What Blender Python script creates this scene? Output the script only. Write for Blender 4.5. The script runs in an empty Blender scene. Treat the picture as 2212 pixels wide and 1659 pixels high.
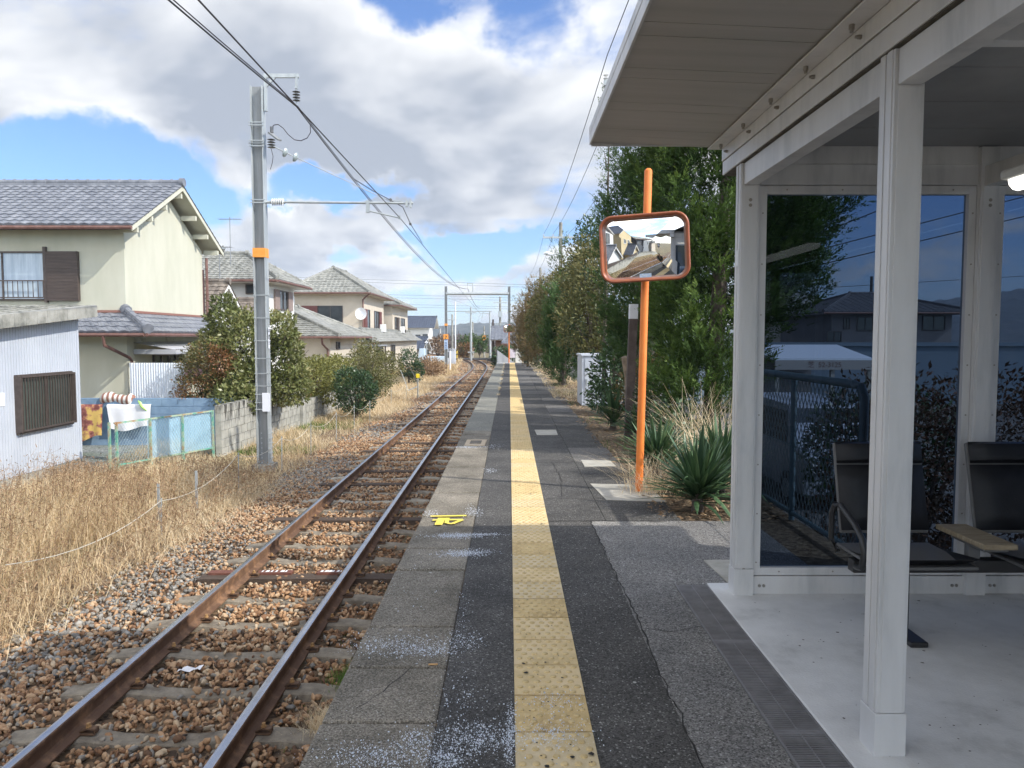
import bpy, math, random
import numpy as np
from mathutils import Vector, Matrix, Euler
R = math.radians
SC = bpy.context.scene
COL = SC.collection
random.seed(7)
# ---------------------------------------------------------------- camera
CAMZ = 1.52
PITCH = math.atan(100.5 / 1650); YAW = math.atan(6 / 1650)
cd = bpy.data.cameras.new('camera'); cam = bpy.data.objects.new('camera', cd); COL.objects.link(cam)
cd.sensor_width = 36; cd.lens = 1650 / 2212 * 36; cd.clip_start = 0.02; cd.clip_end = 6000
cam.location = (0, 0, CAMZ); cam.rotation_euler = (math.pi / 2 - PITCH, 0, -YAW)
SC.camera = cam
SC.view_settings.view_transform = 'Standard'; SC.view_settings.look = 'None'
SC.view_settings.exposure = 0.6; SC.view_settings.gamma = 1.0
SC.cycles.max_bounces = 7; SC.cycles.transparent_max_bounces = 12
# ---------------------------------------------------------------- sun and sky
LD = Vector((-.54, .22, -.46)).normalized()
sl = bpy.data.lights.new('sun', 'SUN'); sl.energy = 3.3; sl.angle = R(0.6); sl.color = (1, .95, .87)
so = bpy.data.objects.new('sun', sl); COL.objects.link(so); so.rotation_euler = LD.to_track_quat('-Z', 'Y').to_euler()
CP, SP = math.cos(PITCH), math.sin(PITCH)
def ray(px, py):
    u = (px - 1106) / 1650; v = -(py - 829.5) / 1650
    d = Vector((u, CP + v * SP, v * CP - SP))
    c, s = math.cos(-YAW), math.sin(-YAW)
    return Vector((c * d.x - s * d.y, s * d.x + c * d.y, d.z))
W = bpy.data.worlds.new('World'); SC.world = W; W.use_nodes = True
def build_world():
    nt = W.node_tree; n = nt.nodes; l = nt.links; n.clear()
    out = n.new('ShaderNodeOutputWorld'); bg = n.new('ShaderNodeBackground'); bg.inputs[1].default_value = 0.1
    l.new(bg.outputs[0], out.inputs[0])
    sky = n.new('ShaderNodeTexSky'); sky.sky_type = 'NISHITA'; sky.sun_disc = False
    sky.sun_elevation = math.asin(-LD.z); sky.sun_rotation = math.atan2(-LD.x, -LD.y); sky.air_density = 1.0; sky.dust_density = .4; sky.ozone_density = 2.5
    tc = n.new('ShaderNodeTexCoord'); sep = n.new('ShaderNodeSeparateXYZ'); l.new(tc.outputs['Generated'], sep.inputs[0])
    def m(op, a, b=None, c=None, clamp=False):
        q = n.new('ShaderNodeMath'); q.operation = op; q.use_clamp = clamp
        for i, v in enumerate((a, b, c)):
            if v is None: continue
            if isinstance(v, (int, float)): q.inputs[i].default_value = v
            else: l.new(v, q.inputs[i])
        return q.outputs[0]
    zz = m('ADD', m('MAXIMUM', sep.outputs[2], 0.0), 0.34)
    cx = m('DIVIDE', sep.outputs[0], zz); cy = m('DIVIDE', sep.outputs[1], zz)
    def dens(ox, oy, sc=2.1, det=10):
        cb = n.new('ShaderNodeCombineXYZ'); l.new(m('ADD', cx, ox), cb.inputs[0]); l.new(m('ADD', cy, oy), cb.inputs[1]); cb.inputs[2].default_value = CLOUDZ
        t = n.new('ShaderNodeTexNoise'); t.inputs['Scale'].default_value = sc; t.inputs['Detail'].default_value = det
        t.inputs['Roughness'].default_value = .56; t.inputs['Distortion'].default_value = .25; l.new(cb.outputs[0], t.inputs['Vector'])
        t2 = n.new('ShaderNodeTexNoise'); t2.inputs['Scale'].default_value = sc * .38; t2.inputs['Detail'].default_value = 2; l.new(cb.outputs[0], t2.inputs['Vector'])
        return m('ADD', m('MULTIPLY', t.outputs[0], .6), m('MULTIPLY', t2.outputs[0], .4))
    az = m('ARCTAN2', sep.outputs[0], sep.outputs[1]); bias = None
    wn = n.new('ShaderNodeTexNoise'); wn.inputs['Scale'].default_value = 3.2; wn.inputs['Detail'].default_value = 9; wn.inputs['Roughness'].default_value = .6; l.new(tc.outputs['Generated'], wn.inputs['Vector'])
    ws = n.new('ShaderNodeSeparateColor'); l.new(wn.outputs['Color'], ws.inputs[0])
    az = m('ADD', az, m('MULTIPLY', m('SUBTRACT', ws.outputs[0], .5), .42)); el = m('ADD', sep.outputs[2], m('MULTIPLY', m('SUBTRACT', ws.outputs[1], .5), .26))
    for hx, hy, hw, hh, wt in HOLES:
        d = ray(hx, hy).normalized(); a0 = math.atan2(d.x, d.y)
        u = m('DIVIDE', m('SUBTRACT', az, a0), hw / 1650); v = m('DIVIDE', m('SUBTRACT', el, d.z), hh / 1650)
        g = m('MULTIPLY', m('SUBTRACT', 1, m('ADD', m('MULTIPLY', u, u), m('MULTIPLY', v, v)), clamp=True), wt); bias = g if bias is None else m('ADD', bias, g)
    d0 = m('ADD', dens(CLX, CLY), bias); d1 = m('ADD', dens(CLX + .11, CLY - .16, det=4), bias)
    a = n.new('ShaderNodeMapRange'); a.interpolation_type = 'SMOOTHERSTEP'; a.inputs[1].default_value = CLO; a.inputs[2].default_value = CHI; l.new(d0, a.inputs[0])
    # thickness towards the sun gives the grey bases
    sh = m('MULTIPLY', m('SUBTRACT', d1, d0), 5.5)
    th = m('MULTIPLY', m('SUBTRACT', d0, CLO), 4.0)
    s = m('ADD', m('ADD', sh, th), .0, clamp=True)
    ramp = n.new('ShaderNodeValToRGB'); e = ramp.color_ramp.elements
    e[0].position = .08; e[0].color = (7.0, 7.1, 7.25, 1); e[1].position = .85; e[1].color = (3.1, 3.45, 4.1, 1)
    l.new(s, ramp.inputs[0])
    skm = n.new('ShaderNodeMix'); skm.data_type = 'RGBA'; skm.blend_type = 'MULTIPLY'; skm.inputs[0].default_value = 1
    l.new(sky.outputs[0], skm.inputs[6]); skm.inputs[7].default_value = SKYTINT
    mix = n.new('ShaderNodeMix'); mix.data_type = 'RGBA'; l.new(a.outputs[0], mix.inputs[0]); l.new(skm.outputs[2], mix.inputs[6]); l.new(ramp.outputs[0], mix.inputs[7])
    # sunward sky behind the camera boosted and warmed, added fill for shaded faces
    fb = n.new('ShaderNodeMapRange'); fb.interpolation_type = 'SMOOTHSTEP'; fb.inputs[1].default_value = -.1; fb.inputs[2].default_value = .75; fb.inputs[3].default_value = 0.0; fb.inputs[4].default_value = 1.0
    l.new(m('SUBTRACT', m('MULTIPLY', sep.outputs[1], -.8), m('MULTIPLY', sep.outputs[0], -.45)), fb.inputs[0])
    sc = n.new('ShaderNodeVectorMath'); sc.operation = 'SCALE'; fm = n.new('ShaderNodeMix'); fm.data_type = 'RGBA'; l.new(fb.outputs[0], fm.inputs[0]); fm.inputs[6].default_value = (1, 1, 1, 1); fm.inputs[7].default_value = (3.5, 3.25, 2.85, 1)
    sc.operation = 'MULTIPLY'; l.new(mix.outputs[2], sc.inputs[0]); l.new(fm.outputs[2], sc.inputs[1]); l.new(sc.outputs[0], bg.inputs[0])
CLX, CLY, CLOUDZ, CLO, CHI = 5.5, 13., 9.4, .41, .545
# blue gaps in the cloud cover (negative) and heavier banks (positive)
HOLES = [(60, 400, 440, 100, -.15), (480, 420, 180, 110, -.11), (860, 0, 130, 75, -.10), (1195, 100, 150, 85, -.09), (745, 395, 150, 34, -.12), (1130, 520, 240, 40, -.10), (1000, 610, 300, 30, -.10), (560, 290, 60, 40, -.07), (900, 505, 140, 26, -.09), (620, 560, 220, 34, -.09), (1860, 580, 160, 40, -.13), (2060, 470, 200, 60, -.13), (300, 130, 700, 210, .08), (900, 260, 500, 200, .05), (640, 470, 200, 60, .10), (1050, 440, 200, 60, .07)]
SKYTINT = (.80, 1.02, 1.38, 1)
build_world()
# ---------------------------------------------------------------- pixel helpers: photo measurements to world points (2212 px wide)
def at(px, py, Y):
    d = ray(px, py); t = Y / d.y; return Vector((d.x * t, Y, CAMZ + d.z * t))
def gnd(px, py, z=0.0):
    d = ray(px, py); t = (z - CAMZ) / d.z; return Vector((d.x * t, d.y * t, z))
def onx(px, py, X):
    d = ray(px, py); t = X / d.x; return Vector((X, d.y * t, CAMZ + d.z * t))
# ---------------------------------------------------------------- materials
def M(name, c1, c2=None, scale=6, rough=.8, bump=0, bscale=60, metal=0, c3=None, spec=.5, stretch=None, pos=(.35, .65)):
    m = bpy.data.materials.new(name); m.use_nodes = True; nt = m.node_tree; n = nt.nodes; l = nt.links
    p = n['Principled BSDF']; p.inputs['Roughness'].default_value = rough; p.inputs['Metallic'].default_value = metal
    p.inputs['Specular IOR Level'].default_value = spec
    g = n.new('ShaderNodeNewGeometry'); vec = g.outputs['Position']
    if stretch:
        mp = n.new('ShaderNodeMapping'); mp.inputs['Scale'].default_value = stretch; l.new(vec, mp.inputs[0]); vec = mp.outputs[0]
    if c2:
        t = n.new('ShaderNodeTexNoise'); t.inputs['Scale'].default_value = scale; t.inputs['Detail'].default_value = 6; t.inputs['Roughness'].default_value = .65
        l.new(vec, t.inputs['Vector'])
        r = n.new('ShaderNodeValToRGB'); e = r.color_ramp.elements; e[0].position = pos[0]; e[1].position = pos[1]
        e[0].color = (*c1, 1); e[1].color = (*c2, 1)
        if c3:
            x = r.color_ramp.elements.new((pos[0] + pos[1]) / 2); x.color = (*c3, 1)
        l.new(t.outputs[0], r.inputs[0]); l.new(r.outputs[0], p.inputs['Base Color'])
    else: p.inputs['Base Color'].default_value = (*c1, 1)
    if bump:
        t = n.new('ShaderNodeTexNoise'); t.inputs['Scale'].default_value = bscale; t.inputs['Detail'].default_value = 4; l.new(g.outputs['Position'], t.inputs['Vector'])
        b = n.new('ShaderNodeBump'); b.inputs['Strength'].default_value = bump; b.inputs['Distance'].default_value = .01
        l.new(t.outputs[0], b.inputs['Height']); l.new(b.outputs[0], p.inputs['Normal'])
    return m
def speckle(name, base, dark, light, cell=160, rough=.9, bump=.8, patch=None, pscale=1.5):
    """aggregate surface: asphalt or worn concrete"""
    m = bpy.data.materials.new(name); m.use_nodes = True; nt = m.node_tree; n = nt.nodes; l = nt.links
    p = n['Principled BSDF']; p.inputs['Roughness'].default_value = rough; p.inputs['Specular IOR Level'].default_value = .3
    g = n.new('ShaderNodeNewGeometry')
    v = n.new('ShaderNodeTexVoronoi'); v.inputs['Scale'].default_value = cell; l.new(g.outputs['Position'], v.inputs['Vector'])
    sp = n.new('ShaderNodeSeparateColor'); l.new(v.outputs['Color'], sp.inputs[0])
    r = n.new('ShaderNodeValToRGB'); e = r.color_ramp.elements; e[0].position = 0; e[0].color = (*dark, 1); e[1].position = 1.0; e[1].color = (*light, 1)
    x = e.new(.5); x.color = (*base, 1); x = e.new(.95); x.color = (*[b * 1.5 for b in base], 1)
    l.new(sp.outputs[0], r.inputs[0])
    t = n.new('ShaderNodeTexNoise'); t.inputs['Scale'].default_value = pscale; t.inputs['Detail'].default_value = 8; t.inputs['Roughness'].default_value = .7; l.new(g.outputs['Position'], t.inputs['Vector'])
    r2 = n.new('ShaderNodeValToRGB'); e = r2.color_ramp.elements; e[0].position = .32; e[1].position = .68
    e[0].color = (*(patch or (.6, .6, .6)), 1); e[1].color = (1.25, 1.22, 1.18, 1); l.new(t.outputs[0], r2.inputs[0])
    mx = n.new('ShaderNodeMix'); mx.data_type = 'RGBA'; mx.blend_type = 'MULTIPLY'; mx.inputs[0].default_value = 1
    l.new(r.outputs[0], mx.inputs[6]); l.new(r2.outputs[0], mx.inputs[7]); l.new(mx.outputs[2], p.inputs['Base Color'])
    t3 = n.new('ShaderNodeTexNoise'); t3.inputs['Scale'].default_value = cell * .7; t3.inputs['Detail'].default_value = 3; l.new(g.outputs['Position'], t3.inputs['Vector'])
    b = n.new('ShaderNodeBump'); b.inputs['Strength'].default_value = bump; b.inputs['Distance'].default_value = .006
    l.new(t3.outputs[0], b.inputs['Height']); l.new(b.outputs[0], p.inputs['Normal'])
    return m
def tintmat(name, cols, rough=.7, trans=0.0, spec=.3):
    """colour of each stone, leaf or blade read from its own 'tint' value"""
    m = bpy.data.materials.new(name); m.use_nodes = True; nt = m.node_tree; n = nt.nodes; l = nt.links
    p = n['Principled BSDF']; p.inputs['Roughness'].default_value = rough; p.inputs['Specular IOR Level'].default_value = spec
    a = n.new('ShaderNodeAttribute'); a.attribute_name = 'tint'
    r = n.new('ShaderNodeValToRGB'); e = r.color_ramp.elements
    k = len(cols)
    e[0].position = 0; e[0].color = (*cols[0], 1); e[1].position = 1; e[1].color = (*cols[-1], 1)
    for i in range(1, k - 1): x = e.new(i / (k - 1)); x.color = (*cols[i], 1)
    l.new(a.outputs['Fac'], r.inputs[0]); l.new(r.outputs[0], p.inputs['Base Color'])
    if trans:
        tr = n.new('ShaderNodeBsdfTranslucent'); l.new(r.outputs[0], tr.inputs[0]); ms = n.new('ShaderNodeMixShader'); ms.inputs[0].default_value = trans
        l.new(p.outputs[0], ms.inputs[1]); l.new(tr.outputs[0], ms.inputs[2]); l.new(ms.outputs[0], n['Material Output'].inputs[0])
    return m
# ---------------------------------------------------------------- object helpers
def tag(o, label=None, cat=None, group=None, kind=None):
    if label: o['label'] = label
    if cat: o['category'] = cat
    if group: o['group'] = group
    if kind: o['kind'] = kind
    return o
def thing(name, label, cat, loc=(0, 0, 0), rot=(0, 0, 0), group=None, kind=None):
    o = bpy.data.objects.new(name, None); COL.objects.link(o); o.location = loc; o.rotation_euler = rot; o.empty_display_size = .1
    return tag(o, label, cat, group, kind)
def kids(o): return [c for c in bpy.data.objects if c.parent == o]
def dup(o, loc=None, rot=None, label=None, parent=None):
    c = o.copy(); COL.objects.link(c)
    if parent: c.parent = parent
    if loc is not None: c.location = loc
    if rot is not None: c.rotation_euler = rot
    if label: c['label'] = label
    for k in TREE.get(o.name, []): dup(k, parent=c)
    return c
TREE = {}
def link(name, me, parent=None):
    o = bpy.data.objects.new(name, me); COL.objects.link(o)
    if parent: o.parent = parent; TREE.setdefault(parent.name, []).append(o)
    return o
def root_loc(o):
    while o.parent: o = o.parent
    return Vector(o.location)
class B:
    def __init__(s): s.v = []; s.f = []; s.m = []; s.cur = 0
    def face(s, pts):
        i = len(s.v); s.v += [tuple(p) for p in pts]; s.f.append(tuple(range(i, i + len(pts)))); s.m.append(s.cur); return s
    def add(s, vs, fs):
        i = len(s.v); s.v += [tuple(p) for p in vs]; s.f += [tuple(i + k for k in f) for f in fs]; s.m += [s.cur] * len(fs); return s
    def box(s, x0, x1, y0, y1, z0, z1, rot=0, c=None):
        if x0 > x1: x0, x1 = x1, x0
        if y0 > y1: y0, y1 = y1, y0
        if z0 > z1: z0, z1 = z1, z0
        vs = [(x, y, z) for z in (z0, z1) for x, y in ((x0, y0), (x1, y0), (x1, y1), (x0, y1))]
        if rot:
            cx, cy = c or ((x0 + x1) / 2, (y0 + y1) / 2); ca, sa = math.cos(rot), math.sin(rot)
            vs = [(cx + (x - cx) * ca - (y - cy) * sa, cy + (x - cx) * sa + (y - cy) * ca, z) for x, y, z in vs]
        return s.add(vs, [(3, 2, 1, 0), (4, 5, 6, 7), (0, 1, 5, 4), (1, 2, 6, 5), (2, 3, 7, 6), (3, 0, 4, 7)])
    def beam(s, p, q, w, h, up=(0, 0, 1)):
        p = Vector(p); q = Vector(q); d = (q - p).normalized(); u = Vector(up)
        if abs(d.dot(u)) > .99: u = Vector((0, 1, 0))
        sd = d.cross(u).normalized(); u = sd.cross(d)
        vs = []
        for c in (p, q): vs += [c - sd * w / 2 - u * h / 2, c + sd * w / 2 - u * h / 2, c + sd * w / 2 + u * h / 2, c - sd * w / 2 + u * h / 2]
        return s.add(vs, [(0, 1, 2, 3), (7, 6, 5, 4), (4, 5, 1, 0), (5, 6, 2, 1), (6, 7, 3, 2), (7, 4, 0, 3)])
    def tube(s, pts, r, n=8, cap=True):
        pts = [Vector(p) for p in pts]; rs = r if isinstance(r, (list, tuple)) else [r] * len(pts)
        vs = []; fs = []; ref = Vector((0, 0, 1))
        for i, p in enumerate(pts):
            d = (pts[min(i + 1, len(pts) - 1)] - pts[max(i - 1, 0)]).normalized()
            if abs(d.dot(ref)) > .95: ref = Vector((0, 1, 0)) if abs(d.y) < .9 else Vector((1, 0, 0))
            a = d.cross(ref).normalized(); b = a.cross(d)
            for k in range(n):
                t = 2 * math.pi * k / n; vs.append(p + (a * math.cos(t) + b * math.sin(t)) * rs[i])
        for i in range(len(pts) - 1):
            for k in range(n):
                k2 = (k + 1) % n; fs.append((i * n + k, i * n + k2, (i + 1) * n + k2, (i + 1) * n + k))
        if cap: fs.append(tuple(range(n - 1, -1, -1))); fs.append(tuple((len(pts) - 1) * n + k for k in range(n)))
        return s.add(vs, fs)
    def build(s, name, mat, parent=None, smooth=False, local=False, bevel=0):
        off = Vector((0, 0, 0)) if (local or not parent) else root_loc(parent)
        me = bpy.data.meshes.new(name)
        vs = s.v if off.length == 0 else [(a - off.x, b - off.y, c - off.z) for a, b, c in s.v]
        me.from_pydata(vs, [], s.f)
        for m in (mat if isinstance(mat, (list, tuple)) else [mat]): me.materials.append(m)
        if any(s.m): me.polygons.foreach_set('material_index', s.m)
        me.polygons.foreach_set('use_smooth', [bool(smooth)] * len(s.f))
        me.update()
        if smooth is True:
            try: me.set_sharp_from_angle(angle=R(40))
            except Exception: pass
        o = link(name, me, parent)
        if bevel: bm = o.modifiers.new('bevel', 'BEVEL'); bm.width = bevel; bm.segments = 2; bm.limit_method = 'ANGLE'
        return o
def npmesh(name, V, F, mat, parent=None, tint=None, smooth=False, off=None):
    V = np.asarray(V, dtype=np.float32)
    if off is not None: V = V - np.array(off, dtype=np.float32)
    F = np.asarray(F, dtype=np.int32); k = F.shape[1]
    me = bpy.data.meshes.new(name)
    me.vertices.add(len(V)); me.vertices.foreach_set('co', V.ravel())
    me.loops.add(F.size); me.loops.foreach_set('vertex_index', F.ravel())
    me.polygons.add(len(F)); me.polygons.foreach_set('loop_start', np.arange(0, F.size, k, dtype=np.int32))
    me.polygons.foreach_set('loop_total', np.full(len(F), k, dtype=np.int32))
    if smooth: me.polygons.foreach_set('use_smooth', np.ones(len(F), dtype=bool))
    if tint is not None:
        a = me.attributes.new('tint', 'FLOAT', 'POINT'); a.data.foreach_set('value', np.asarray(tint, dtype=np.float32))
    for m in (mat if isinstance(mat, (list, tuple)) else [mat]): me.materials.append(m)
    me.update(calc_edges=True)
    return link(name, me, parent)
def text_obj(name, body, size, loc, rot, mat, parent, extrude=.002, align='CENTER', world=True):
    cu = bpy.data.curves.new(name, 'FONT'); cu.body = body; cu.size = size; cu.extrude = extrude; cu.align_x = align; cu.align_y = 'CENTER'
    t = bpy.data.objects.new(name, cu); COL.objects.link(t)
    bpy.context.view_layer.update()
    me = bpy.data.meshes.new_from_object(t.evaluated_get(bpy.context.evaluated_depsgraph_get()))
    bpy.data.objects.remove(t); me.name = name; me.materials.clear(); me.materials.append(mat)
    me.transform(Matrix.Translation(Vector(loc) - (root_loc(parent) if (parent and world) else Vector((0, 0, 0)))) @ Euler(rot).to_matrix().to_4x4())
    return link(name, me, parent)
# ---------------------------------------------------------------- scatter helpers (numpy)
def unit(a): return a / np.maximum(np.linalg.norm(a, axis=-1, keepdims=True), 1e-9)
def leafquads(P, D, N, L, Wd, fold=.15):
    """diamond leaves: base P, direction D, normal N"""
    S = unit(np.cross(D, N)); N2 = np.cross(S, D)
    L = L[:, None]; Wd = Wd[:, None]
    V = np.stack([P, P + D * L * .45 + S * Wd * .5 + N2 * Wd * fold, P + D * L, P + D * L * .45 - S * Wd * .5 + N2 * Wd * fold], 1).reshape(-1, 3)
    F = np.arange(len(P) * 4).reshape(-1, 4)
    return V, F
def blob_pts(rng, blobs, n, depth=.45):
    bl = np.array(blobs, float); w = (bl[:, 3] * bl[:, 4] + bl[:, 4] * bl[:, 5] + bl[:, 3] * bl[:, 5]); w /= w.sum()
    out_p, out_n = [], []
    tot = 0
    while tot < n:
        k = rng.choice(len(bl), size=n, p=w); u = unit(rng.normal(size=(n, 3)))
        r = 1 - depth * rng.random(n) ** 1.6
        lump = 1 + .13 * np.sin(u[:, 0] * 7 + k) * np.cos(u[:, 1] * 6 + 2 * k) + .1 * np.sin(u[:, 2] * 9 + k * 3)
        p = bl[k, :3] + u * bl[k, 3:6] * (r * lump)[:, None]
        nn = unit(u / bl[k, 3:6])
        keep = np.ones(n, bool)
        for j in range(len(bl)):
            q = ((p - bl[j, :3]) / bl[j, 3:6]); keep &= ~((np.linalg.norm(q, axis=1) < .6) & (k != j))
        out_p.append(p[keep]); out_n.append(nn[keep]); tot += keep.sum()
        if not keep.any(): break
    return np.concatenate(out_p)[:n], np.concatenate(out_n)[:n]
def clump(P, s, seed):
    return .5 + .5 * np.sin(P[:, 0] * s + seed) * np.cos(P[:, 1] * s * 1.13 + seed * 2) * np.sin(P[:, 2] * s * .9 + seed * 3)
def limbs(b, base, tips, r0, rng, n=6):
    base = Vector(base)
    for t in tips:
        t = Vector(t); mid = base.lerp(t, .5) + Vector((rng.normal() * .08, rng.normal() * .08, (t - base).length * .06))
        b.tube([base, mid, t], [r0, r0 * .6, r0 * .2], n)
def broadleaf(name, label, cat, base, blobs, n, L, mat, seed, barkmat, group=None, depth=.45, aspect=.45, r0=.05, up=.15, trunk_name='trunk', fork=.35):
    rng = np.random.default_rng(seed); base = Vector(base)
    root = thing(name, label, cat, base, group=group)
    P, N = blob_pts(rng, blobs, n, depth)
    keep = P[:, 2] > base.z + .02; P, N = P[keep], N[keep]; n = len(P)
    D = unit(N * .7 + rng.normal(size=(n, 3)) * .6 + np.array([0, 0, up])); NN = unit(N * .6 + rng.normal(size=(n, 3)) * .7 + np.array([0, 0, .5]))
    Ls = L * (.6 + .8 * rng.random(n))
    V, F = leafquads(P, D, NN, Ls, Ls * aspect)
    t = np.clip(.15 + .45 * clump(P, 2.2, seed) + .25 * clump(P, 6.5, seed + 1) * rng.random(n) + .3 * (rng.random(n) - .3), 0, 1)
    npmesh('crown', V, F, mat, root, np.repeat(t, 4), off=base)
    b = B(); fk = Vector((base.x, base.y, base.z + (min(q[2] for q in blobs) - base.z) * fork + .1))
    b.tube([base - Vector((0, 0, .05)), (base + fk) / 2 + Vector((.02, .01, 0)), fk], [r0 * 1.6, r0 * 1.2, r0 * 1.1], 8)
    tips = []
    for q in blobs:
        for _ in range(4): tips.append((q[0] + rng.normal() * q[3] * .45, q[1] + rng.normal() * q[4] * .45, q[2] + (rng.random() - .2) * q[5] * .6))
    limbs(b, fk, tips, r0 * .7, rng); b.build(trunk_name, barkmat, root, smooth=True)
    return root
def conifer(name, label, cat, base, blobs, nspray, L, mat, seed, barkmat, group=None, k=16, r0=.08, depth=.35, upw=.85):
    rng = np.random.default_rng(seed); base = Vector(base)
    root = thing(name, label, cat, base, group=group)
    npl = max(30, nspray // 22); C, CN = blob_pts(rng, blobs, npl, depth); keepc = C[:, 2] > base.z + .02; C, CN = C[keepc], CN[keepc]; npl = len(C)
    AX = unit(CN * .55 + np.array([0, 0, upw]) + rng.normal(size=(npl, 3)) * .16); HP = (.35 + .45 * rng.random(npl)) * (L / .3); RP = HP * .30
    q = rng.integers(0, npl, nspray); n = nspray; ht = rng.random(n) ** 1.1; u = unit(rng.normal(size=(n, 3)))
    rad = unit(u - AX[q] * np.sum(u * AX[q], 1, keepdims=True)); P = C[q] + AX[q] * ((ht - .35) * HP[q])[:, None] + rad * (RP[q] * (1 - ht) ** .6 * (.7 + .35 * rng.random(n)))[:, None]
    A = unit(AX[q] * (.55 + ht[:, None] * .8) + rad * .55 + rng.normal(size=(n, 3)) * .12); S = unit(np.cross(A, rad + rng.normal(size=(n, 3)) * .4)); LL = L * .62 * (.5 + .7 * rng.random(n))
    tt = rng.random((n, k)); side = np.where(rng.random((n, k)) < .5, -1., 1.); taper = (1 - tt) * .8 + .1
    pos = P[:, None] + A[:, None] * (tt * LL[:, None])[..., None]
    D = unit(A[:, None] * .9 + S[:, None] * (side * (.3 + .7 * taper))[..., None] + rng.normal(size=(n, k, 3)) * .14)
    Ls = LL[:, None] * (.14 + .26 * taper); NN = unit(np.cross(A, S)[:, None] + rng.normal(size=(n, k, 3)) * .35)
    V, F = leafquads(pos.reshape(-1, 3), D.reshape(-1, 3), np.broadcast_to(NN, (n, k, 3)).reshape(-1, 3), Ls.ravel(), Ls.ravel() * .28, .1)
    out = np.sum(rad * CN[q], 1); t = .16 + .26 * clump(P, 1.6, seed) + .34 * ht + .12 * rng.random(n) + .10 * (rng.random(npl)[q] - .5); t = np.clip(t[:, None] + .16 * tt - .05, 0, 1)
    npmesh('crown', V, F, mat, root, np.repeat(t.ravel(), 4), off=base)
    b = B(); top = max(q[2] + q[5] * .6 for q in blobs); cx = np.mean([q[0] for q in blobs]); cy = np.mean([q[1] for q in blobs])
    b.tube([base - Vector((0, 0, .05)), (base.x * .6 + cx * .4, base.y * .6 + cy * .4, base.z + (top - base.z) * .4), (cx, cy, top)], [r0, r0 * .7, r0 * .15], 8)
    for i in range(14):
        z = base.z + (top - base.z) * (.15 + .7 * i / 14); q = blobs[i % len(blobs)]
        a = rng.random() * 6.28; b.tube([(base.x * .5 + cx * .5, base.y * .5 + cy * .5, z), (q[0] + math.cos(a) * q[3] * .6, q[1] + math.sin(a) * q[4] * .6, z + .35)], [r0 * .35, r0 * .1], 5)
    b.build('trunk', barkmat, root, smooth=True)
    return root
def blades(rng, P, H, lean, wd, segs=3, bias=(0, 0)):
    n = len(P); az = rng.random(n) * 6.283; ln = lean * (.3 + rng.random(n)); dx = np.cos(az) * ln + bias[0]; dy = np.sin(az) * ln + bias[1]
    H = np.broadcast_to(H, n); sx = -np.sin(az + rng.normal(size=n) * .6); sy = np.cos(az + rng.normal(size=n) * .6)
    Vs = []
    for i in range(segs + 1):
        t = i / segs; w = wd * (1 - .8 * t) / 2
        c = P + np.stack([dx * H * t ** 1.7, dy * H * t ** 1.7, H * t * (1 - .25 * t * np.minimum(ln, 1))], 1)
        o = np.stack([sx, sy, np.zeros(n)], 1) * (w if np.isscalar(w) else w[:, None]); Vs += [c - o, c + o]
    V = np.stack(Vs, 1); k = 2 * (segs + 1)
    base = (np.arange(n) * k)[:, None, None]; f = np.array([[2 * i, 2 * i + 1, 2 * i + 3, 2 * i + 2] for i in range(segs)])[None]
    return V.reshape(-1, 3), (base + f).reshape(-1, 4), k
def merge(lst):
    V = []; F = []; T = []; o = 0
    for v, f, t in lst: V.append(v); F.append(f + o); T.append(t); o += len(v)
    return np.concatenate(V), np.concatenate(F), np.concatenate(T)
# ================================================================ SETTING
ZG = -1.2; ZR = -.885
m_soil = speckle('dry_soil', (.16, .12, .08), (.07, .05, .035), (.34, .28, .19), 40, .95, 1, (.55, .55, .5), .8)
m_ground = speckle('field_ground', (.19, .15, .09), (.08, .07, .04), (.36, .29, .18), 25, .95, 1, (.6, .65, .5), .25)
m_bed = speckle('ballast_bed_soil', (.17, .115, .07), (.05, .035, .025), (.32, .24, .17), 30, .95, 1)
m_asph_d = speckle('dark_asphalt', (.088, .086, .083), (.04, .039, .037), (.36, .36, .35), 150, .9, .9, (.62, .62, .62), 1.9)
m_asph_m = speckle('grey_asphalt', (.145, .141, .134), (.06, .058, .055), (.38, .38, .37), 150, .9, .9, (.6, .6, .62), 1.1)
m_asph_l = speckle('worn_asphalt', (.21, .206, .197), (.08, .078, .075), (.5, .5, .49), 150, .9, .9, (.68, .68, .7), .9)
m_cope = speckle('coping_concrete', (.235, .215, .18), (.10, .09, .075), (.45, .43, .39), 190, .92, .9, (.5, .49, .46), 1.3)
m_cope2 = speckle('newer_coping_concrete', (.20, .20, .175), (.12, .12, .11), (.26, .26, .25), 120, .9, .4, (.8, .8, .8), 1.0)
m_slabc = M('shelter_floor_concrete', (.46, .46, .45), (.72, .72, .71), 2.4, .75, .25, 90, c3=(.64, .64, .63), pos=(.3, .6))
m_pad = M('pale_concrete', (.36, .34, .29), (.5, .48, .42), 6, .85, .3, 80)
m_wallc = M('platform_wall_concrete', (.1, .09, .075), (.24, .22, .19), 3, .9, .4, 60)
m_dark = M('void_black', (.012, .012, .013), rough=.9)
def tr(s):
    if s < 55: return Vector((-2.255, s, 0)), 0.0
    Rr = 205.; t = (s - 55) / Rr
    return Vector((-2.255 - Rr * (1 - math.cos(t)), 55 + Rr * math.sin(t), 0)), t
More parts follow.
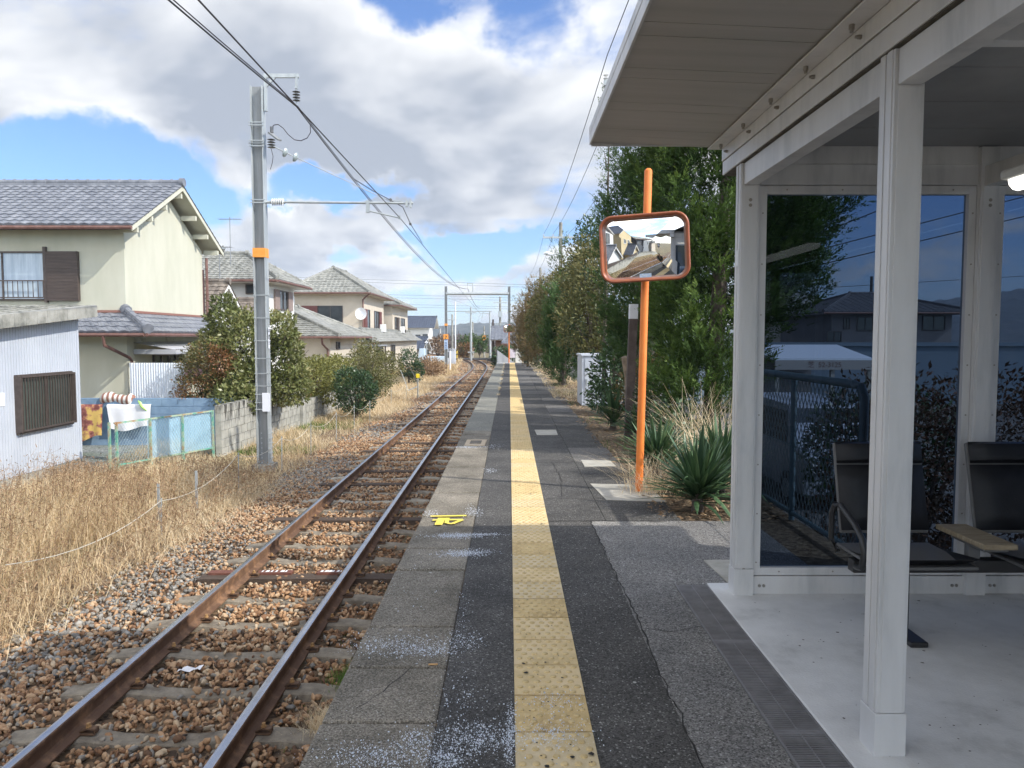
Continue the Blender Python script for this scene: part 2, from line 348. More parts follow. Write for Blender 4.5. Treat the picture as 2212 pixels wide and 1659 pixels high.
# ground: one sheet to the horizon with hills
def build_ground():
    rng = np.random.default_rng(2)
    xs = np.unique(np.concatenate([np.linspace(-1500, -100, 36), np.linspace(-100, 100, 61), np.linspace(100, 1500, 36)]))
    ys = np.unique(np.concatenate([np.linspace(-400, -60, 10), np.linspace(-60, 140, 61), np.linspace(140, 380, 18), np.linspace(380, 1700, 40)]))
    X, Y = np.meshgrid(xs, ys)
    Z = np.full_like(X, ZG)
    far = np.clip((Y - 60) / 60, 0, 1); Z -= far * .8
    V = np.stack([X, Y, Z], -1).reshape(-1, 3); nx, ny = len(xs), len(ys)
    i, j = np.meshgrid(np.arange(nx - 1), np.arange(ny - 1)); a = (j * nx + i).ravel()
    F = np.stack([a, a + 1, a + nx + 1, a + nx], 1)
    o = npmesh('ground', V, F, m_ground, smooth=True); tag(o, kind='structure')
    # hills
    m_hill = M('wooded_hill', (.035, .05, .055), (.10, .105, .10), .06, .95, 1, .3, c3=(.06, .075, .078))  # blue cast mixed into the colour to suggest distance haze
    xs = np.linspace(-700, 900, 500); ys = np.linspace(420, 1300, 60); X, Y = np.meshgrid(xs, ys)
    def nz(x, f, s): return np.sin(x * f + s) + .5 * np.sin(x * f * 2.3 + s * 2) + .25 * np.sin(x * f * 5.1 + s * 3)
    prof = np.clip((Y - 420) / 350, 0, 1) ** .7 * np.clip((1300 - Y) / 200, 0, 1)
    H = 13 + 2.2 * nz(X, .012, 1.) + 40 * np.clip((X - 300) / 260, 0, 1) ** 1.2 + 6 * nz(Y, .01, .4) * .3
    Z = -3 + prof * H + prof * (1.3 * np.sin(X * .31 + Y * .05) * np.cos(Y * .21) + rng.random(X.shape) * 1.9)
    V = np.stack([X, Y, Z], -1).reshape(-1, 3); nx, ny = len(xs), len(ys); i, j = np.meshgrid(np.arange(nx - 1), np.arange(ny - 1)); a = (j * nx + i).ravel()
    o = npmesh('hills', V, np.stack([a, a + 1, a + nx + 1, a + nx], 1), m_hill); tag(o, kind='structure')
build_ground()
def strip(name, offs, mat, s0, s1, step=2.0, kind='structure', noise=0):
    rng = random.Random(3)
    ss = list(np.arange(s0, s1 + .01, step)); vs = []; k = len(offs)
    for s in ss:
        p, t = tr(s); c, q = math.cos(t), math.sin(t)
        for o, z in offs: vs.append((p.x + o * c, p.y + o * q, z + rng.uniform(-noise, noise)))
    b = B(); b.add(vs, [(i * k + j, i * k + j + 1, (i + 1) * k + j + 1, (i + 1) * k + j) for i in range(len(ss) - 1) for j in range(k - 1)])
    return tag(b.build(name, mat, smooth=True), kind=kind)
strip('ballast_bed', [(-3.0, ZG + .02), (-2.1, -1.17), (-1.35, -1.1), (1.35, -1.1), (1.62, -1.12)], m_bed, -60, 46, .8, noise=.012)
strip('ballast_bed', [(-3.2, -1.6), (-2.1, -1.3), (-1.35, -1.1), (1.35, -1.1), (2.2, -1.3), (3.4, -1.6)], m_bed, 46, 170, 1.5, noise=.012)
# ---------------------------------------------------------------- platform
PE = -.745; PR = 1.36; PY1 = 46.0
def slab_poly(name, pts, z, mat, th=.03, **k):
    b = B(); n = len(pts); lo = [(p[0], p[1], z - th) for p in pts]; hi = [(p[0], p[1], z) for p in pts]
    b.add(lo + hi, [tuple(range(n, 2 * n))] + [(i, (i + 1) % n, n + (i + 1) % n, n + i) for i in range(n)])
    return b.build(name, mat, **k)
b = B(); b.box(-.70, 2.42, -40, PY1, ZG - .5, -.03); tag(b.build('platform', m_wallc), kind='structure')
b = B(); b.box(-.285, .0215, -40, PY1, -.03, 0); tag(b.build('platform_asphalt', m_asph_d), kind='structure')
b = B(); b.box(.3215, .68, -40, 6.25, -.03, 0); tag(b.build('platform_asphalt', m_asph_d), kind='structure')
b = B(); b.box(.68, 1.016, -40, 6.25, -.03, 0); b.box(1.016, 2.0, 4.625, 6.25, -.03, 0); tag(b.build('platform_asphalt', m_asph_l), kind='structure')
b = B(); y = 6.25; rr = random.Random(5)
while y < PY1 - .1:
    d = rr.choice((1.2, 1.5, .9)); y2 = min(y + d, PY1); g = .006
    b.cur = rr.choice((0, 0, 1)); b.box(.3215, .80, y + g, y2, -.03, rr.uniform(-.002, .002))
    b.cur = rr.choice((0, 1, 0)); b.box(.805, PR + rr.uniform(-.06, .08), y + g, y2, -.03, rr.uniform(-.002, .002)); y = y2
tag(b.build('platform_asphalt', [m_asph_d, m_asph_m]), kind='structure')
b = B(); b.box(PR + .09, 2.42, 6.26, PY1, -.03, -.012); b.box(2.0, 2.42, 4.63, 6.25, -.03, -.012); tag(b.build('planting_bed', m_soil), kind='structure')
b = B(); b.box(PR - .1, PR + .09, 6.26, PY1, -.03, -.006); tag(b.build('planting_bed', m_soil), kind='structure')
# coping slabs along the edge
b = B(); y = -8.0 - .003; rr = random.Random(11)
while y < 12.0:
    z = rr.uniform(-.004, .004); x = rr.uniform(-.006, .006)
    b.box(PE + x, -.288, y + .006, y + .492, -.14, z); y += .4975
tag(b.build('platform_edge', m_cope, bevel=.012), kind='structure')
b = B(); y = 12.03
while y < PY1 - .5:
    b.box(PE, -.288, y + .004, min(y + .995, PY1), -.14, rr.uniform(-.003, .003)); y += 1.0
tag(b.build('platform_edge', m_cope2, bevel=.008), kind='structure')
b = B(); b.box(PE, -.288, -40, -8.05, -.14, 0); tag(b.build('platform_edge', m_cope), kind='structure')
b = B(); b.box(-.30, -.27, -8, PY1, -.1, -.012); tag(b.build('platform_joint', m_soil), kind='structure')
# yellow tactile strip
m_tac = M('yellow_tactile_tile', (.58, .44, .22), (.74, .59, .36), 3.5, .75, .25, 150, c3=(.70, .54, .29))
def tactile():
    m2 = M('yellow_tactile_tile_dusty', (.52, .42, .25), (.70, .58, .38), 5, .8, .25, 150, c3=(.63, .51, .31)); m3 = M('yellow_tactile_tile_stained', (.46, .33, .15), (.68, .52, .26), 6, .75, .25, 150, c3=(.62, .46, .22))
    b = B(); y = -20 - .025; rr = random.Random(4)
    while y < 45.7:
        z = .005 + rr.uniform(-.002, .002); b.cur = rr.choice((0, 0, 1, 2)); b.box(.0225, .3205, y + .0065, y + .2945, -.03, z)
        if y > 1.2 or True:
            if y > 1.5:
                n = 8 if y < 9 else 5
                for i in range(6):
                    for j in range(6 if i % 2 else 5):
                        cx = .0225 + (.0245 if i % 2 else .049) + j * .0497; cy = y + .027 + i * .0493
                        if cx > .315: continue
                        r1, r2, h = .0145, .0105, .0058; vs = []; b.cur = 3
                        for r, zz in ((r1, z - .0005), (r1 * .9, z + h * .7), (r2 * .75, z + h)):
                            vs += [(cx + r * math.cos(6.283 * k / n), cy + r * math.sin(6.283 * k / n), zz) for k in range(n)]
                        b.add(vs, [(q * n + k, q * n + (k + 1) % n, (q + 1) * n + (k + 1) % n, (q + 1) * n + k) for q in range(2) for k in range(n)] + [tuple(2 * n + k for k in range(n))])
        y += .301
    o = b.build('tactile_paving', [m_tac, m2, m3, M('worn_dome_top', (.50, .37, .17), (.68, .52, .27), 25, .6)]); tag(o, 'long yellow tactile paving strip with round domes along the platform', 'tactile paving')
tactile()
# pale pads and patches on the platform
def pad(pix, label):
    o = slab_poly('concrete_pad', [gnd(x, y, .008) for x, y in pix], .006, m_pad, .03); tag(o, label, 'concrete pad', 'pale pads let into the asphalt')
pad([(1310, 1079), (1440, 1083), (1395, 1047), (1275, 1044)], 'largest pale concrete pad, at the foot of the orange mirror pole')
pad([(1263, 1007), (1330, 1006), (1318, 994), (1255, 993)], 'narrow pale pad in the asphalt just beyond the mirror pole')
pad([(1160, 939), (1205, 939), (1201, 928), (1155, 928)], 'small bright pad beside the yellow strip, farthest of the pads')
pad([(1590, 1256), (1572, 1256), (1520, 1209), (1590, 1208)], 'pale pad touching the foot of the shelter corner post')
# lid in the coping
q = [gnd(x, y) for x, y in ((1003, 963), (1047, 963), (1052, 951), (1009, 951))]
m_ypaint = M('yellow_paint', (.75, .6, .06), (.8, .66, .12), 30, .6); m_tanp = M('tan_paint', (.5, .4, .28), rough=.8)
o = slab_poly('hatch_cover', q, .011, m_tanp, .012); tag(o, 'small tan square hatch frame set in the platform edge', 'hatch cover')
c = sum(q, Vector()) / 4; slab_poly('hatch_lid', [c + (p - c) * .55 for p in q], .016, m_cope, .012, parent=o)
# painted stop mark: a bar and a 4 lying on its side
def C6(x, y): return gnd(713.2 + x * .29767, 822.9 + y * .29767)
def painted():
    b = B()
    def st(p, q, w):
        p, q = C6(*p), C6(*q); p.z = q.z = .0; d = (q - p).normalized(); n = Vector((-d.y, d.x, 0)) * w / 2
        pts = []
        rr = random.Random(int(p.x * 1000))
        for i in range(7): pts.append(p + (q - p) * i / 6 + n * (1 + rr.uniform(-.06, .06)))
        for i in range(7): pts.append(q + (p - q) * i / 6 - n * (1 + rr.uniform(-.06, .06)))
        b.face([(a.x, a.y, .0078 + len(b.f) * .0006) for a in pts])
    st((728, 987), (988, 983), .045); st((742, 1016), (962, 1012), .045); st((812, 1000), (785, 1052), .065); st((852, 1000), (845, 1040), .035)
    st((960, 1014), (885, 1044), .04); st((890, 1046), (850, 1040), .03)
    o = b.build('stop_mark', m_ypaint); tag(o, 'yellow hand painted stopping mark, a bar and a sideways 4, on the platform edge', 'painted mark')
painted()
# ---------------------------------------------------------------- track
m_railside = M('rusty_rail_web', (.12, .06, .033), (.27, .15, .08), 7, .8, .3, 120, c3=(.14, .078, .045))
m_railtop = M('polished_rail_head', (.42, .43, .46), (.55, .56, .6), 3, .22, metal=1)
m_concs = M('grey_sleeper_concrete', (.15, .125, .095), (.29, .25, .19), 8, .9, .6, 90)
m_concl = M('pale_sleeper_concrete', (.27, .24, .19), (.40, .36, .29), 8, .9, .5, 90)
m_wood = M('dark_sleeper_wood', (.045, .03, .022), (.10, .07, .05), 9, .85, .7, 60, stretch=(1, 8, 8))
m_clip = M('rusty_clip_steel', (.09, .05, .03), (.2, .12, .07), 30, .7, metal=.3)
m_bolt = M('rust_orange_bolt', (.3, .17, .07), (.4, .24, .1), 40, .75)
def rail(off, label):
    prof = [(-.061, -.153), (-.061, -.142), (-.018, -.126), (-.008, -.112), (-.008, -.042), (-.030, -.034), (-.0325, -.010), (-.027, -.002), (-.012, .0), (.012, .0), (.027, -.002), (.0325, -.010), (.030, -.034), (.008, -.042), (.008, -.112), (.018, -.126), (.061, -.142), (.061, -.153)]
    ss = list(np.arange(-60, 55, 5.)) + list(np.arange(55, 165, 1.5)); vs = []; k = len(prof)
    for s in ss:
        p, t = tr(s); c, q = math.cos(t), math.sin(t)
        for x, z in prof: vs.append((p.x + (off + x) * c, p.y + (off + x) * q, ZR + z))
    b = B()
    for i in range(len(ss) - 1):
        for j in range(k):
            j2 = (j + 1) % k; b.cur = 1 if 7 <= j <= 9 else 0
            b.add([vs[i * k + j], vs[i * k + j2], vs[(i + 1) * k + j2], vs[(i + 1) * k + j]], [(0, 1, 2, 3)])
    o = b.build('rail', [m_railside, m_railtop], smooth=False); tag(o, label, 'rail', 'the two rails of the track')
rail(-.566, 'left running rail, farther from the platform, rusty web with worn shiny head')
rail(.566, 'right running rail, next to the platform, rusty web with worn shiny head')
def sleeper_proto(kind, clips=True):
    m = {'grey': m_concs, 'pale': m_concl, 'wood': m_wood}[kind]
    o = None; b = B()
    if kind == 'wood': b.box(-1.05, 1.05, -.095, .095, -.16, .004)
    else:
        xs = [-1.0, -.8, -.66, -.45, -.28, 0, .28, .45, .66, .8, 1.0]; tz = [-.02, 0, 0, -.004, -.028, -.038, -.028, -.004, 0, 0, -.02]; hw = [.085, .09, .09, .085, .075, .07, .075, .085, .09, .09, .085]
        vs = []
        for x, z, w in zip(xs, tz, hw): vs += [(x, -w - .03, -.16), (x, -w, z - .01), (x, -w + .012, z), (x, w - .012, z), (x, w, z - .01), (x, w + .03, -.16)]
        n = len(xs); b.add(vs, [(i * 6 + j, (i + 1) * 6 + j, (i + 1) * 6 + j + 1, i * 6 + j + 1) for i in range(n - 1) for j in range(5)] + [(0, 1, 2, 3, 4, 5), tuple((n - 1) * 6 + j for j in (5, 4, 3, 2, 1, 0))])
    o = b.build(('concrete_sleeper' if kind != 'wood' else 'wooden_sleeper'), m)
    if clips:
        for rx in (-.566, .566):
            for sd in (-1, 1):
                b = B(); x0 = rx + sd * .045; x1 = rx + sd * .135; xm = (x0 + x1) / 2
                b.box(xm - .05, xm + .05, -.035, .035, .004, .012); b.beam((xm - sd * .048, 0, .020), (xm - sd * .0, 0, .040), .05, .008, up=(0, 0, 1)); b.beam((xm, 0, .040), (xm + sd * .05, 0, .034), .05, .008); b.beam((xm + sd * .05, 0, .034), (xm + sd * .05, 0, .008), .05, .008, up=(1, 0, 0))
                c = b.build('rail_clip', m_clip, o, local=True)
                b = B(); b.tube([(xm, 0, .03), (xm, 0, .052)], .019, 6); b.tube([(xm, 0, .052), (xm, 0, .070)], .0125, 8); b.build('bolt', m_bolt, c, local=True)
    return o
SL = {}
def sleepers():
    rr = random.Random(9); s = 4.81 - .65 * 6; k = -6; zs = ZR - .153 - .002
    nth = {'grey': 0, 'pale': 0, 'wood': 0}
    while s < 112:
        if k == 5: kind = 'wood'
        elif s < 10.5: kind = 'grey'
        elif s < 20: kind = ['grey', 'wood', 'pale', 'wood', 'grey', 'pale'][k % 6]
        elif s < 34: kind = ['pale', 'pale', 'pale', 'wood'][k % 4]
        else: kind = ['pale', 'grey', 'grey', 'pale', 'wood'][k % 5]
        clips = s < 24; key = (kind, clips); p, t = tr(s)
        if key in SL: o = dup(SL[key])
        else: o = sleeper_proto(kind, clips); SL[key] = o
        o.location = (p.x + rr.uniform(-.02, .02), p.y, zs); o.rotation_euler = (0, 0, t + rr.uniform(-.01, .01))
        nth[kind] += 1
        if k == 5: tag(o, 'nearest dark wooden sleeper, under the brown plates with white paint', 'sleeper', 'sleepers under the track')
        else: tag(o, {'grey': 'weathered grey concrete sleeper lying under the two rails', 'pale': 'pale sandy concrete sleeper lying under the two rails', 'wood': 'dark wooden sleeper lying under the two rails'}[kind], 'sleeper', {'grey': 'weathered grey concrete sleepers', 'pale': 'pale sandy concrete sleepers', 'wood': 'dark wooden sleepers'}[kind])
        s += .65; k += 1
    if True:
        m_red = M('brown_red_steel', (.12, .045, .03), (.2, .08, .055), 12, .7); m_wp = M('flaked_white_paint', (.7, .7, .68), (.8, .8, .8), 20, .8)
        for x0, x1, lab in ((-3.25, -2.9, 'brown red steel plate left of the left rail on the wooden sleeper'), (-2.72, -2.35, 'brown red steel plate flaked with white paint between the rails'), (-2.08, -1.76, 'brown red plate with a white stripe beside the right rail')):
            b = B(); b.box(x0, x1, 8.10, 8.20, zs + .0, zs + .03); o = b.build('steel_plate', m_red, bevel=.004); tag(o, lab, 'steel plate', 'plates on the wooden sleeper')
            if x0 > -3:
                b = B()
                for i in range(6):
                    a = x0 + .03 + i * (x1 - x0 - .06) / 6 + rr.uniform(0, .01); w = rr.uniform(.02, .05)
                    b.add([(a, 8.115, zs + .034), (a + w, 8.12, zs + .034), (a + w * .8, 8.185, zs + .034), (a + .006, 8.175, zs + .034)], [(0, 1, 2, 3)])
                b.build('paint_patch', m_wp, o)
sleepers()
# ---------------------------------------------------------------- ballast stones
def ico(sub=0):
    t = (1 + 5 ** .5) / 2
    v = unit(np.array([(-1, t, 0), (1, t, 0), (-1, -t, 0), (1, -t, 0), (0, -1, t), (0, 1, t), (0, -1, -t), (0, 1, -t), (t, 0, -1), (t, 0, 1), (-t, 0, -1), (-t, 0, 1)], float))
    f = np.array([(0, 11, 5), (0, 5, 1), (0, 1, 7), (0, 7, 10), (0, 10, 11), (1, 5, 9), (5, 11, 4), (11, 10, 2), (10, 7, 6), (7, 1, 8), (3, 9, 4), (3, 4, 2), (3, 2, 6), (3, 6, 8), (3, 8, 9), (4, 9, 5), (2, 4, 11), (6, 2, 10), (8, 6, 7), (9, 8, 1)])
    for _ in range(sub):
        vs = list(map(tuple, v)); cache = {}; nf = []
        def mid(a, b):
            key = (min(a, b), max(a, b))
            if key not in cache: p = unit((np.array(vs[a]) + np.array(vs[b])) / 2); vs.append(tuple(p)); cache[key] = len(vs) - 1
            return cache[key]
        for a, b_, c in f: x, y, z = mid(a, b_), mid(b_, c), mid(c, a); nf += [(a, x, z), (b_, y, x), (c, z, y), (x, y, z)]
        v = np.array(vs); f = np.array(nf)
    return v, f
def stones(name, rng, P, S, tint, mat, sub=0, flat=.52, ang=.22, label=None):
    v, f = ico(sub); n = len(P); nv = 10; var = []
    for i in range(nv):
        w = v * (1 + ang * rng.normal(size=(len(v), 1)) * (.6 if sub else 1)); c = unit(rng.normal(size=(4, 3)))
        for q in c: d = w @ q; w = w - np.maximum(d - .62, 0)[:, None] * q * .9
        var.append(w)
    var = np.array(var); k = rng.integers(0, nv, n)
    A = unit(rng.normal(size=(n, 3)) * np.array([1, 1, .35])); Bv = unit(np.cross(A, rng.normal(size=(n, 3)) * .4 + np.array([0, 0, 1]))); Cv = np.cross(A, Bv)
    sc = S[:, None] * np.stack([.75 + .5 * rng.random(n), .55 + .3 * rng.random(n), flat * (.7 + .4 * rng.random(n))], 1)
    w = var[k] * sc[:, None, :]
    V = P[:, None] + w[..., :1] * A[:, None] + w[..., 1:2] * Cv[:, None] + w[..., 2:] * Bv[:, None]
    F = f[None] + (np.arange(n) * len(v))[:, None, None]
    return npmesh(name, V.reshape(-1, 3), F.reshape(-1, 3), mat, None, np.repeat(tint, len(v)), smooth=sub > 0)
m_stone = tintmat('ballast_stone', [(.06, .045, .035), (.20, .105, .055), (.33, .19, .10), (.44, .28, .16), (.50, .39, .26), (.30, .26, .21), (.23, .215, .19), (.15, .145, .135), (.38, .36, .32)], .75)
def ballast():
    rng = np.random.default_rng(21)
    def field(y0, y1, n, s0, s1, sub, name):
        x = rng.uniform(-4.55, -.78, n); y = rng.uniform(y0, y1, n) if y0 < 10 else y0 + (y1 - y0) * rng.random(n) ** 1.5
        xo = x + 2.255; ph = ((y - 4.81 + .325) % .65) - .325
        on = (np.abs(ph) < .115) & (np.abs(xo) < 1.02); mid = on & (np.abs(xo) < .38)
        keep = ~on | (mid & (rng.random(n) < .14)) | (on & (rng.random(n) < .03))
        keep &= (np.abs(np.abs(xo) - .566) > .085)
        keep &= ~((x < -4.0) & (rng.random(n) < (-x - 4.0) * 1.8))
        keep &= ~((x > -1.5) & (rng.random(n) < .5))
        x, y, xo, on = x[keep], y[keep], xo[keep], on[keep]; m = len(x)
        z = np.interp(xo, [-3.0, -2.1, -1.35, 1.35, 1.62], [ZG + .02, -1.17, -1.085, -1.085, -1.11]) + rng.random(m) * .03 + np.where(on, .02, 0)
        S = s0 + (s1 - s0) * rng.random(m) ** 1.8
        greyp = np.clip((-x - 2.95) / .5, 0, 1) * (.26 + .3 * np.sin(y * .9 + 1) * np.clip((y - 3) / 3, .2, 1)) + .07
        t = np.where(rng.random(m) < greyp, .62 + .38 * rng.random(m), np.clip(.28 + .14 * rng.normal(size=m), .0, .55))
        t = np.where(x > -1.5, t * .8, t)
        o = stones(name, rng, np.stack([x, y, z], 1), S, t, m_stone, sub, ang=.16); tag(o, 'rounded brown and grey ballast stones between and beside the rails', 'ballast', kind='stuff')
    field(1.5, 7.5, 19000, .017, .040, 1, 'ballast_stones')
    field(7.5, 19, 28000, .020, .040, 0, 'ballast_stones')
    field(19, 55, 26000, .028, .055, 0, 'ballast_stones')
    # behind the camera (seen in the mirror) and the far curve, coarser
    n = 5000; s = rng.uniform(55, 150, n); o_ = rng.uniform(-1.9, 1.9, n); P = []
    for a, q in zip(s, o_): p, t = tr(a); P.append((p.x + q * math.cos(t), p.y + q * math.sin(t), -1.07))
    o = stones('ballast_stones', rng, np.array(P), rng.uniform(.05, .08, n), np.clip(rng.normal(size=n) * .15 + .35, 0, 1), m_stone); tag(o, 'brown ballast stones on the far curve of the track', 'ballast', kind='stuff')
ballast()
# snow-melt granules spilled on the platform edge
def granules():
    rng = np.random.default_rng(5); P = []
    def el(cx, cy, rx, ry, n, sk=0):
        n = int(n * 2.2)
        u = rng.normal(size=(n, 2)) * .5
        for a, c in u: g = gnd(cx + a * rx + sk * c * ry, cy + c * ry); P.append((g.x, g.y, .009))
    for a in ((860, 1400, 110, 28, 900), (935, 1408, 60, 16, 300), (1000, 1388, 45, 25, 250), (820, 1640, 140, 35, 900), (905, 1605, 60, 30, 350), (1030, 1600, 90, 40, 900), (960, 1645, 50, 25, 450),
              (1100, 1610, 14, 60, 250), (1195, 1520, 70, 28, 300), (1190, 1590, 90, 35, 500), (1105, 1560, 12, 50, 160), (985, 1160, 60, 6, 1000), (1040, 1157, 50, 3, 300), (1005, 1198, 60, 9, 1100, -1.2), (1021, 1107, 22, 12, 350), (1010, 967, 40, 2.5, 500),
              (930, 1112, 20, 8, 120), (1065, 967, 25, 8, 150), (1060, 1018, 18, 6, 150), (1000, 1500, 60, 70, 160), (880, 1280, 80, 90, 80), (1000, 1330, 20, 60, 80)): el(*a)
    P = np.array(P); P[:, 2] += rng.random(len(P)) * .003; n = len(P)
    u = rng.random(n) < .5
    o = stones('white_granules', rng, P, (.0009 + .0042 * rng.random(n) ** 6), np.ones(n), M('white_granules', (.75, .8, .88), rough=.6)); tag(o, 'spilled white de-icing granules scattered over the platform edge', 'granules', kind='stuff')
    # thin dust under the densest spills
    rng = np.random.default_rng(8); 
granules()

def wear():
    rng = np.random.default_rng(55); rr = random.Random(12); mk = M('tar_black', (.02, .018, .016), rough=.8)
    def spots(name, x0, x1, y0, y1, n, z, r0, r1, mat, label):
        b = B()
        for _ in range(n):
            x = rr.uniform(x0, x1); y = y0 + (y1 - y0) * rr.random() ** 1.6; r = rr.uniform(r0, r1) * (1 + (rr.random() < .06) * 1.6); m = 7; a0 = rr.random() * 6
            b.face([(x + r * rr.uniform(.6, 1.2) * math.cos(a0 + 6.283 * k / m), y + r * rr.uniform(.6, 1.2) * math.sin(a0 + 6.283 * k / m), z) for k in range(m)])
        tag(b.build(name, mat), label, 'specks', kind='stuff')
    spots('tar_specks', .03, .315, 2.2, 8, 190, .0125, .0018, .005, mk, 'small black specks stuck to the yellow tactile tiles')
    spots('dirt_specks', 1.25, 3.6, 2.0, 4.35, 260, .0135, .002, .006, M('dirt_brown', (.10, .09, .08)), 'dark specks scattered on the shelter floor')
    spots('pale_chips', -.72, 1.0, 2.2, 9, 260, .0075, .0015, .0045, M('pale_chip', (.45, .44, .42)), 'tiny pale chips on the platform surface')
    # cracks in the asphalt
    b = B()
    def crack(pts, w):
        P = [Vector((x, y, .0035)) for x, y in pts]; Q = []
        for a, c in zip(P[:-1], P[1:]):
            n = max(2, int((c - a).length / .05))
            for i in range(n): q = a.lerp(c, i / n); q.x += rr.gauss(0, .006); q.y += rr.gauss(0, .006); Q.append(q)
        Q.append(P[-1])
        for a, c in zip(Q[:-1], Q[1:]):
            d = (c - a).normalized(); nn = Vector((-d.y, d.x, 0)) * w * rr.uniform(.3, .8); b.face([a - nn, a + nn, c + nn, c - nn])
    crack([(.68, 2.0), (.69, 4), (.675, 6.25)], .006); crack([(.33, 6.24), (.7, 6.26), (1.3, 6.22)], .008); crack([(.7, 3.9), (.86, 3.86), (1.01, 3.93)], .004); crack([(.34, 9.4), (.8, 9.3), (1.3, 9.45)], .006); crack([(-.28, 4.9), (-.1, 4.95), (.01, 4.85)], .004)
    crack([(.5, 7.2), (.56, 8.2), (.52, 9.3)], .005); crack([(-.7, 5.2), (-.5, 5.3), (-.3, 5.22)], .004); crack([(-.62, 3.05), (-.5, 3.3), (-.45, 3.45)], .003)
    tag(b.build('asphalt_cracks', mk), kind='structure')
wear()
# ================================================================ SHELTER
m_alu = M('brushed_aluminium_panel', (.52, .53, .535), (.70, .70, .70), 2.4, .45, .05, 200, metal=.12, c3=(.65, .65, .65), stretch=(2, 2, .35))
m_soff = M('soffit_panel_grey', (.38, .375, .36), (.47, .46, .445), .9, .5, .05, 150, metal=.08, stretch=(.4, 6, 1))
m_groove = M('dirty_joint', (.05, .045, .035), (.1, .09, .07), 20, .8)
m_screw = M('screw_head', (.35, .33, .3), rough=.4, metal=.8)
def glassmat():
    m = bpy.data.materials.new('tinted_glass'); m.use_nodes = True; n = m.node_tree.nodes; l = m.node_tree.links; n.clear()
    o = n.new('ShaderNodeOutputMaterial'); mx = n.new('ShaderNodeMixShader'); t = n.new('ShaderNodeBsdfTransparent'); t.inputs[0].default_value = (.095, .128, .185, 1)
    g = n.new('ShaderNodeBsdfGlossy'); g.inputs['Roughness'].default_value = .01; g.inputs[0].default_value = (.24, .26, .3, 1)
    f = n.new('ShaderNodeFresnel'); f.inputs[0].default_value = 1.5
    l.new(f.outputs[0], mx.inputs[0]); l.new(t.outputs[0], mx.inputs[1]); l.new(g.outputs[0], mx.inputs[2]); l.new(mx.outputs[0], o.inputs[0]); return m
m_glass = glassmat()
SX = 1.32; SYE = 4.39
def shelter():
    root = thing('platform_shelter', 'grey aluminium platform waiting shelter with a flat roof and dark glass end wall', 'shelter', (2.2, 2.0, 0))
    ys = [SYE, 2.67, .97, -.73, -2.43, -4.13]
    def post(x, y, w=.105):
        b = B(); b.box(x, x + w, y, y + w, .17, 2.6); b.box(x - .004, x + .0, y + .012, y + .045, .17, 2.6); b.box(x - .004, x, y + .06, y + w - .008, .17, 2.6)
        b.box(x + w * .12, x + w * .9, y - .004, y, .17, 2.38)
        p = b.build('post', m_alu, root, bevel=.0025)
        b = B(); b.box(x - .006, x + w + .004, y - .007, y + w + .004, .0, .168); b.build('base_shoe', m_alu, p, bevel=.003)
        return p
    for y in ys: post(SX, y)
    for x in (2.68, 3.85): post(x, SYE + .0)
    for y in ys[1:]: post(3.85, y)
    # side beams along the platform
    b = B(); y = ys[0]
    for a, c in zip(ys[1:], ys[:-1]): b.box(SX + .012, SX + .093, a + .107, c - .002, 2.385, 2.505)
    b.build('lintel_beam', m_alu, root, bevel=.002)
    b = B(); b.box(SX - .012, SX + .11, -4.3, 4.75, 2.512, 2.592); b.build('eaves_beam', m_alu, root, bevel=.003)
    b = B(); b.box(SX - .006, SX + .1, -4.3, 4.745, 2.506, 2.511); b.box(SX - .004, SX + .1, -4.3, 4.745, 2.593, 2.597); b.build('joint_seal', m_groove, root)
    b = B(); b.box(SX - .015, SX + .11, -4.3, 4.76, 2.598, 2.672); f = b.build('fascia_board', m_alu, root, bevel=.003)
    b = B(); b.box(1.215, 1.303, -4.3, 4.755, 2.668, 2.676); b.build('cover_strip', m_alu, root, bevel=.002)
    y = 4.62
    while y > 1.4:
        b = B(); b.tube([(1.26, y, 2.668), (1.26, y, 2.652)], .011, 8); b.tube([(1.26, y, 2.652), (1.26, y, 2.640)], .0075, 8); b.build('bolt', m_screw, f)
        b = B(); b.tube([(1.305, y + .02, 2.632), (1.292, y + .02, 2.632)], .009, 8); b.tube([(1.292, y + .02, 2.632), (1.283, y + .02, 2.632)], .006, 8); b.build('bolt', m_screw, f)
        y -= .435
    # soffit boards, alternately wide and narrow
    y = 4.755; k = 0
    widths = [.175, .15] + [.36, .13] * 20
    for w in widths:
        y2 = y - w
        if y2 < -4.3: break
        b = B()
        b.add([(.505, y2 + .004, 2.712), (1.222, y2 + .004, 2.682), (1.222, y - .001, 2.682), (.505, y - .001, 2.712), (.505, y2 + .004, 2.75), (1.222, y2 + .004, 2.72), (1.222, y - .001, 2.72), (.505, y - .001, 2.75)],
              [(0, 3, 2, 1), (4, 5, 6, 7), (0, 1, 5, 4), (1, 2, 6, 5), (2, 3, 7, 6), (3, 0, 4, 7)])
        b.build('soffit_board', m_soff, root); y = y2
    b = B(); b.add([(.49, -4.3, 2.76), (1.31, -4.3, 2.73), (1.31, 4.76, 2.73), (.49, 4.76, 2.76), (.49, -4.3, 2.80), (4.6, -4.3, 2.80), (4.6, 4.76, 2.80), (.49, 4.76, 2.80), (4.6, -4.3, 2.73), (4.6, 4.76, 2.73)],
                   [(0, 3, 2, 1), (4, 5, 6, 7), (1, 2, 9, 8), (0, 4, 7, 3), (5, 8, 9, 6), (0, 1, 8, 5, 4), (3, 7, 6, 9, 2)])
    b.build('roof', m_alu, root)
    b = B(); b.box(.492, .503, -4.3, 4.768, 2.700, 2.765); b.box(.503, 1.303, 4.757, 4.767, 2.69, 2.765); b.build('edge_trim', m_alu, root, bevel=.002)
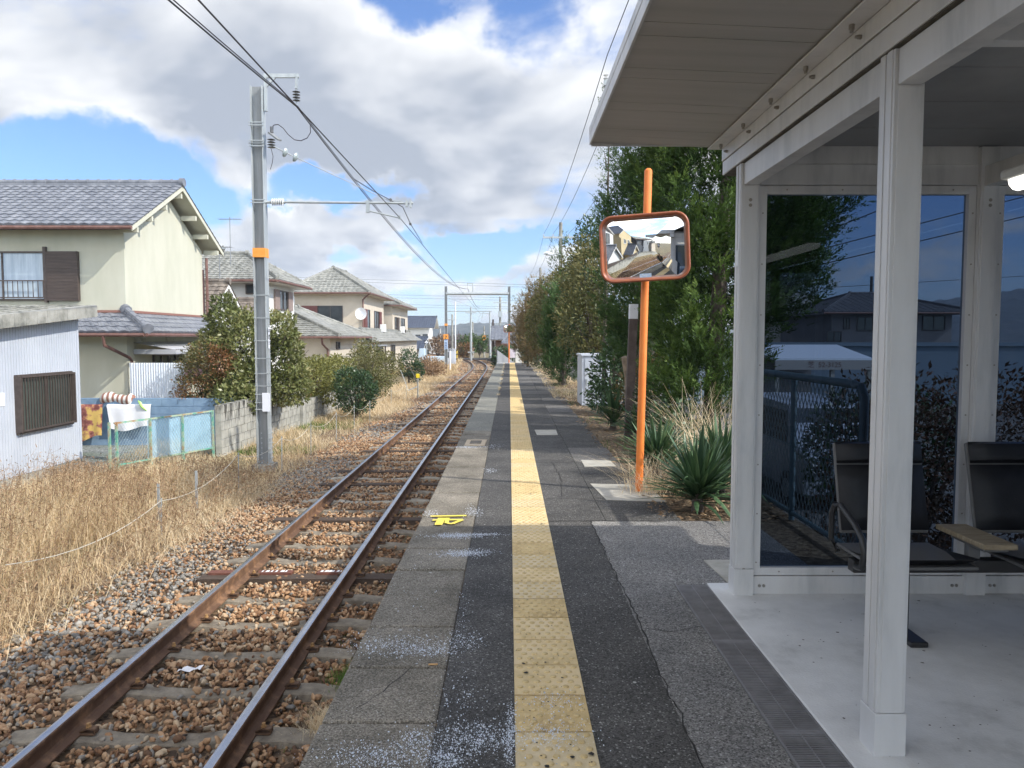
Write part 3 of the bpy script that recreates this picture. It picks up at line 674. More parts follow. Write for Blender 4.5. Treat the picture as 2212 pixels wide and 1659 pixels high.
    # interior ceiling and beams
    b = B(); y = 4.5
    while y > -4: b.box(SX + .112, 4.3, y - .448, y - .004, 2.61, 2.64); y -= .45
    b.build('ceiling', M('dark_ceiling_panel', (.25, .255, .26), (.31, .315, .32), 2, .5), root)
    b = B(); b.box(2.70, 2.77, -4.2, SYE - .002, 2.38, 2.49); b.build('ceiling_beam', m_alu, root, bevel=.002)
    for yy in (2.69, 1.0): b = B(); b.box(1.43, 3.95, yy, yy + .06, 2.54, 2.607); b.build('cross_beam', m_alu, root, bevel=.002)
    # end wall
    for x0, x1 in ((SX + .107, 2.678), (2.787, 3.848)):
        yb = SYE + .02
        b = B(); b.box(x0, x1, yb, yb + .07, .012, .118); r_ = b.build('bottom_rail', m_alu, root, bevel=.002)
        b = B()
        for xx in (x0 + .045, x0 + .07, x1 - .07, x1 - .045): b.tube([(xx, yb + .002, .062), (xx, yb - .004, .062)], .0095, 10)
        b.build('screw', m_screw, r_)
        b = B(); b.box(x0, x1, yb, yb + .07, 2.39, 2.505); b.build('top_rail', m_alu, root, bevel=.002)
        b = B(); b.box(x0, x1, yb + .01, yb + .06, 2.508, 2.608); b.build('upper_panel', m_alu, root)
        b = B(); fw = .048; yf = yb + .006
        b.box(x0 + .004, x0 + fw, yf, yf + .05, .122, 2.386); b.box(x1 - fw, x1 - .004, yf, yf + .05, .122, 2.386); b.box(x0 + fw, x1 - fw, yf, yf + .05, .122, .168); b.box(x0 + fw, x1 - fw, yf, yf + .05, 2.338, 2.386)
        fr = b.build('window_frame', m_alu, root, bevel=.002)
        b = B()
        for i in range(8):
            for xx in (x0 + fw * .5, x1 - fw * .5): b.tube([(xx, yf + .002, .2 + i * .29), (xx, yf - .003, .2 + i * .29)], .005, 6)
        for i in range(4):
            xx = x0 + .16 + i * (x1 - x0 - .3) / 3
            for z in (.145, 2.362): b.tube([(xx, yf + .002, z), (xx, yf - .003, z)], .005, 6)
        b.build('screw', m_screw, fr)
        b = B(); b.face([(x0 + fw - .005, yf + .03, .163), (x1 - fw + .005, yf + .03, .163), (x1 - fw + .005, yf + .03, 2.342), (x0 + fw - .005, yf + .03, 2.342)]); b.build('glass_pane', m_glass, root)
    for x, zz in ((SX + .05, (.135, .165)), (SX + .05, (2.27, 2.30)), (2.735, (2.27, 2.3)), (2.735, (.1, .2))):
        for z in zz:
            b = B(); b.tube([(x, SYE + .001, z), (x, SYE - .006, z)], .010, 10); b.build('bolt', m_screw, root)
    b = B(); b.box(SX - .0065, SX - .0042, SYE + .02, SYE + .075, 1.93, 2.02); b.build('notice_plate', M('white_label', (.75, .77, .78), rough=.5), root)
    # back wall
    b = B(); b.box(3.87, 3.93, -4.1, SYE - .01, .012, .9); b.build('back_panel', m_alu, root)
    for a, c in zip(ys[1:], ys[:-1]):
        b = B(); b.face([(3.9, a + .11, .9), (3.9, c - .005, .9), (3.9, c - .005, 2.5), (3.9, a + .11, 2.5)]); b.build('glass_pane', m_glass, root)
    # strip lamp
    m_lamp = bpy.data.materials.new('lit_strip_lamp'); m_lamp.use_nodes = True; p = m_lamp.node_tree.nodes['Principled BSDF']; p.inputs['Base Color'].default_value = (.9, .9, .85, 1); p.inputs['Emission Color'].default_value = (1, .98, .9, 1); p.inputs['Emission Strength'].default_value = 2.2
    b = B(); b.box(2.13, 2.27, 2.1, 3.36, 2.20, 2.24); l = b.build('lamp_housing', M('lamp_housing_white', (.6, .6, .57), rough=.5), root, bevel=.01)
    b = B(); b.tube([(2.20, 2.12, 2.198), (2.20, 3.34, 2.198)], .045, 12); b.build('lamp_tube', m_lamp, l, smooth=True)
    b = B(); b.box(2.19, 2.21, 2.3, 2.32, 2.24, 2.61); b.box(2.19, 2.21, 3.1, 3.12, 2.24, 2.61); b.build('lamp_hanger', m_alu, l)
shelter()
b = B(); b.box(1.216, 4.3, -4.4, 4.62, -.05, .012); tag(b.build('shelter_floor', m_slabc, bevel=.006), kind='structure')
# drain grate
def grate():
    m = M('grey_plastic_grate', (.17, .165, .17), (.24, .235, .24), 9, .6)
    b = B(); b.box(1.018, 1.0265, -3, 4.615, -.03, .007); b.box(1.2065, 1.2145, -3, 4.615, -.03, .007)
    y = 4.6; k = 0
    while y > 1.2:
        k += 1
        if k % 56 in (0, 1): b.box(1.0268, 1.2062, y - .017, y, -.02, .006); y -= .020; continue
        b.box(1.0268, 1.2062, y - .0075, y, -.02, .0045); y -= .0155
    b.box(1.112, 1.1175, 1.2, 4.6, -.02, .0055)
    o = b.build('drain_grate', m); tag(o, 'long grey slotted drain grate between the asphalt and the shelter floor', 'drain grate')
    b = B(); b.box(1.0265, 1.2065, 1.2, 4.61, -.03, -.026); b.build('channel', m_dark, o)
grate()
# bench
def bench():
    root = thing('bench', 'black padded waiting bench with metal armrest and a small wooden table', 'bench', (2.4, 3.9, .012))
    m_pad_ = M('black_vinyl', (.009, .010, .013), (.015, .016, .02), 14, .42, .12, 200, spec=.3); m_met = M('dark_grey_tube', (.05, .05, .052), rough=.35, metal=.5); m_shell = M('grey_seat_shell', (.13, .13, .13), rough=.5)
    m_wd = M('pale_worn_wood', (.24, .19, .12), (.38, .31, .21), 5, .6, .3, 90, stretch=(2, 14, 2))
    def pad_(w, h, t, n=8):
        vs = []; fs = []
        for j in range(n + 1):
            for i in range(n + 1):
                u, v = i / n, j / n; e = min(1, 6 * min(u, 1 - u)) ** .5 * min(1, 6 * min(v, 1 - v)) ** .5; vs.append(((u - .5) * w, t * (.35 + .65 * e), v * h))
        k = n + 1
        for j in range(n):
            for i in range(n): fs.append((j * k + i, j * k + i + 1, (j + 1) * k + i + 1, (j + 1) * k + i))
        return vs, fs
    for cx in (1.985, 2.70):
        w = .47
        M1 = Matrix.Translation((cx, 3.99, .50)) @ Matrix.Rotation(R(-14), 4, 'X')
        b = B(); vs, fs = pad_(w - .008, .345, -.055); b.add([M1 @ Vector(v) for v in vs], fs)
        bk = b.build('backrest', m_pad_, root, smooth=True)
        b = B(); vs, fs = pad_(w - .008, .115, -.07); b.add([M1 @ (Vector(v) + Vector((0, 0, .352))) for v in vs], fs); b.build('headrest', m_pad_, bk, smooth=True)
        b = B(); c = [(-.5 * w, -.012, -.015), (.5 * w, -.012, -.015), (.5 * w, -.012, .465), (-.5 * w, -.012, .465)]; c2 = [(x, .012, z) for x, _, z in c]
        b.add([M1 @ Vector(v) for v in c + c2], [(0, 1, 2, 3), (7, 6, 5, 4), (0, 4, 5, 1), (1, 5, 6, 2), (2, 6, 7, 3), (3, 7, 4, 0)]); b.build('back_shell', m_shell, bk, bevel=.01)
        M2 = Matrix.Translation((cx, 4.0, .435)) @ Matrix.Rotation(R(83), 4, 'X')
        b = B(); vs, fs = pad_(w + .03, .47, -.055); b.add([M2 @ Vector(v) for v in vs], fs); st = b.build('seat', m_pad_, root, smooth=True)
        b = B(); b.box(cx - w / 2 - .012, cx + w / 2 + .012, 3.555, 4.0, .415, .432); b.build('seat_shell', m_shell, st, bevel=.008)
    b = B(); b.tube([(1.72, 3.93, .40), (1.70, 3.97, .46), (1.70, 3.97, .60), (1.70, 3.93, .655), (1.70, 3.86, .66), (1.70, 3.70, .60), (1.70, 3.62, .55), (1.70, 3.595, .48), (1.70, 3.62, .41), (1.72, 3.72, .385), (1.8, 3.8, .38)], .0155, 10); b.build('armrest', m_met, root, smooth=True)
    b = B(); b.box(1.74, 3.5, 3.79, 3.86, .33, .395); b.build('support_beam', m_met, root, bevel=.005)
    b = B(); b.box(1.96, 2.03, 3.79, 3.86, .03, .33); b.box(1.95, 2.04, 3.62, 4.10, .012, .04); b.build('leg', m_met, root, bevel=.008)
    b = B(); b.box(3.13, 3.2, 3.79, 3.86, .03, .33); b.box(3.12, 3.21, 3.45, 4.15, .012, .04); b.build('leg', m_met, root, bevel=.008)
    b = B(); b.box(2.265, 2.43, 3.58, 4.0, .505, .532); t = b.build('table_top', m_wd, root, bevel=.006)
    b = B(); b.box(2.29, 2.41, 3.62, 3.9, .485, .503); b.box(2.32, 2.38, 3.79, 3.83, .39, .485); b.build('table_bracket', m_shell, t, bevel=.004)
bench()
# ================================================================ BUILDING HELPERS
m_tile = M('grey_kawara_tile', (.135, .145, .168), (.25, .26, .285), 3.2, .45, .2, 40, c3=(.19, .20, .225))
m_tilew = M('weathered_kawara_tile', (.16, .16, .14), (.34, .335, .30), 3.0, .6, .2, 40, c3=(.25, .25, .225))
m_tileb = M('brown_kawara_tile', (.13, .105, .085), (.27, .23, .19), 3.0, .6, .2, 40)
m_tiled = M('dark_blue_tile', (.05, .06, .09), (.10, .12, .16), 3.0, .45, .2, 40)
m_cream = M('greenish_cream_render', (.475, .47, .37), (.54, .53, .43), .9, .9, .25, 60, c3=(.51, .50, .40), stretch=(1.5, 1.5, .5))
m_beige = M('beige_render', (.50, .44, .35), (.56, .50, .41), 1.2, .9, .2, 50)
m_white = M('white_render', (.62, .61, .57), (.70, .69, .66), 1.0, .9, .2, 50)
m_grey = M('grey_siding', (.20, .21, .22), (.26, .27, .28), 1.0, .8, .2, 50)
m_brownw = M('dark_brown_shutter', (.05, .036, .03), (.085, .062, .052), 3, .6, .3, 10, stretch=(1, 1, 14))
m_redsh = M('red_brown_shutter', (.12, .035, .03), (.17, .06, .05), 3, .6, .4, 30, stretch=(1, 1, 10))
m_frame = M('bronze_window_frame', (.06, .045, .038), (.09, .07, .06), 12, .5)
m_gutter = M('brown_gutter', (.13, .06, .045), (.2, .11, .09), 6, .55)
m_curt = M('curtain_glass', (.36, .44, .52), (.52, .60, .66), 1.6, .25, 0, stretch=(7, 7, .6))
m_pane = M('dark_window_pane', (.035, .042, .045), (.07, .08, .085), 1.5, .12)
m_concw = M('weathered_concrete', (.12, .12, .105), (.38, .37, .33), 2.2, .9, .4, 60, c3=(.28, .275, .24))
def roof_plane(b, e0, e1, t1, t0, tile=.29, row=.27, amp=.032, per=6):
    """kawara tiles: e0->e1 eave, t0->t1 upper edge"""
    e0, e1, t0, t1 = map(Vector, (e0, e1, t0, t1)); U = (e1 - e0).normalized(); up = ((t0 + t1) / 2 - (e0 + e1) / 2); L = up.length
    N = U.cross(t0 - e0 if (t0 - e0).length > .01 else t1 - e0).normalized()
    if N.z < 0: N = -N
    rows = max(1, round(L / row)); W = (e1 - e0).length; n = max(4, int(W / tile * per))
    b.face([e0, e1, t1, t0] if (t1 - t0).length > .01 else [e0, e1, t1])
    for r in range(rows):
        vs = []
        for ln, (v, h) in enumerate(((r / rows, -.012), (r / rows, .034), ((r + 1.02) / rows, .006))):
            v = min(v, 1); a = e0.lerp(t0, v); c = e1.lerp(t1, v)
            for i in range(n + 1):
                p = a.lerp(c, i / n); u = (p - e0).dot(U) / tile; w = (u % 1)
                hh = amp * (math.sin(w * math.pi * 2 - 1.2) * .5 + .5) + (.012 if w < .14 else 0)
                vs.append(p + N * (h + (hh if ln else hh * .6 - .01)))
        k = n + 1
        b.add(vs, [(l * k + i, l * k + i + 1, (l + 1) * k + i + 1, (l + 1) * k + i) for l in range(2) for i in range(n)])
def ridge_line(b, p, q, r=.09, cap=True):
    p, q = Vector(p), Vector(q); d = q - p; L = d.length; n = max(1, round(L / .33))
    b.beam(p + Vector((0, 0, .02)), q + Vector((0, 0, .02)), r * 2.1, .11); b.tube([p + Vector((0, 0, .11)), q + Vector((0, 0, .11))], r * .85, 8)
    for i in range(n + 1):
        c = p + d * (i / n) + Vector((0, 0, .11)); e = d.normalized() * .025; b.tube([c - e, c + e], r * 1.05, 8)
    if cap: 
        for c in (p, q): b.tube([c - d.normalized() * .07 + Vector((0, 0, .10)), c + d.normalized() * .07 + Vector((0, 0, .10))], r * 1.5, 10)
def gable_roof(root, x0, x1, y0, y1, ze, zr, mt, fascia, ov=.5, th=.09, axis='X', purlins=False, tile=.29):
    """ridge along X (gables face +-X) or along Y; x0..y1 is the roof outline with overhang"""
    T = (lambda x, y, z: (x, y, z)) if axis == 'X' else (lambda x, y, z: (y, x, z))
    if axis != 'X': x0, x1, y0, y1 = y0, y1, x0, x1
    ym = (y0 + y1) / 2; b = B()
    roof_plane(b, T(x0, y0, ze), T(x1, y0, ze), T(x1, ym, zr), T(x0, ym, zr), tile); roof_plane(b, T(x0, y1, ze), T(x1, y1, ze), T(x1, ym, zr), T(x0, ym, zr), tile)
    rf = b.build('roof', mt, root)
    b = B(); ridge_line(b, T(x0 + .03, ym, zr), T(x1 - .03, ym, zr)); b.build('ridge', mt, rf, smooth=True)
    for x in (x0 + .015, x1 - .045):
        b = B()
        for ya, yb in ((y0, ym), (y1, ym)): b.add([T(x, ya, ze - th - .07), T(x, yb, zr - th - .07), T(x, yb, zr - .02), T(x, ya, ze - .02), T(x + .03, ya, ze - th - .07), T(x + .03, yb, zr - th - .07), T(x + .03, yb, zr - .02), T(x + .03, ya, ze - .02)],
                                                  [(0, 1, 2, 3), (7, 6, 5, 4), (0, 4, 5, 1), (1, 5, 6, 2), (2, 6, 7, 3), (3, 7, 4, 0)])
        b.build('bargeboard', fascia, root)
    b = B(); e = .002
    for ya, yb in ((y0, ym), (y1, ym)): b.face([T(x0 + .05, ya, ze - .07), T(x1 - .05, ya, ze - .07), T(x1 - .05, yb, zr - .07), T(x0 + .05, yb, zr - .07)])
    b.build('soffit', fascia, root)
    return rf
def hip_roof(root, x0, x1, y0, y1, ze, zr, rx0, rx1, ry0, ry1, mt, fascia, tile=.29):
    A, Bq, C, D = (x0, y0, ze), (x1, y0, ze), (x1, y1, ze), (x0, y1, ze); r0 = (rx0, ry0, zr); r1 = (rx1, ry1, zr)
    b = B()
    if rx1 - rx0 >= ry1 - ry0: pl = [(A, Bq, r1, r0), (D, C, r1, r0), (Bq, C, r1, r1), (A, D, r0, r0)]; hips = [(A, r0), (Bq, r1), (C, r1), (D, r0)]
    else: pl = [(A, Bq, r0, r0), (D, C, r1, r1), (Bq, C, r1, r0), (A, D, r1, r0)]; hips = [(A, r0), (Bq, r0), (C, r1), (D, r1)]
    for p in pl: roof_plane(b, *p, tile=tile)
    rf = b.build('roof', mt, root)
    b = B()
    for p, q in hips: ridge_line(b, p, q, .08, cap=False)
    ridge_line(b, r0, r1, .1) if (Vector(r0) - Vector(r1)).length > .2 else b.tube([(rx0, ry0, zr + .05), (rx0, ry0, zr + .4)], [.14, .09], 8)
    b.build('ridge', mt, rf, smooth=True)
    b = B(); b.box(x0 + .05, x1 - .05, y0 + .05, y1 - .05, ze - .12, ze - .03); b.build('soffit', fascia, root)
    b = B(); g = .05
    for p, q in (((x0, y0 - g), (x1, y0 - g)), ((x1 + g, y0), (x1 + g, y1))): b.tube([(*p, ze - .06), (*q, ze - .06)], .055, 8)
    b.build('gutter', m_gutter, root, smooth=True)
    return rf
def walls(root, x0, x1, y0, y1, z0, z1, mt, gable=None, axis='X', name='wall'):
    b = B(); b.box(x0, x1, y0, y1, z0, z1)
    if gable:
        if axis == 'X':
            ym = (y0 + y1) / 2
            for x in (x0, x1 ): b.face([(x, y0, z1), (x, y1, z1), (x, ym, gable)])
        else:
            xm = (x0 + x1) / 2
            for y in (y0, y1): b.face([(x0, y, z1), (x1, y, z1), (xm, y, gable)])
    return b.build(name, mt, root)
def window(root, plane, c, a0, a1, z0, z1, pane=None, fm=None, shutter=None, smat=None, mull=1, rail=False, sign=-1, name='window'):
    """plane 'y': wall at Y=c facing -Y (a = X); plane 'x': wall at X=c facing +X (a = Y)"""
    fm = fm or m_frame; pane = pane or m_pane; b = B()
    def bx(b, u0, u1, d0, d1, w0, w1):
        if plane == 'y': b.box(u0, u1, c + sign * d1, c + sign * d0, w0, w1)
        else: b.box(c + d0, c + d1, u0, u1, w0, w1)
    t = .045
    bx(b, a0 - t, a0, .002, .07, z0 - t, z1 + t); bx(b, a1, a1 + t, .002, .07, z0 - t, z1 + t); bx(b, a0, a1, .002, .07, z1, z1 + t); bx(b, a0, a1, .002, .085, z0 - t, z0)
    for i in range(mull): m = a0 + (a1 - a0) * (i + 1) / (mull + 1); bx(b, m - .02, m + .02, .004, .055, z0, z1)
    f = b.build(name, fm, root)
    b = B(); bx(b, a0, a1, .003, .02, z0, z1); b.build('pane', pane, f)
    if rail:
        b = B(); zm = z0 + (z1 - z0) * .38; bx(b, a0, a1, .16, .19, zm, zm + .03); bx(b, a0, a1, .16, .19, z0 + .02, z0 + .05); bx(b, a0, a0 + .03, .085, .16, zm, zm + .03); bx(b, a1 - .03, a1, .085, .16, zm, zm + .03)
        n = int((a1 - a0) / .14)
        for i in range(n + 1): m = a0 + (a1 - a0) * i / n; bx(b, m - .008, m + .008, .165, .18, z0 + .04, zm)
        b.build('railing', fm, f)
    if shutter:
        s0, s1 = shutter; b = B(); bx(b, s0, s1, .002, .13, z0 - .05, z1 + .04)
        n = int((z1 - z0) / .09)
        for i in range(n): z = z0 + .02 + i * (z1 - z0) / n; bx(b, s0 + .03, s1 - .03, .13, .137, z, z + (z1 - z0) / n * .6)
        b.build('shutter_box', smat or m_brownw, root)
    return f
def pipe(root, pts, r=.035, mat=None, name='downpipe'):
    b = B(); b.tube(pts, r, 8); return b.build(name, mat or m_gutter, root, smooth=True)
def antenna(loc, h, label):
    o = thing('tv_antenna', label, 'antenna', loc); m = M('antenna_metal', (.3, .31, .32), rough=.5, metal=.6); b = B(); x, y, z = loc
    b.tube([(x, y, z), (x, y, z + h)], .018, 6); b.build('mast', m, o)
    b = B(); b.tube([(x - .5, y, z + h - .1), (x + .5, y, z + h - .1)], .012, 5)
    for i in range(9): q = x - .48 + i * .12; b.tube([(q, y - .28, z + h - .1), (q, y + .28, z + h - .1)], .006, 4)
    b.build('boom', m, o); return o
# ================================================================ HOUSE A (cream, nearest)
def house_a():
    X1 = -10.8; Y0, Y1 = 21.65, 27.1
    r = thing('cream_house', 'two-storey greenish cream house with grey tiled gable roof, nearest to the track', 'house', (X1, Y0, ZG))
    walls(r, -19.5, X1, Y0, Y1, ZG, 4.52, m_cream, 6.02)
    gable_roof(r, -19.8, X1 + .56, 21.05, 27.7, 4.58, 6.28, m_tile, m_cream)
    for y, z in ((21.45, 4.60), (22.35, 5.04), (23.3, 5.52), (24.375, 6.05), (25.45, 5.52), (26.4, 5.04), (27.3, 4.60)): b = B(); b.box(X1 + .004, X1 + .50, y - .05, y + .05, z - .17, z - .02); b.build('purlin_end', m_cream, r)
    b = B(); b.tube([(-19.8, 20.99, 4.50), (X1 + .55, 20.99, 4.50)], .055, 8); b.build('gutter', m_gutter, r, smooth=True)
    window(r, 'y', Y0, -15.4, -13.0, 2.60, 3.88, pane=m_curt, shutter=(-12.93, -12.06), rail=True, mull=1)
    b = B(); b.box(-13.02, -12.94, Y0 - .12, Y0 - .02, 2.5, 4.05); b.build('shutter_rail', m_frame, r)
    # pent roof round the ground floor
    b = B(); ex, ey, ze, zt = -9.85, 20.72, 1.66, 2.2
    roof_plane(b, (-19.5, ey, ze), (ex, ey, ze), (X1, Y0, zt), (-19.5, Y0, zt)); roof_plane(b, (ex, ey, ze), (ex, Y1 + .6, ze), (X1, Y1 + .6, zt), (X1, Y0, zt), tile=.22)
    p = b.build('pent_roof', m_tile, r)
    b = B(); ridge_line(b, (ex + .05, ey + .05, ze + .02), (X1, Y0, zt), .1); b.build('ridge', m_tile, p, smooth=True)
    b = B(); b.box(-19.5, X1 + .0, Y0 - .05, Y0 - .004, zt + .02, zt + .09); b.box(X1 + .004, X1 + .05, Y0 - .05, Y1, zt + .02, zt + .09); b.build('flashing', M('copper_flashing', (.25, .12, .09), rough=.5), p)
    b = B(); b.add([(-19.5, ey + .05, ze - .05), (ex - .05, ey + .05, ze - .05), (X1, Y0 - .002, ze + .1), (-19.5, Y0 - .002, ze + .1)], [(0, 1, 2, 3)]); b.add([(ex - .05, ey + .05, ze - .05), (ex - .05, Y1 + .6, ze - .05), (X1 + .002, Y1 + .6, ze + .1), (X1 + .002, Y0, ze + .1)], [(0, 1, 2, 3)]); b.build('soffit', m_cream, r)
    b = B(); b.tube([(-19.5, ey - .05, ze - .07), (ex, ey - .05, ze - .07), ], .05, 8); b.tube([(ex + .05, ey, ze - .07), (ex + .05, Y1 + .6, ze - .07)], .05, 8); b.build('gutter', m_gutter, r, smooth=True)
    pipe(r, [(-10.95, ey - .05, ze - .1), (-10.95, ey, ze - .35), (-10.65, Y0 - .2, ze - .7), (-10.65, Y0 - .06, ze - .8), (-10.65, Y0 - .06, ZG)], .045)
    # fan-shaped eave brackets, side openings
    for y in (22.1, 24.1):
        b = B(); b.tube([(X1, y, ze - .05), (X1 + .5, y, ze - .05), (X1 + .25, y, ze - .2), (X1 + .03, y, ze - .6), (X1, y, ze - .05)], .015, 5)
        for k in (.12, .3): b.tube([(X1, y, ze - .05), (X1 + .4 - k, y, ze - .12 - k)], .01, 4)
        b.build('eaves_bracket', m_cream, r)
    window(r, 'x', X1, 23.2, 25.2, .15, .95, mull=3)
    b = B(); n = 60; z0 = 1.18
    for i in range(n): 
        y0 = 22.0 + i * .075; zz = .012 * (1 if i % 2 else -1); b.add([(X1, y0, z0 + .2 + zz), (X1, y0 + .075, z0 + .2 - zz), (-9.6, y0 + .075, z0 - zz), (-9.6, y0, z0 + zz)], [(0, 1, 2, 3)])
    b.box(-9.62, -9.58, 22.0, 26.5, z0 - .14, z0 - .02); b.box(X1 + .01, -9.6, 21.99, 22.04, z0 - .14, z0 + .0)
    b.build('lean_to_roof', M('grey_corrugated_plastic', (.4, .41, .42), (.5, .5, .52), 2, .5), r)
    b = B(); b.tube([(X1 + .15, Y1 + .02, 1.6), (X1 + .15, Y1 + .02, 4.3)], .05, 8); b.box(X1 - .3, X1 + .02, Y1 + .0, Y1 + .12, 2.25, 3.9); b.build('corner_post', m_gutter, r)
house_a()
# corrugated panel, blue wall, washing
def corrug(b, x0, x1, y, z0, z1, amp, pitch, axis='y', rib=False):
    n = int(abs(x1 - x0) / pitch * (4 if rib else 6)); vs = []
    for i in range(n + 1):
        u = i / n * abs(x1 - x0) / pitch; a = x0 + (x1 - x0) * i / n; d = amp * (math.sin(u * 6.283) if not rib else (1 if (u % 1) < .3 else -1))
        for z in (z0, z1): vs.append((a, y + d, z) if axis == 'y' else (y + d, a, z))
    b.add(vs, [(2 * i, 2 * i + 2, 2 * i + 3, 2 * i + 1) for i in range(n)])
def yard():
    m_cw = M('white_corrugated_sheet', (.62, .66, .70), (.72, .75, .78), .8, .45)
    b = B(); corrug(b, -9.9, -8.42, 19.95, ZG, .86, .012, .065); b.box(-9.92, -8.40, 19.97, 20.0, .4, .45); b.box(-9.92, -8.40, 19.97, 20.0, -.4, -.35)
    tag(b.build('corrugated_screen', m_cw), 'white corrugated sheet screen standing behind the blue block wall', 'screen')
    m_bl = M('blue_painted_block', (.16, .25, .36), (.24, .35, .47), 3, .8, .3, 60)
    b = B(); z = ZG; k = 0
    while z < -.2:
        x = -12.5 - (.2 if k % 2 else 0)
        while x < -6.95: b.box(max(x, -12.5), min(x + .392, -6.95), 19.1, 19.24, z + .004, z + .192); x += .40
        z += .2; k += 1
    b.box(-12.49, -6.96, 19.11, 19.23, ZG, z); tag(b.build('blue_block_wall', m_bl), 'low blue painted block wall behind the chain-link fence', 'wall')
    # washing hung over the wall
    zt = -.18
    def cloth(name, x0, x1, drop, y, mat, label, cat, wav=.015, skew=0, amp=3, n=20, top=zt):
        b = B(); vs = []
        prof = [(.20, -.3), (.20, 0), (.16, .03), (-.02, .03)] + [(-.05 - .01 * j, -drop * j / 8) for j in range(0, 9)]
        for i in range(n + 1):
            u = i / n
            for j, (dy, dz) in enumerate(prof):
                w = wav * math.sin(u * amp * 6.28) * max(0, j - 4) / 8; vs.append((x0 + (x1 - x0) * u + skew * max(0, j - 4) / 8 * (1 - u), y + dy + w, top + dz * (1 + .12 * math.sin(u * 5) if j > 6 else 1)))
        k = len(prof); b.add(vs, [(i * k + j, (i + 1) * k + j, (i + 1) * k + j + 1, i * k + j + 1) for i in range(n) for j in range(k - 1)])
        o = b.build(name, mat, smooth='all'); tag(o, label, cat); return o
    m_fl = M('floral_blanket', (.16, .05, .04), (.62, .42, .12), 4.2, .95, .3, 60, c3=(.33, .12, .10), pos=(.42, .58))
    cloth('blanket', -11.1, -10.15, .83, 19.08, m_fl, 'dark red and yellow floral blanket hung over the blue wall', 'blanket')
    cloth('bed_sheet', -10.05, -8.95, .56, 19.08, M('white_sheet', (.72, .72, .74), (.8, .8, .8), 3, .9), 'white bed sheet hung over the blue wall beside the blanket', 'bed sheet', .03, .12, 2)
    b = B(); vs = []; n = 26; mm = 12
    for i in range(n + 1):
        for j in range(mm + 1):
            u = i / n; t = 6.283 * j / mm; w = .17 * min(1, 7 * min(u, 1 - u)) ** .6 * (1 + .15 * math.sin(u * 9)); vs.append((-10.3 + .92 * u, 19.17 + w * .8 * math.cos(t), zt + .13 + .05 * math.sin(u * 6.3 + 3) * -1 + .07 * u + w * .75 * math.sin(t) * (1 + .12 * math.sin(u * 23))))
    k = mm + 1; b.add(vs, [(i * k + j, (i + 1) * k + j, (i + 1) * k + j + 1, i * k + j + 1) for i in range(n) for j in range(mm)])
    mst = bpy.data.materials.new('striped_cotton'); mst.use_nodes = True; nn = mst.node_tree.nodes; ll = mst.node_tree.links
    g = nn.new('ShaderNodeNewGeometry'); wv = nn.new('ShaderNodeTexWave'); wv.inputs['Scale'].default_value = 2.6; wv.inputs['Distortion'].default_value = 1.2; rp = nn.new('ShaderNodeValToRGB'); rp.color_ramp.interpolation = 'CONSTANT'
    rp.color_ramp.elements[0].color = (.28, .13, .09, 1); rp.color_ramp.elements[1].position = .45; rp.color_ramp.elements[1].color = (.7, .66, .6, 1)
    ll.new(g.outputs['Position'], wv.inputs[0]); ll.new(wv.outputs[0], rp.inputs[0]); ll.new(rp.outputs[0], nn['Principled BSDF'].inputs['Base Color'])
    tag(b.build('cushion', mst, smooth='all'), 'brown and white striped cushion lying on top of the blue wall', 'cushion')
    # clothes peg
    b = B(); b.tube([(-9.25, 19.02, -.06), (-9.2, 19.0, -.10), (-9.15, 18.99, -.2), (-9.04, 19.0, -.30)], [.015, .035, .035, .012], 8); tag(b.build('clothes_peg', M('lime_plastic', (.45, .75, .2), rough=.4)), 'lime green plastic peg clipped to the white sheet', 'clothes peg')
    b = B(); n = 8
    for i in range(n):
        x = -8.42 + .055 * i; b.tube([(x, 19.9, .72), (x + .01, 19.9, .55 - .04 * (i % 3))], [.02, .05], 6)
    tag(b.build('laundry', M('pink_towels', (.6, .33, .36), (.68, .42, .44), 5, .9)), 'pink washing hanging beside the corrugated screen', 'laundry')
    # gravel yard
    b = B(); b.face([(-12.5, 15.2, ZG + .02), (-8.2, 15.2, ZG + .02), (-7.0, 17.4, ZG + .02), (-6.9, 19.1, ZG + .02), (-12.5, 19.1, ZG + .02)]); tag(b.build('gravel_yard', speckle('grey_gravel', (.2, .21, .22), (.07, .08, .08), (.42, .43, .44), 40, .9, 1, (.55, .65, .45), 1)), kind='structure')
yard()
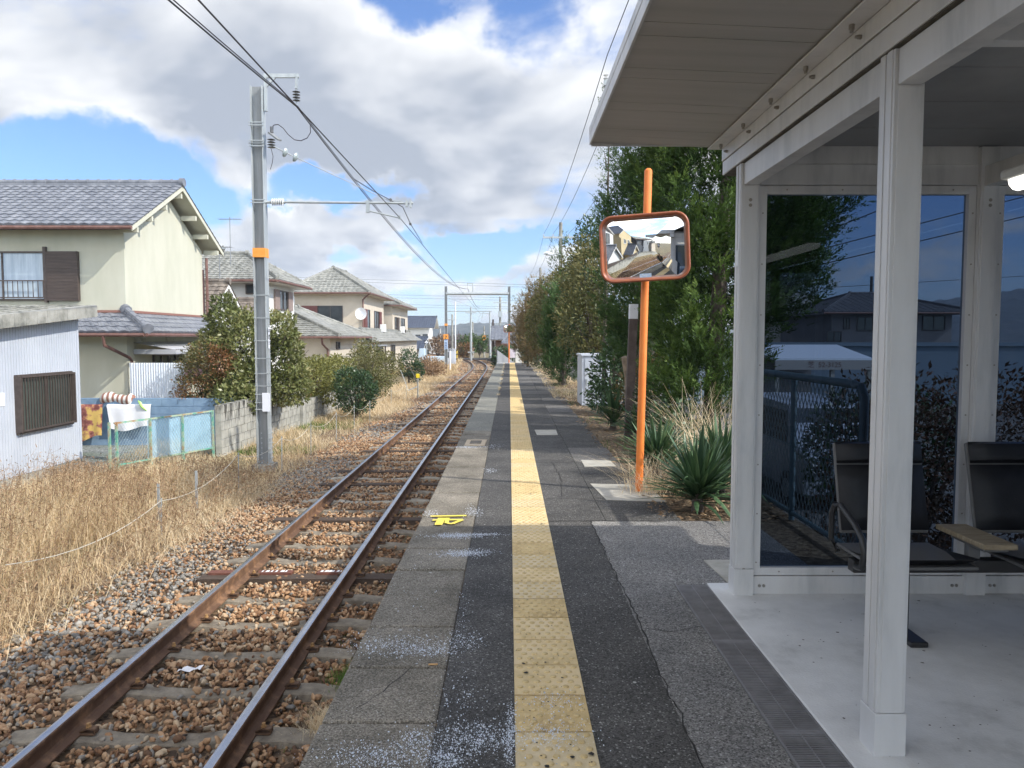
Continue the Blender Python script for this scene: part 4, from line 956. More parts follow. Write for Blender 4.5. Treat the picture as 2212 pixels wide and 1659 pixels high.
# chain-link fence
m_gpaint = M('green_peeling_paint', (.10, .34, .26), (.34, .20, .10), 5, .6, .3, 60, c3=(.33, .42, .30), pos=(.4, .62)); m_wire = M('galvanised_wire', (.45, .55, .56), rough=.5, metal=.2)
def chain(b, p, q, z0a, z1a, z0b, z1b, cell=.07, w=.0035):
    p, q = Vector(p), Vector(q); L = (q - p).length; U = (q - p) / L; Nn = Vector((-U.y, U.x, 0))
    H = z1a - z0a; n = int(L / cell); 
    def pt(s, h): f = s / L; lo = z0a + (z0b - z0a) * f; hi = z1a + (z1b - z1a) * f; return Vector((p.x + U.x * s, p.y + U.y * s, lo + (hi - lo) * h / H))
    for sg in (1, -1):
        s = -H * .6 if sg > 0 else 0
        while s < (L if sg > 0 else L + H * .6):
            h0, h1 = 0, H; s0, s1 = s, s + sg * H * .6
            if s1 < 0: h1 = H * (s / (H * .6)); s1 = 0
            if s0 < 0: h0 = H * (-s / (H * .6)); s0 = 0
            if s1 > L: h1 = H * ((L - s) / (H * .6)); s1 = L
            if s0 > L: h0 = H * ((s - L) / (H * .6)); s0 = L
            if h1 - h0 > .03:
                a, c = pt(s0, h0), pt(s1, h1); d = (c - a).normalized(); o = d.cross(Nn) * w / 2; e = Nn * w * .5 * sg
                b.add([a - o + e, c - o + e, c + o + e, a + o + e, a + e * 3, c + e * 3], [(0, 1, 2, 3), (0, 1, 5, 4), (4, 5, 2, 3)])
            s += cell
def fence_left():
    P0 = (-8.02, 15.45); P1 = (-6.72, 17.25); zt0, zt1 = -.22, -.14
    r = thing('chain_link_fence', 'green chain-link fence with rusty peeling posts in front of the blue wall', 'fence', (*P0, ZG))
    for f in (0, .02, .34, .67, 1):
        x = P0[0] + (P1[0] - P0[0]) * f - (.1 if f == 0 else 0); y = P0[1] + (P1[1] - P0[1]) * f; b = B(); b.box(x - .022, x + .022, y - .022, y + .022, ZG, zt0 + (zt1 - zt0) * f + .02); b.build('post', m_gpaint, r)
    b = B(); b.beam((*P0, zt0), (*P1, zt1), .035, .035); b.build('top_rail', m_gpaint, r)
    b = B(); b.beam((*P0, ZG + .12), (*P1, ZG + .22), .03, .03); b.build('bottom_rail', m_gpaint, r)
    mn = bpy.data.materials.new('blue_netting'); mn.use_nodes = True; nn = mn.node_tree.nodes; ll = mn.node_tree.links; tb = nn.new('ShaderNodeBsdfTransparent'); ms = nn.new('ShaderNodeMixShader'); ms.inputs[0].default_value = .62
    nn['Principled BSDF'].inputs['Base Color'].default_value = (.42, .66, .80, 1); ll.new(tb.outputs[0], ms.inputs[1]); ll.new(nn['Principled BSDF'].outputs[0], ms.inputs[2]); ll.new(ms.outputs[0], nn['Material Output'].inputs[0])
    b = B(); vs = []
    for i in range(25):
        u = .30 + .69 * i / 24; x = P0[0] + (P1[0] - P0[0]) * u; y = P0[1] + (P1[1] - P0[1]) * u + .05; w = .02 * math.sin(i * 1.3); vs += [(x, y + w, ZG + .12 + .1 * u), (x, y - w, zt0 + .08 * u - .03)]
    b.add(vs, [(2 * i, 2 * i + 2, 2 * i + 3, 2 * i + 1) for i in range(24)]); b.build('blue_netting', mn, r)
    b = B(); chain(b, (P0[0], P0[1] - .02), (P1[0], P1[1] - .02), ZG + .12, zt0, ZG + .22, zt1, .062, .0045); b.build('wire_mesh', m_wire, r)
fence_left()
# grey block walls
def block_wall(name, x, y0, y1, z0, z1, label, mat, t=.14, stepx=0):
    b = B(); z = z0; k = 0; rr = random.Random(6)
    while z < z1 - .02:
        y = y0 - (.2 if k % 2 else 0)
        while y < y1:
            a, c = max(y, y0), min(y + .394, y1)
            if c - a > .02: xx = x + stepx * ((a + c) / 2 - y0) + rr.uniform(-.003, .003); b.box(xx - t / 2, xx + t / 2, a, c, z + .004, min(z + .194, z1))
            y += .4
        z += .2; k += 1
    b.box(x - t / 2 + .01, x + t / 2 - .01 + 0, y0 + .005, y1 - .005, z0, z1 - .012)
    return tag(b.build(name, mat), label, 'wall')
def stained(name):
    m = M(name, (.30, .295, .26), (.44, .43, .38), 4, .92, .4, 70); nt = m.node_tree; n = nt.nodes; l = nt.links; p = n['Principled BSDF']; src = p.inputs['Base Color'].links[0].from_socket
    g = n.new('ShaderNodeNewGeometry'); s = n.new('ShaderNodeSeparateXYZ'); l.new(g.outputs['Position'], s.inputs[0])
    mp = n.new('ShaderNodeMapping'); mp.inputs['Scale'].default_value = (1, 3.2, .5); l.new(g.outputs['Position'], mp.inputs[0]); t = n.new('ShaderNodeTexNoise'); t.inputs['Scale'].default_value = 2; t.inputs['Detail'].default_value = 8; t.inputs['Roughness'].default_value = .75; l.new(mp.outputs[0], t.inputs[0])
    mr = n.new('ShaderNodeMapRange'); mr.inputs[1].default_value = -1.1; mr.inputs[2].default_value = .0; mr.inputs[3].default_value = -.14; mr.inputs[4].default_value = .10; l.new(s.outputs[2], mr.inputs[0])
    ad = n.new('ShaderNodeMath'); ad.operation = 'ADD'; l.new(t.outputs[0], ad.inputs[0]); l.new(mr.outputs[0], ad.inputs[1])
    r = n.new('ShaderNodeMapRange'); r.inputs[1].default_value = .53; r.inputs[2].default_value = .64; l.new(ad.outputs[0], r.inputs[0])
    mx = n.new('ShaderNodeMix'); mx.data_type = 'RGBA'; l.new(r.outputs[0], mx.inputs[0]); l.new(src, mx.inputs[6]); mx.inputs[7].default_value = (.055, .052, .045, 1); l.new(mx.outputs[2], p.inputs['Base Color']); return m
m_stain = stained('mould_stained_block')
block_wall('block_wall', -6.62, 17.3, 23.2, ZG, -.02, 'grey concrete block wall stained black, nearer stretch behind the steel mast', m_stain, stepx=.03)
block_wall('block_wall', -6.35, 23.55, 30, ZG, -.40, 'lower grey block wall stretch beyond the wall pillar', m_stain, stepx=.03)
b = B(); b.box(-6.56, -6.28, 23.22, 23.52, ZG, .02); tag(b.build('wall_pillar', m_stain, bevel=.01), 'pale concrete pillar between the two stretches of block wall', 'pillar')
# ================================================================ SHED
def shed():
    XW = -8.9; r = thing('corrugated_shed', 'pale blue corrugated metal shed with an old grey tile roof at the left edge', 'shed', (XW, 15.8, ZG))
    m = M('pale_blue_corrugated', (.43, .46, .51), (.50, .53, .575), 1.0, .5, .1, 30)
    b = B(); n = int((15.8 - 9.5) / .0775 * 1); y = 9.5; vs = []; k = 0
    def top(y): return 1.70 + (y - 12.9) * .1
    while y < 15.78:
        for dy, dx in ((0, 0), (.058, 0), (.062, -.012), (.070, -.012), (.074, 0)): vs += [(XW + dx, y + dy, -.98), (XW + dx, y + dy, top(y + dy))]
        y += .0775
    k = len(vs) // 2; b.add(vs, [(2 * i, 2 * i + 2, 2 * i + 3, 2 * i + 1) for i in range(k - 1)]); b.box(XW - 4.0, XW - .02, 9.5, 15.79, ZG, 1.35); b.box(XW - .03, XW + .012, 15.76, 15.82, -1.0, 1.9)
    b.build('wall', m, r)
    b = B(); b.box(XW - 4.0, XW + .02, 9.5, 15.82, ZG - .1, -.99); b.build('plinth', m_concw, r)
    b = B()
    def q(y): return 1.86 + (y - 12.9) * .093
    e = [(-8.62, 9.2), (-8.62, 16.05), (-13.2, 16.05), (-13.2, 9.2)]
    roof_plane(b, (-13.2, 9.2, q(9.2)), (-8.66, 9.2, q(9.2)), (-8.66, 16.05, q(16.05)), (-13.2, 16.05, q(16.05)), tile=.3, amp=.03)
    rf = b.build('roof', m_concw, r)
    b = B(); y = 9.2
    while y < 16.0:
        y2 = min(y + .32, 16.05); b.add([(-8.66, y, q(y) - .2), (-8.60, y, q(y) - .2), (-8.60, y, q(y) + .03), (-8.66, y, q(y) + .05), (-8.66, y2 - .006, q(y2) - .2), (-8.60, y2 - .006, q(y2) - .2), (-8.60, y2 - .006, q(y2) + .03), (-8.66, y2 - .006, q(y2) + .05)],
                                        [(0, 1, 2, 3), (7, 6, 5, 4), (0, 4, 5, 1), (1, 5, 6, 2), (2, 6, 7, 3), (3, 7, 4, 0)]); y = y2
    b.build('verge_tile', m_concw, rf)
    b = B(); b.add([(-13.1, 9.25, q(9.25) - .1), (-8.67, 9.25, q(9.25) - .1), (-8.67, 16.0, q(16) - .1), (-13.1, 16.0, q(16) - .1)], [(3, 2, 1, 0)]); b.build('soffit', m_concw, r)
    f = window(r, 'x', XW, 13.78, 15.42, -.18, .80, pane=M('green_ribbed_glass', (.05, .065, .055), (.085, .10, .085), 2, .35), mull=1)
    b = B()
    for i in range(20): y = 13.8 + i * 1.6 / 19; b.box(XW + .10, XW + .115, y - .008, y + .008, -.16, .79)
    b.box(XW + .09, XW + .12, 13.76, 15.44, .79, .81); b.box(XW + .09, XW + .12, 13.76, 15.44, -.19, -.16); b.box(XW + .0, XW + .12, 13.73, 13.77, -.2, .82); b.box(XW, XW + .12, 15.44, 15.48, -.2, .82); b.build('bars', m_frame, f)
    b = B(); b.box(XW + .002, XW + .01, 13.0, 13.45, .32, .55); b.build('notice', M('white_card', (.75, .76, .77)), r)
shed()
# ================================================================ HOUSES BEYOND
def houses():
    # B: two-storey hip roof
    r = thing('white_house', 'white two-storey house with weathered hip roof just behind the cream house', 'house', (-11.1, 35.2, ZG))
    walls(r, -19, -11.1, 35.2, 39.6, ZG, 4.1, m_white); hip_roof(r, -19.6, -10.4, 34.5, 40.3, 4.12, 5.5, -16.5, -12.7, 37.4, 37.4, m_tilew, m_white)
    window(r, 'x', -11.1, 37.0, 38.3, 2.9, 3.75, fm=m_frame); mps = M('pinkish_shutter', (.2, .15, .13), (.3, .23, .2), 3, .7, stretch=(1, 1, 12))
    for y in (36.2, 38.4): b = B(); b.box(-11.09, -11.0, y, y + .7, 2.85, 3.8); b.build('louvre_shutter', mps, r)
    window(r, 'y', 35.2, -14.2, -13.2, 3.55, 3.9, mull=2); window(r, 'y', 35.2, -12.0, -11.4, 3.55, 3.9, mull=0)
    # annexes
    r = thing('brown_tiled_house', 'low white house with brown tiled gable roof squeezed behind the cream house', 'house', (-11.3, 28.1, ZG))
    walls(r, -17, -11.35, 28.15, 31.5, ZG, 2.25, m_white, 3.45); gable_roof(r, -17.3, -10.85, 27.75, 31.9, 2.15, 3.6, m_tileb, m_white)
    r = thing('small_gabled_annex', 'small annex with weathered brown gable roof behind the red-leaved shrub', 'annex', (-11.3, 33, ZG))
    walls(r, -17, -11.3, 32.9, 34.3, ZG, 2.3, m_white, 2.9); gable_roof(r, -17.2, -10.75, 32.4, 34.9, 2.2, 3.1, m_tileb, m_white)
    # B2: low hip house
    r = thing('low_hip_house', 'single-storey cream house with pale hip roof beyond the shrubs', 'house', (-9, 38.8, ZG))
    walls(r, -15, -9.1, 38.9, 46, ZG, 1.5, m_beige); hip_roof(r, -15.6, -8.45, 38.2, 46.8, 1.58, 3.15, -12.6, -12.0, 41.8, 43.5, m_tilew, m_beige)
    pipe(r, [(-9.35, 38.2, 1.5), (-9.35, 38.3, 1.2), (-9.2, 38.8, .9), (-9.2, 38.8, ZG)], .06)
    window(r, 'x', -9.1, 40.2, 40.9, .95, 1.25, mull=0)
    # C and D
    r = thing('beige_house', 'large beige two-storey house with pyramid tiled roof and red brown shutters', 'house', (-10.8, 56.3, ZG))
    walls(r, -15.75, -10.8, 56.3, 66, ZG, 4.75, m_beige); hip_roof(r, -16.5, -10.1, 55.5, 66.6, 4.78, 6.75, -13.4, -13.3, 58.7, 62.6, m_tilew, m_beige, tile=.32)
    window(r, 'y', 56.3, -14.0, -12.25, 2.66, 3.8, shutter=(-15.2, -14.05), smat=m_redsh, mull=1)
    window(r, 'x', -10.8, 57.8, 59.2, 2.2, 3.6, shutter=(56.9, 57.75), smat=m_redsh, mull=0); window(r, 'x', -10.8, 61.3, 63.3, 2.2, 3.6, mull=1, shutter=(63.4, 64.3), smat=m_redsh)
    pipe(r, [(-10.1, 55.6, 4.7), (-10.7, 56.2, 4.3), (-10.72, 56.22, 2.2)], .06)
    o = thing('satellite_dish', 'white satellite dish on the corner of the large beige house', 'satellite dish', (-10.6, 56.1, 3.2)); b = B(); n = 16; vs = [(-10.75, 55.75, 3.25)]
    for rr_, d in ((.22, .03), (.42, .12)): vs += [(-10.75 + rr_ * math.cos(6.283 * k / n), 55.75 - d, 3.25 + rr_ * 1.05 * math.sin(6.283 * k / n)) for k in range(n)]
    b.add(vs, [(0, 1 + k, 1 + (k + 1) % n) for k in range(n)] + [(1 + k, 1 + n + k, 1 + n + (k + 1) % n, 1 + (k + 1) % n) for k in range(n)]); b.build('dish', M('dish_white', (.8, .8, .8), rough=.5), o); b = B(); b.tube([(-10.75, 55.75, 3.25), (-10.6, 56.1, 3.05), (-10.6, 56.3, 3.05)], .03, 6); b.tube([(-10.75, 55.75, 3.0), (-10.5, 55.4, 3.1)], .015, 5); b.build('arm', m_frame, o)
    r = thing('beige_rear_house', 'beige two-storey house with long eaves right behind the large beige house', 'house', (-10.3, 67, ZG))
    walls(r, -15.5, -10.2, 67, 77, ZG, 4.3, m_beige); hip_roof(r, -16.2, -9.4, 66.7, 77.8, 4.35, 5.9, -12.8, -12.7, 70, 74, m_tilew, m_beige, tile=.32)
    window(r, 'x', -10.2, 68.2, 69.4, 2.0, 3.3, mull=0, shutter=(69.5, 70.5), smat=m_brownw); window(r, 'x', -10.2, 72, 74.5, 1.6, 3.3, mull=1, rail=True)
    for y in (60.2, 71): 
        b = B(); b.box(-10.15, -9.8, y, y + .8, 1.95, 2.55); b.tube([(-9.79, y + .3, 2.25), (-9.78, y + .3, 2.25)], .22, 14); tag(b.build('air_conditioner', M('ac_white', (.7, .7, .68), (.76, .76, .74), 4), bevel=.02), 'white air conditioner unit on the side of the ' + ('large beige house' if y < 65 else 'beige rear house with long eaves'), 'air conditioner', 'air conditioners on the beige houses')
    # low pent-roofed block along the side of C and D
    r = thing('low_side_building', 'low lean-to building with pale tiled roof running along the beige houses', 'building', (-9.2, 50, ZG))
    walls(r, -10.75, -9.3, 50.5, 77, ZG, 1.2, m_beige); walls(r, -15.0, -10.8, 50.5, 56.2, ZG, 1.2, m_beige)
    b = B(); roof_plane(b, (-8.8, 49.9, 1.22), (-8.8, 77.5, 1.22), (-10.15, 77.5, 2.0), (-10.15, 49.9, 2.0), .32); roof_plane(b, (-15.2, 49.9, 1.22), (-8.8, 49.9, 1.22), (-10.15, 52.3, 2.0), (-15.2, 52.3, 2.0), .32); rf = b.build('roof', m_tilew, r)
    b = B(); ridge_line(b, (-8.85, 49.95, 1.25), (-10.15, 52.3, 2.0), .1); ridge_line(b, (-10.15, 52.3, 2.02), (-10.15, 77.4, 2.02), .1); b.build('ridge', m_tilew, rf, smooth=True)
    window(r, 'x', -9.3, 54, 56, -.2, .9); window(r, 'x', -9.3, 60, 62, -.4, .9); pipe(r, [(-8.8, 50, 1.15), (-9.25, 50.45, .8), (-9.25, 50.45, ZG)], .06)
    # flat grey canopy and brown fence slab
    o = thing('carport_canopy', 'thin grey flat canopy beside the low lean-to building', 'canopy', (-8.4, 47, ZG)); b = B(); b.box(-9.4, -7.9, 46.2, 49.5, .98, 1.06); b.build('canopy_roof', m_grey, o)
    for x, y in ((-9.3, 46.3), (-8.0, 46.3), (-8.0, 49.4)): b = B(); b.box(x - .04, x + .04, y - .04, y + .04, ZG, .98); b.build('post', m_frame, o)
    o = thing('garden_wall', 'low orange brown garden wall with pale capping below the low hip house', 'wall', (-9, 36, ZG)); b = B(); b.box(-10.5, -8.0, 35.9, 36.05, ZG, .35); b.build('panel', M('orange_brown_wall', (.22, .10, .06), (.3, .15, .09), 4), o); b = B(); b.box(-10.55, -7.95, 35.8, 36.15, .36, .45); b.build('capping', m_beige, o)
    # dark blue roof building
    r = thing('blue_roofed_house', 'small house with dark blue tiled roof in front of the white far house', 'house', (-10, 84, ZG - .3))
    walls(r, -15, -9.9, 83, 90, -1.8, .35, m_beige); gable_roof(r, -15.3, -9.2, 82, 91, .25, 1.5, m_tiled, m_white, tile=.34); 
    # E far white
    Y = 118; r = thing('far_white_house', 'white two-storey house with blue grey roof and balcony, farthest on the left', 'house', (-14, Y, -2)); z0 = -2.0
    walls(r, -18.5, -12.4, Y, Y + 6, z0, 3.1, m_white, 4.3); gable_roof(r, -19, -11.4, Y - .8, Y + 6.8, 3.0, 4.75, m_tiled, m_white, tile=.36)
    window(r, 'y', Y, -15.6, -14.9, 1.2, 1.9, mull=0); window(r, 'y', Y, -14.4, -13.7, 1.2, 1.9, mull=0)
    b = B(); b.box(-13.6, -11.1, Y - 2.2, Y - .02, -1.9, .75); bb = b.build('balcony', m_white, r); b = B(); b.box(-13.6, -11.1, Y - 2.2, Y - 2.15, 1.1, 1.15); 
    for i in range(9): b.box(-13.58 + i * .3, -13.54 + i * .3, Y - 2.19, Y - 2.16, .75, 1.1)
    b.build('railing', m_frame, bb); window(r, 'y', Y, -13.3, -12.6, .9, 2.0, mull=0); window(r, 'y', Y - 2.2, -13.1, -12.2, -1.7, -.3, mull=1)
    antenna((-12.5, 34.6, 4.7), 2.2, 'thin television antenna on the roof behind the cream house')
    antenna((-11.2, 29.8, 3.5), 1.6, 'thin television antenna above the brown gable roof')
houses()
# ================================================================ OVERHEAD LINE
m_galv = M('galvanised_steel', (.34, .37, .38), (.46, .49, .49), 2.5, .5, .1, 40, metal=.3, stretch=(3, 3, .5))
m_web = M('darker_steel_web', (.20, .21, .21), (.30, .31, .315), 2.5, .6, .1, 40, metal=.2, stretch=(5, 5, .35))
m_orange = M('orange_band_paint', (.72, .27, .03), (.8, .33, .06), 6, .5)
m_insu = M('white_porcelain', (.72, .72, .70), rough=.2); m_insd = M('dark_porcelain', (.12, .12, .12), rough=.3)
m_cable = M('dark_cable', (.035, .03, .035), rough=.5); m_sign = M('white_sign', (.72, .74, .78), rough=.5); m_black = M('black_sign_paint', (.015, .015, .015), rough=.5)
def hbeam(b, x, y, z0, z1, w=.2, d=.2, t=.012):
    b.cur = 0; b.box(x - w / 2, x - w / 2 + t, y - d / 2, y + d / 2, z0, z1); b.box(x + w / 2 - t, x + w / 2, y - d / 2, y + d / 2, z0, z1); b.cur = 1; b.box(x - w / 2 + t, x + w / 2 - t, y - .006, y + .006, z0, z1); b.cur = 0
def insulator(b, p, d, n, r=.06, gap=.03):
    p = Vector(p); d = Vector(d).normalized()
    for i in range(n): c = p + d * gap * i; b.tube([c, c + d * gap * .35, c + d * gap * .6], [r * .45, r, r * .4], 12)
def mast():
    X, Y = -4.93, 15.3; r = thing('catenary_mast', 'grey steel H-section mast with an orange band holding the overhead wires', 'catenary mast', (X, Y, ZG))
    b = B(); hbeam(b, X, Y, ZG, 6.42, .235, .22, .014); b.build('mast_post', [m_galv, m_web], r)
    b = B(); b.box(X - .124, X + .124, Y - .115, Y + .115, 3.10, 3.28); b.build('orange_band', m_orange, r)
    b = B()
    for z in (2.35, 1.9, 1.45, 1.1, .8, .55): b.box(X - .13, X + .13, Y - .122, Y - .112, z, z + .014); b.box(X + .12, X + .13, Y - .12, Y + .12, z, z + .014)
    b.build('steel_strap', m_galv, r)
    b = B(); b.box(X + .119, X + .127, Y - .1, Y + .1, ZG + .1, -.3); b.box(X - .127, X - .119, Y - .1, Y + .1, ZG + .1, -.3); sp = b.build('splice_plate', m_galv, r)
    b = B()
    for z in np.arange(ZG + .2, -.35, .1):
        for yy in (-.08, .08): b.tube([(X + .127, Y + yy, z), (X + .150, Y + yy, z)], .012, 6)
        b.tube([(X - .05, Y - .006, z), (X - .05, Y - .03, z)], .012, 6)
    b.build('bolt', m_galv, sp)
    b = B(); b.box(X + .02, X + .17, Y - .145, Y - .125, .05, .42); pl = b.build('number_plate', m_sign, r); b = B(); b.box(X - .13, X + .13, Y - .127, Y - .123, .38, .4); b.box(X - .13, X + .13, Y - .127, Y - .123, .08, .1); b.box(X - .13, X + .13, Y - .127, Y - .123, .22, .235); b.build('strap', m_galv, pl)
    b = B(); b.box(X + .135, X + .14, Y - .06, Y + .03, 1.3, 1.72); t = b.build('number_label', m_sign, r); text_obj('label_text', '千\n塔\n5', .11, (X + .1425, Y - .015, 1.52), (R(90), 0, R(90)), m_black, t, .0005)
    b = B(); b.box(X - .2, X + .2, Y - .2, Y + .2, ZG - .1, ZG + .18); b.build('footing', m_concw, r)
    # top bracket with insulator
    b = B(); xb = X + .16; b.beam((xb, Y, 5.95), (xb, Y, 6.63), .05, .07, up=(0, 1, 0)); b.beam((xb - .03, Y, 6.63), (xb + .66, Y, 6.63), .05, .075); b.beam((xb + .62, Y, 6.62), (xb + .60, Y, 6.38), .04, .08, up=(0, 1, 0)); b.beam((xb, Y, 6.42), (xb + .18, Y, 6.6), .04, .05); br = b.build('top_bracket', m_galv, r)
    b = B(); insulator(b, (xb + .60, Y, 6.34), (0, 0, -1), 4, .075, .055); b.build('insulator', m_insd, br)
    b = B(); b.tube([(xb + .60, Y, 6.38), (xb + .60, Y, 6.07)], .012, 6); b.build('hanger', m_galv, br)
    # cantilever arm
    for z in (4.19, 5.28, 5.33, 5.68): b = B(); b.box(X - .15, X + .15, Y - .13, Y - .112, z - .035, z - .02); b.box(X - .15, X + .15, Y - .13, Y - .112, z + .02, z + .035); b.build('clamp', m_galv, r)
    b = B(); b.tube([(X + .12, Y, 4.19), (X + .2, Y, 4.19)], .03, 8); b.tube([(X + .50, Y, 4.19), (-1.9, Y, 4.17)], .024, 10); b.tube([(X + .2, Y, 4.19), (X + .5, Y, 4.19)], .035, 8); arm = b.build('cantilever_arm', m_galv, r, smooth=True)
    b = B(); insulator(b, (X + .24, Y, 4.19), (1, 0, 0), 6, .075, .042); b.build('insulator', m_insu, arm)
    b = B(); b.box(-2.83, -2.76, Y - .03, Y + .03, 3.98, 4.22); b.tube([(-2.78, Y, 4.02), (-2.17, Y, 3.885)], .015, 8); b.box(-2.2, -2.15, Y - .02, Y + .02, 3.86, 3.93); b.box(-2.05, -2.0, Y - .03, Y + .03, 4.1, 4.22); b.box(-1.97, -1.93, Y - .03, Y + .03, 4.08, 4.22); b.build('steady_arm', m_galv, arm)
    p0 = at(600, 322, Y); p1 = at(837, 432, Y)
    b = B(); b.tube([p0 + Vector((-.1, 0, .06)), p0.lerp(p1, .12)], .014, 6); b.tube([p0.lerp(p1, .12), p1, (-2.1, Y, 4.2)], .009, 6); st = b.build('stay_wire', m_galv, r)
    dd = (p1 - p0).normalized(); b = B()
    for k in (.12, .34): c = p0 + dd * k; b.tube([c, c + dd * .03, c + dd * .06, c + dd * .08], [.035, .095, .08, .03], 16)
    b.build('disc_insulator', M('grey_glass_insulator', (.35, .40, .40), rough=.25), st, smooth=True)
    b = B(); q = at(583, 287, Y); b.beam(q, at(604, 303, Y - .2), .09, .03); b.build('arrester_bracket', m_web, r); b = B(); b.tube([at(587, 274, Y), at(587, 287, Y)], .035, 8); insulator(b, at(586, 300, Y), (0, 0, -1), 4, .08, .05); b.build('arrester', m_insd, r)
    b = B(); pts = [at(x, y, Y) for x, y in ((587, 276), (592, 270), (601, 269), (612, 277), (622, 290), (636, 302), (650, 304), (664, 298), (671, 286), (670, 272), (674, 268))]; b.tube(pts, .009, 6); b.build('jumper_cable', m_cable, r)
    b = B(); b.tube([at(x, y, Y) for x, y in ((586, 322), (590, 338), (588, 352), (584, 366))], .006, 5); b.build('earth_lead', m_cable, r)
mast()
def wire(name, label, pts, r, sag=0, n=24, mat=None, group=None):
    P = []
    for a, c in zip(pts[:-1], pts[1:]):
        a, c = Vector(a), Vector(c)
        s = sag if isinstance(sag, (int, float)) else sag[len(P) // n]
        for i in range(n): t = i / n; p = a.lerp(c, t); p.z -= s * 4 * t * (1 - t); P.append(p)
    P.append(Vector(pts[-1])); b = B(); b.tube(P, r, 6, cap=False); return tag(b.build(name, mat or m_cable), label, 'overhead wire', group)
YG = 66.
F0 = (-4.17, 15.3, 6.04); F1 = at(1010, 624, YG)
wire('feeder_wire', 'thick dark feeder cable sweeping from the top left corner to the mast bracket', [(-4.2, -35, 6.1), F0, F1, at(1037, 665, 108)], .0125, sag=[1.0, .95, .5])
wire('feeder_wire', 'second dark feeder cable clamped close beside the thick one', [(-4.13, -35, 6.15), (F0[0] + .03, 15.3, 6.04), F1 + Vector((.04, 0, 0)), at(1037.3, 665, 108)], .009, sag=[.96, .9, .5])
wire('contact_wire', 'contact wire held over the rails by the cantilever arm', [(-2.25, -30, 3.9), (-2.17, 15.3, 3.89), at(1037.8, 677.9, YG), at(1030, 700, 108)], .0075, sag=0, n=6)
b = B(); b.tube([at(766.7, 388, 14.2), at(805, 412, 15.2), at(843, 432, 15.3), at(870, 447, 15.4), at(887, 484, 17.5), at(912, 525, 20)], .008, 6); tag(b.build('bypass_wire', m_cable), 'short slack wire with two round clamps looping past the end of the cantilever arm', 'overhead wire')
for i, (x, y, Y) in enumerate(((844, 432, 15.3), (886.5, 484, 17.5))): b = B(); c = at(x, y, Y); b.tube([c + Vector((0, -.03, 0)), c + Vector((0, .03, 0))], .03, 10); tag(b.build('wire_clamp', m_insd), 'round dark clamp on the slack wire, ' + ('above the arm tip' if i == 0 else 'below the arm tip'), 'wire clamp', 'round clamps on the slack wire')
# portal gantry
def gantry():
    r = thing('catenary_gantry', 'steel portal frame spanning the track with a round cross beam, far down the line', 'gantry', (-2.8, YG, ZG))
    xl, xr = at(963.6, 700, YG).x, at(1099.8, 700, YG).x; zt = at(963, 618.4, YG).z; zb = at(1030, 634.3, YG).z
    for x in (xl, xr): b = B(); hbeam(b, x, YG, ZG - .5, zt, .24, .24, .02); b.build('post', [m_galv, m_web], r)
    b = B(); b.box(xl - .13, xl + .13, YG - .13, YG + .13, at(963, 704, YG).z, at(963, 699, YG).z); b.build('orange_band', m_orange, r)
    b = B(); b.tube([(xl, YG, zb), (xr, YG, zb)], .13, 12); b.build('cross_beam', m_galv, r, smooth=True)
    a = at(1010, 612, YG); c = at(1021, 612, YG); b = B(); b.beam((c.x, YG, zb), (c.x, YG, c.z), .09, .09, up=(0, 1, 0)); b.beam((a.x - .05, YG, a.z), (c.x + .05, YG, a.z), .08, .08); b.beam(a, a - Vector((0, 0, .25)), .05, .05, up=(0, 1, 0)); br = b.build('top_bracket', m_galv, r)
    b = B(); insulator(b, a - Vector((0, 0, .28)), (0, 0, -1), 4, .07, .06); b.build('insulator', m_insu, br)
    za = at(1000, 672.3, YG).z; b = B(); b.tube([(xl, YG, za), (at(1062, 672, YG).x, YG, za)], .035, 8); b.tube([(at(1034, 672, YG).x, YG, za), at(1038, 678, YG), at(1046, 674, YG)], .02, 6); b.tube([at(966, 643, YG), at(1000, 655, YG), at(1030, 669, YG)], .014, 5); b.build('cantilever_arm', m_galv, r)
gantry()
def plate(b, c, w, h, t=.03, yaw=0): b.box(c.x - w / 2, c.x + w / 2, c.y - t / 2, c.y + t / 2, c.z - h / 2, c.z + h / 2)
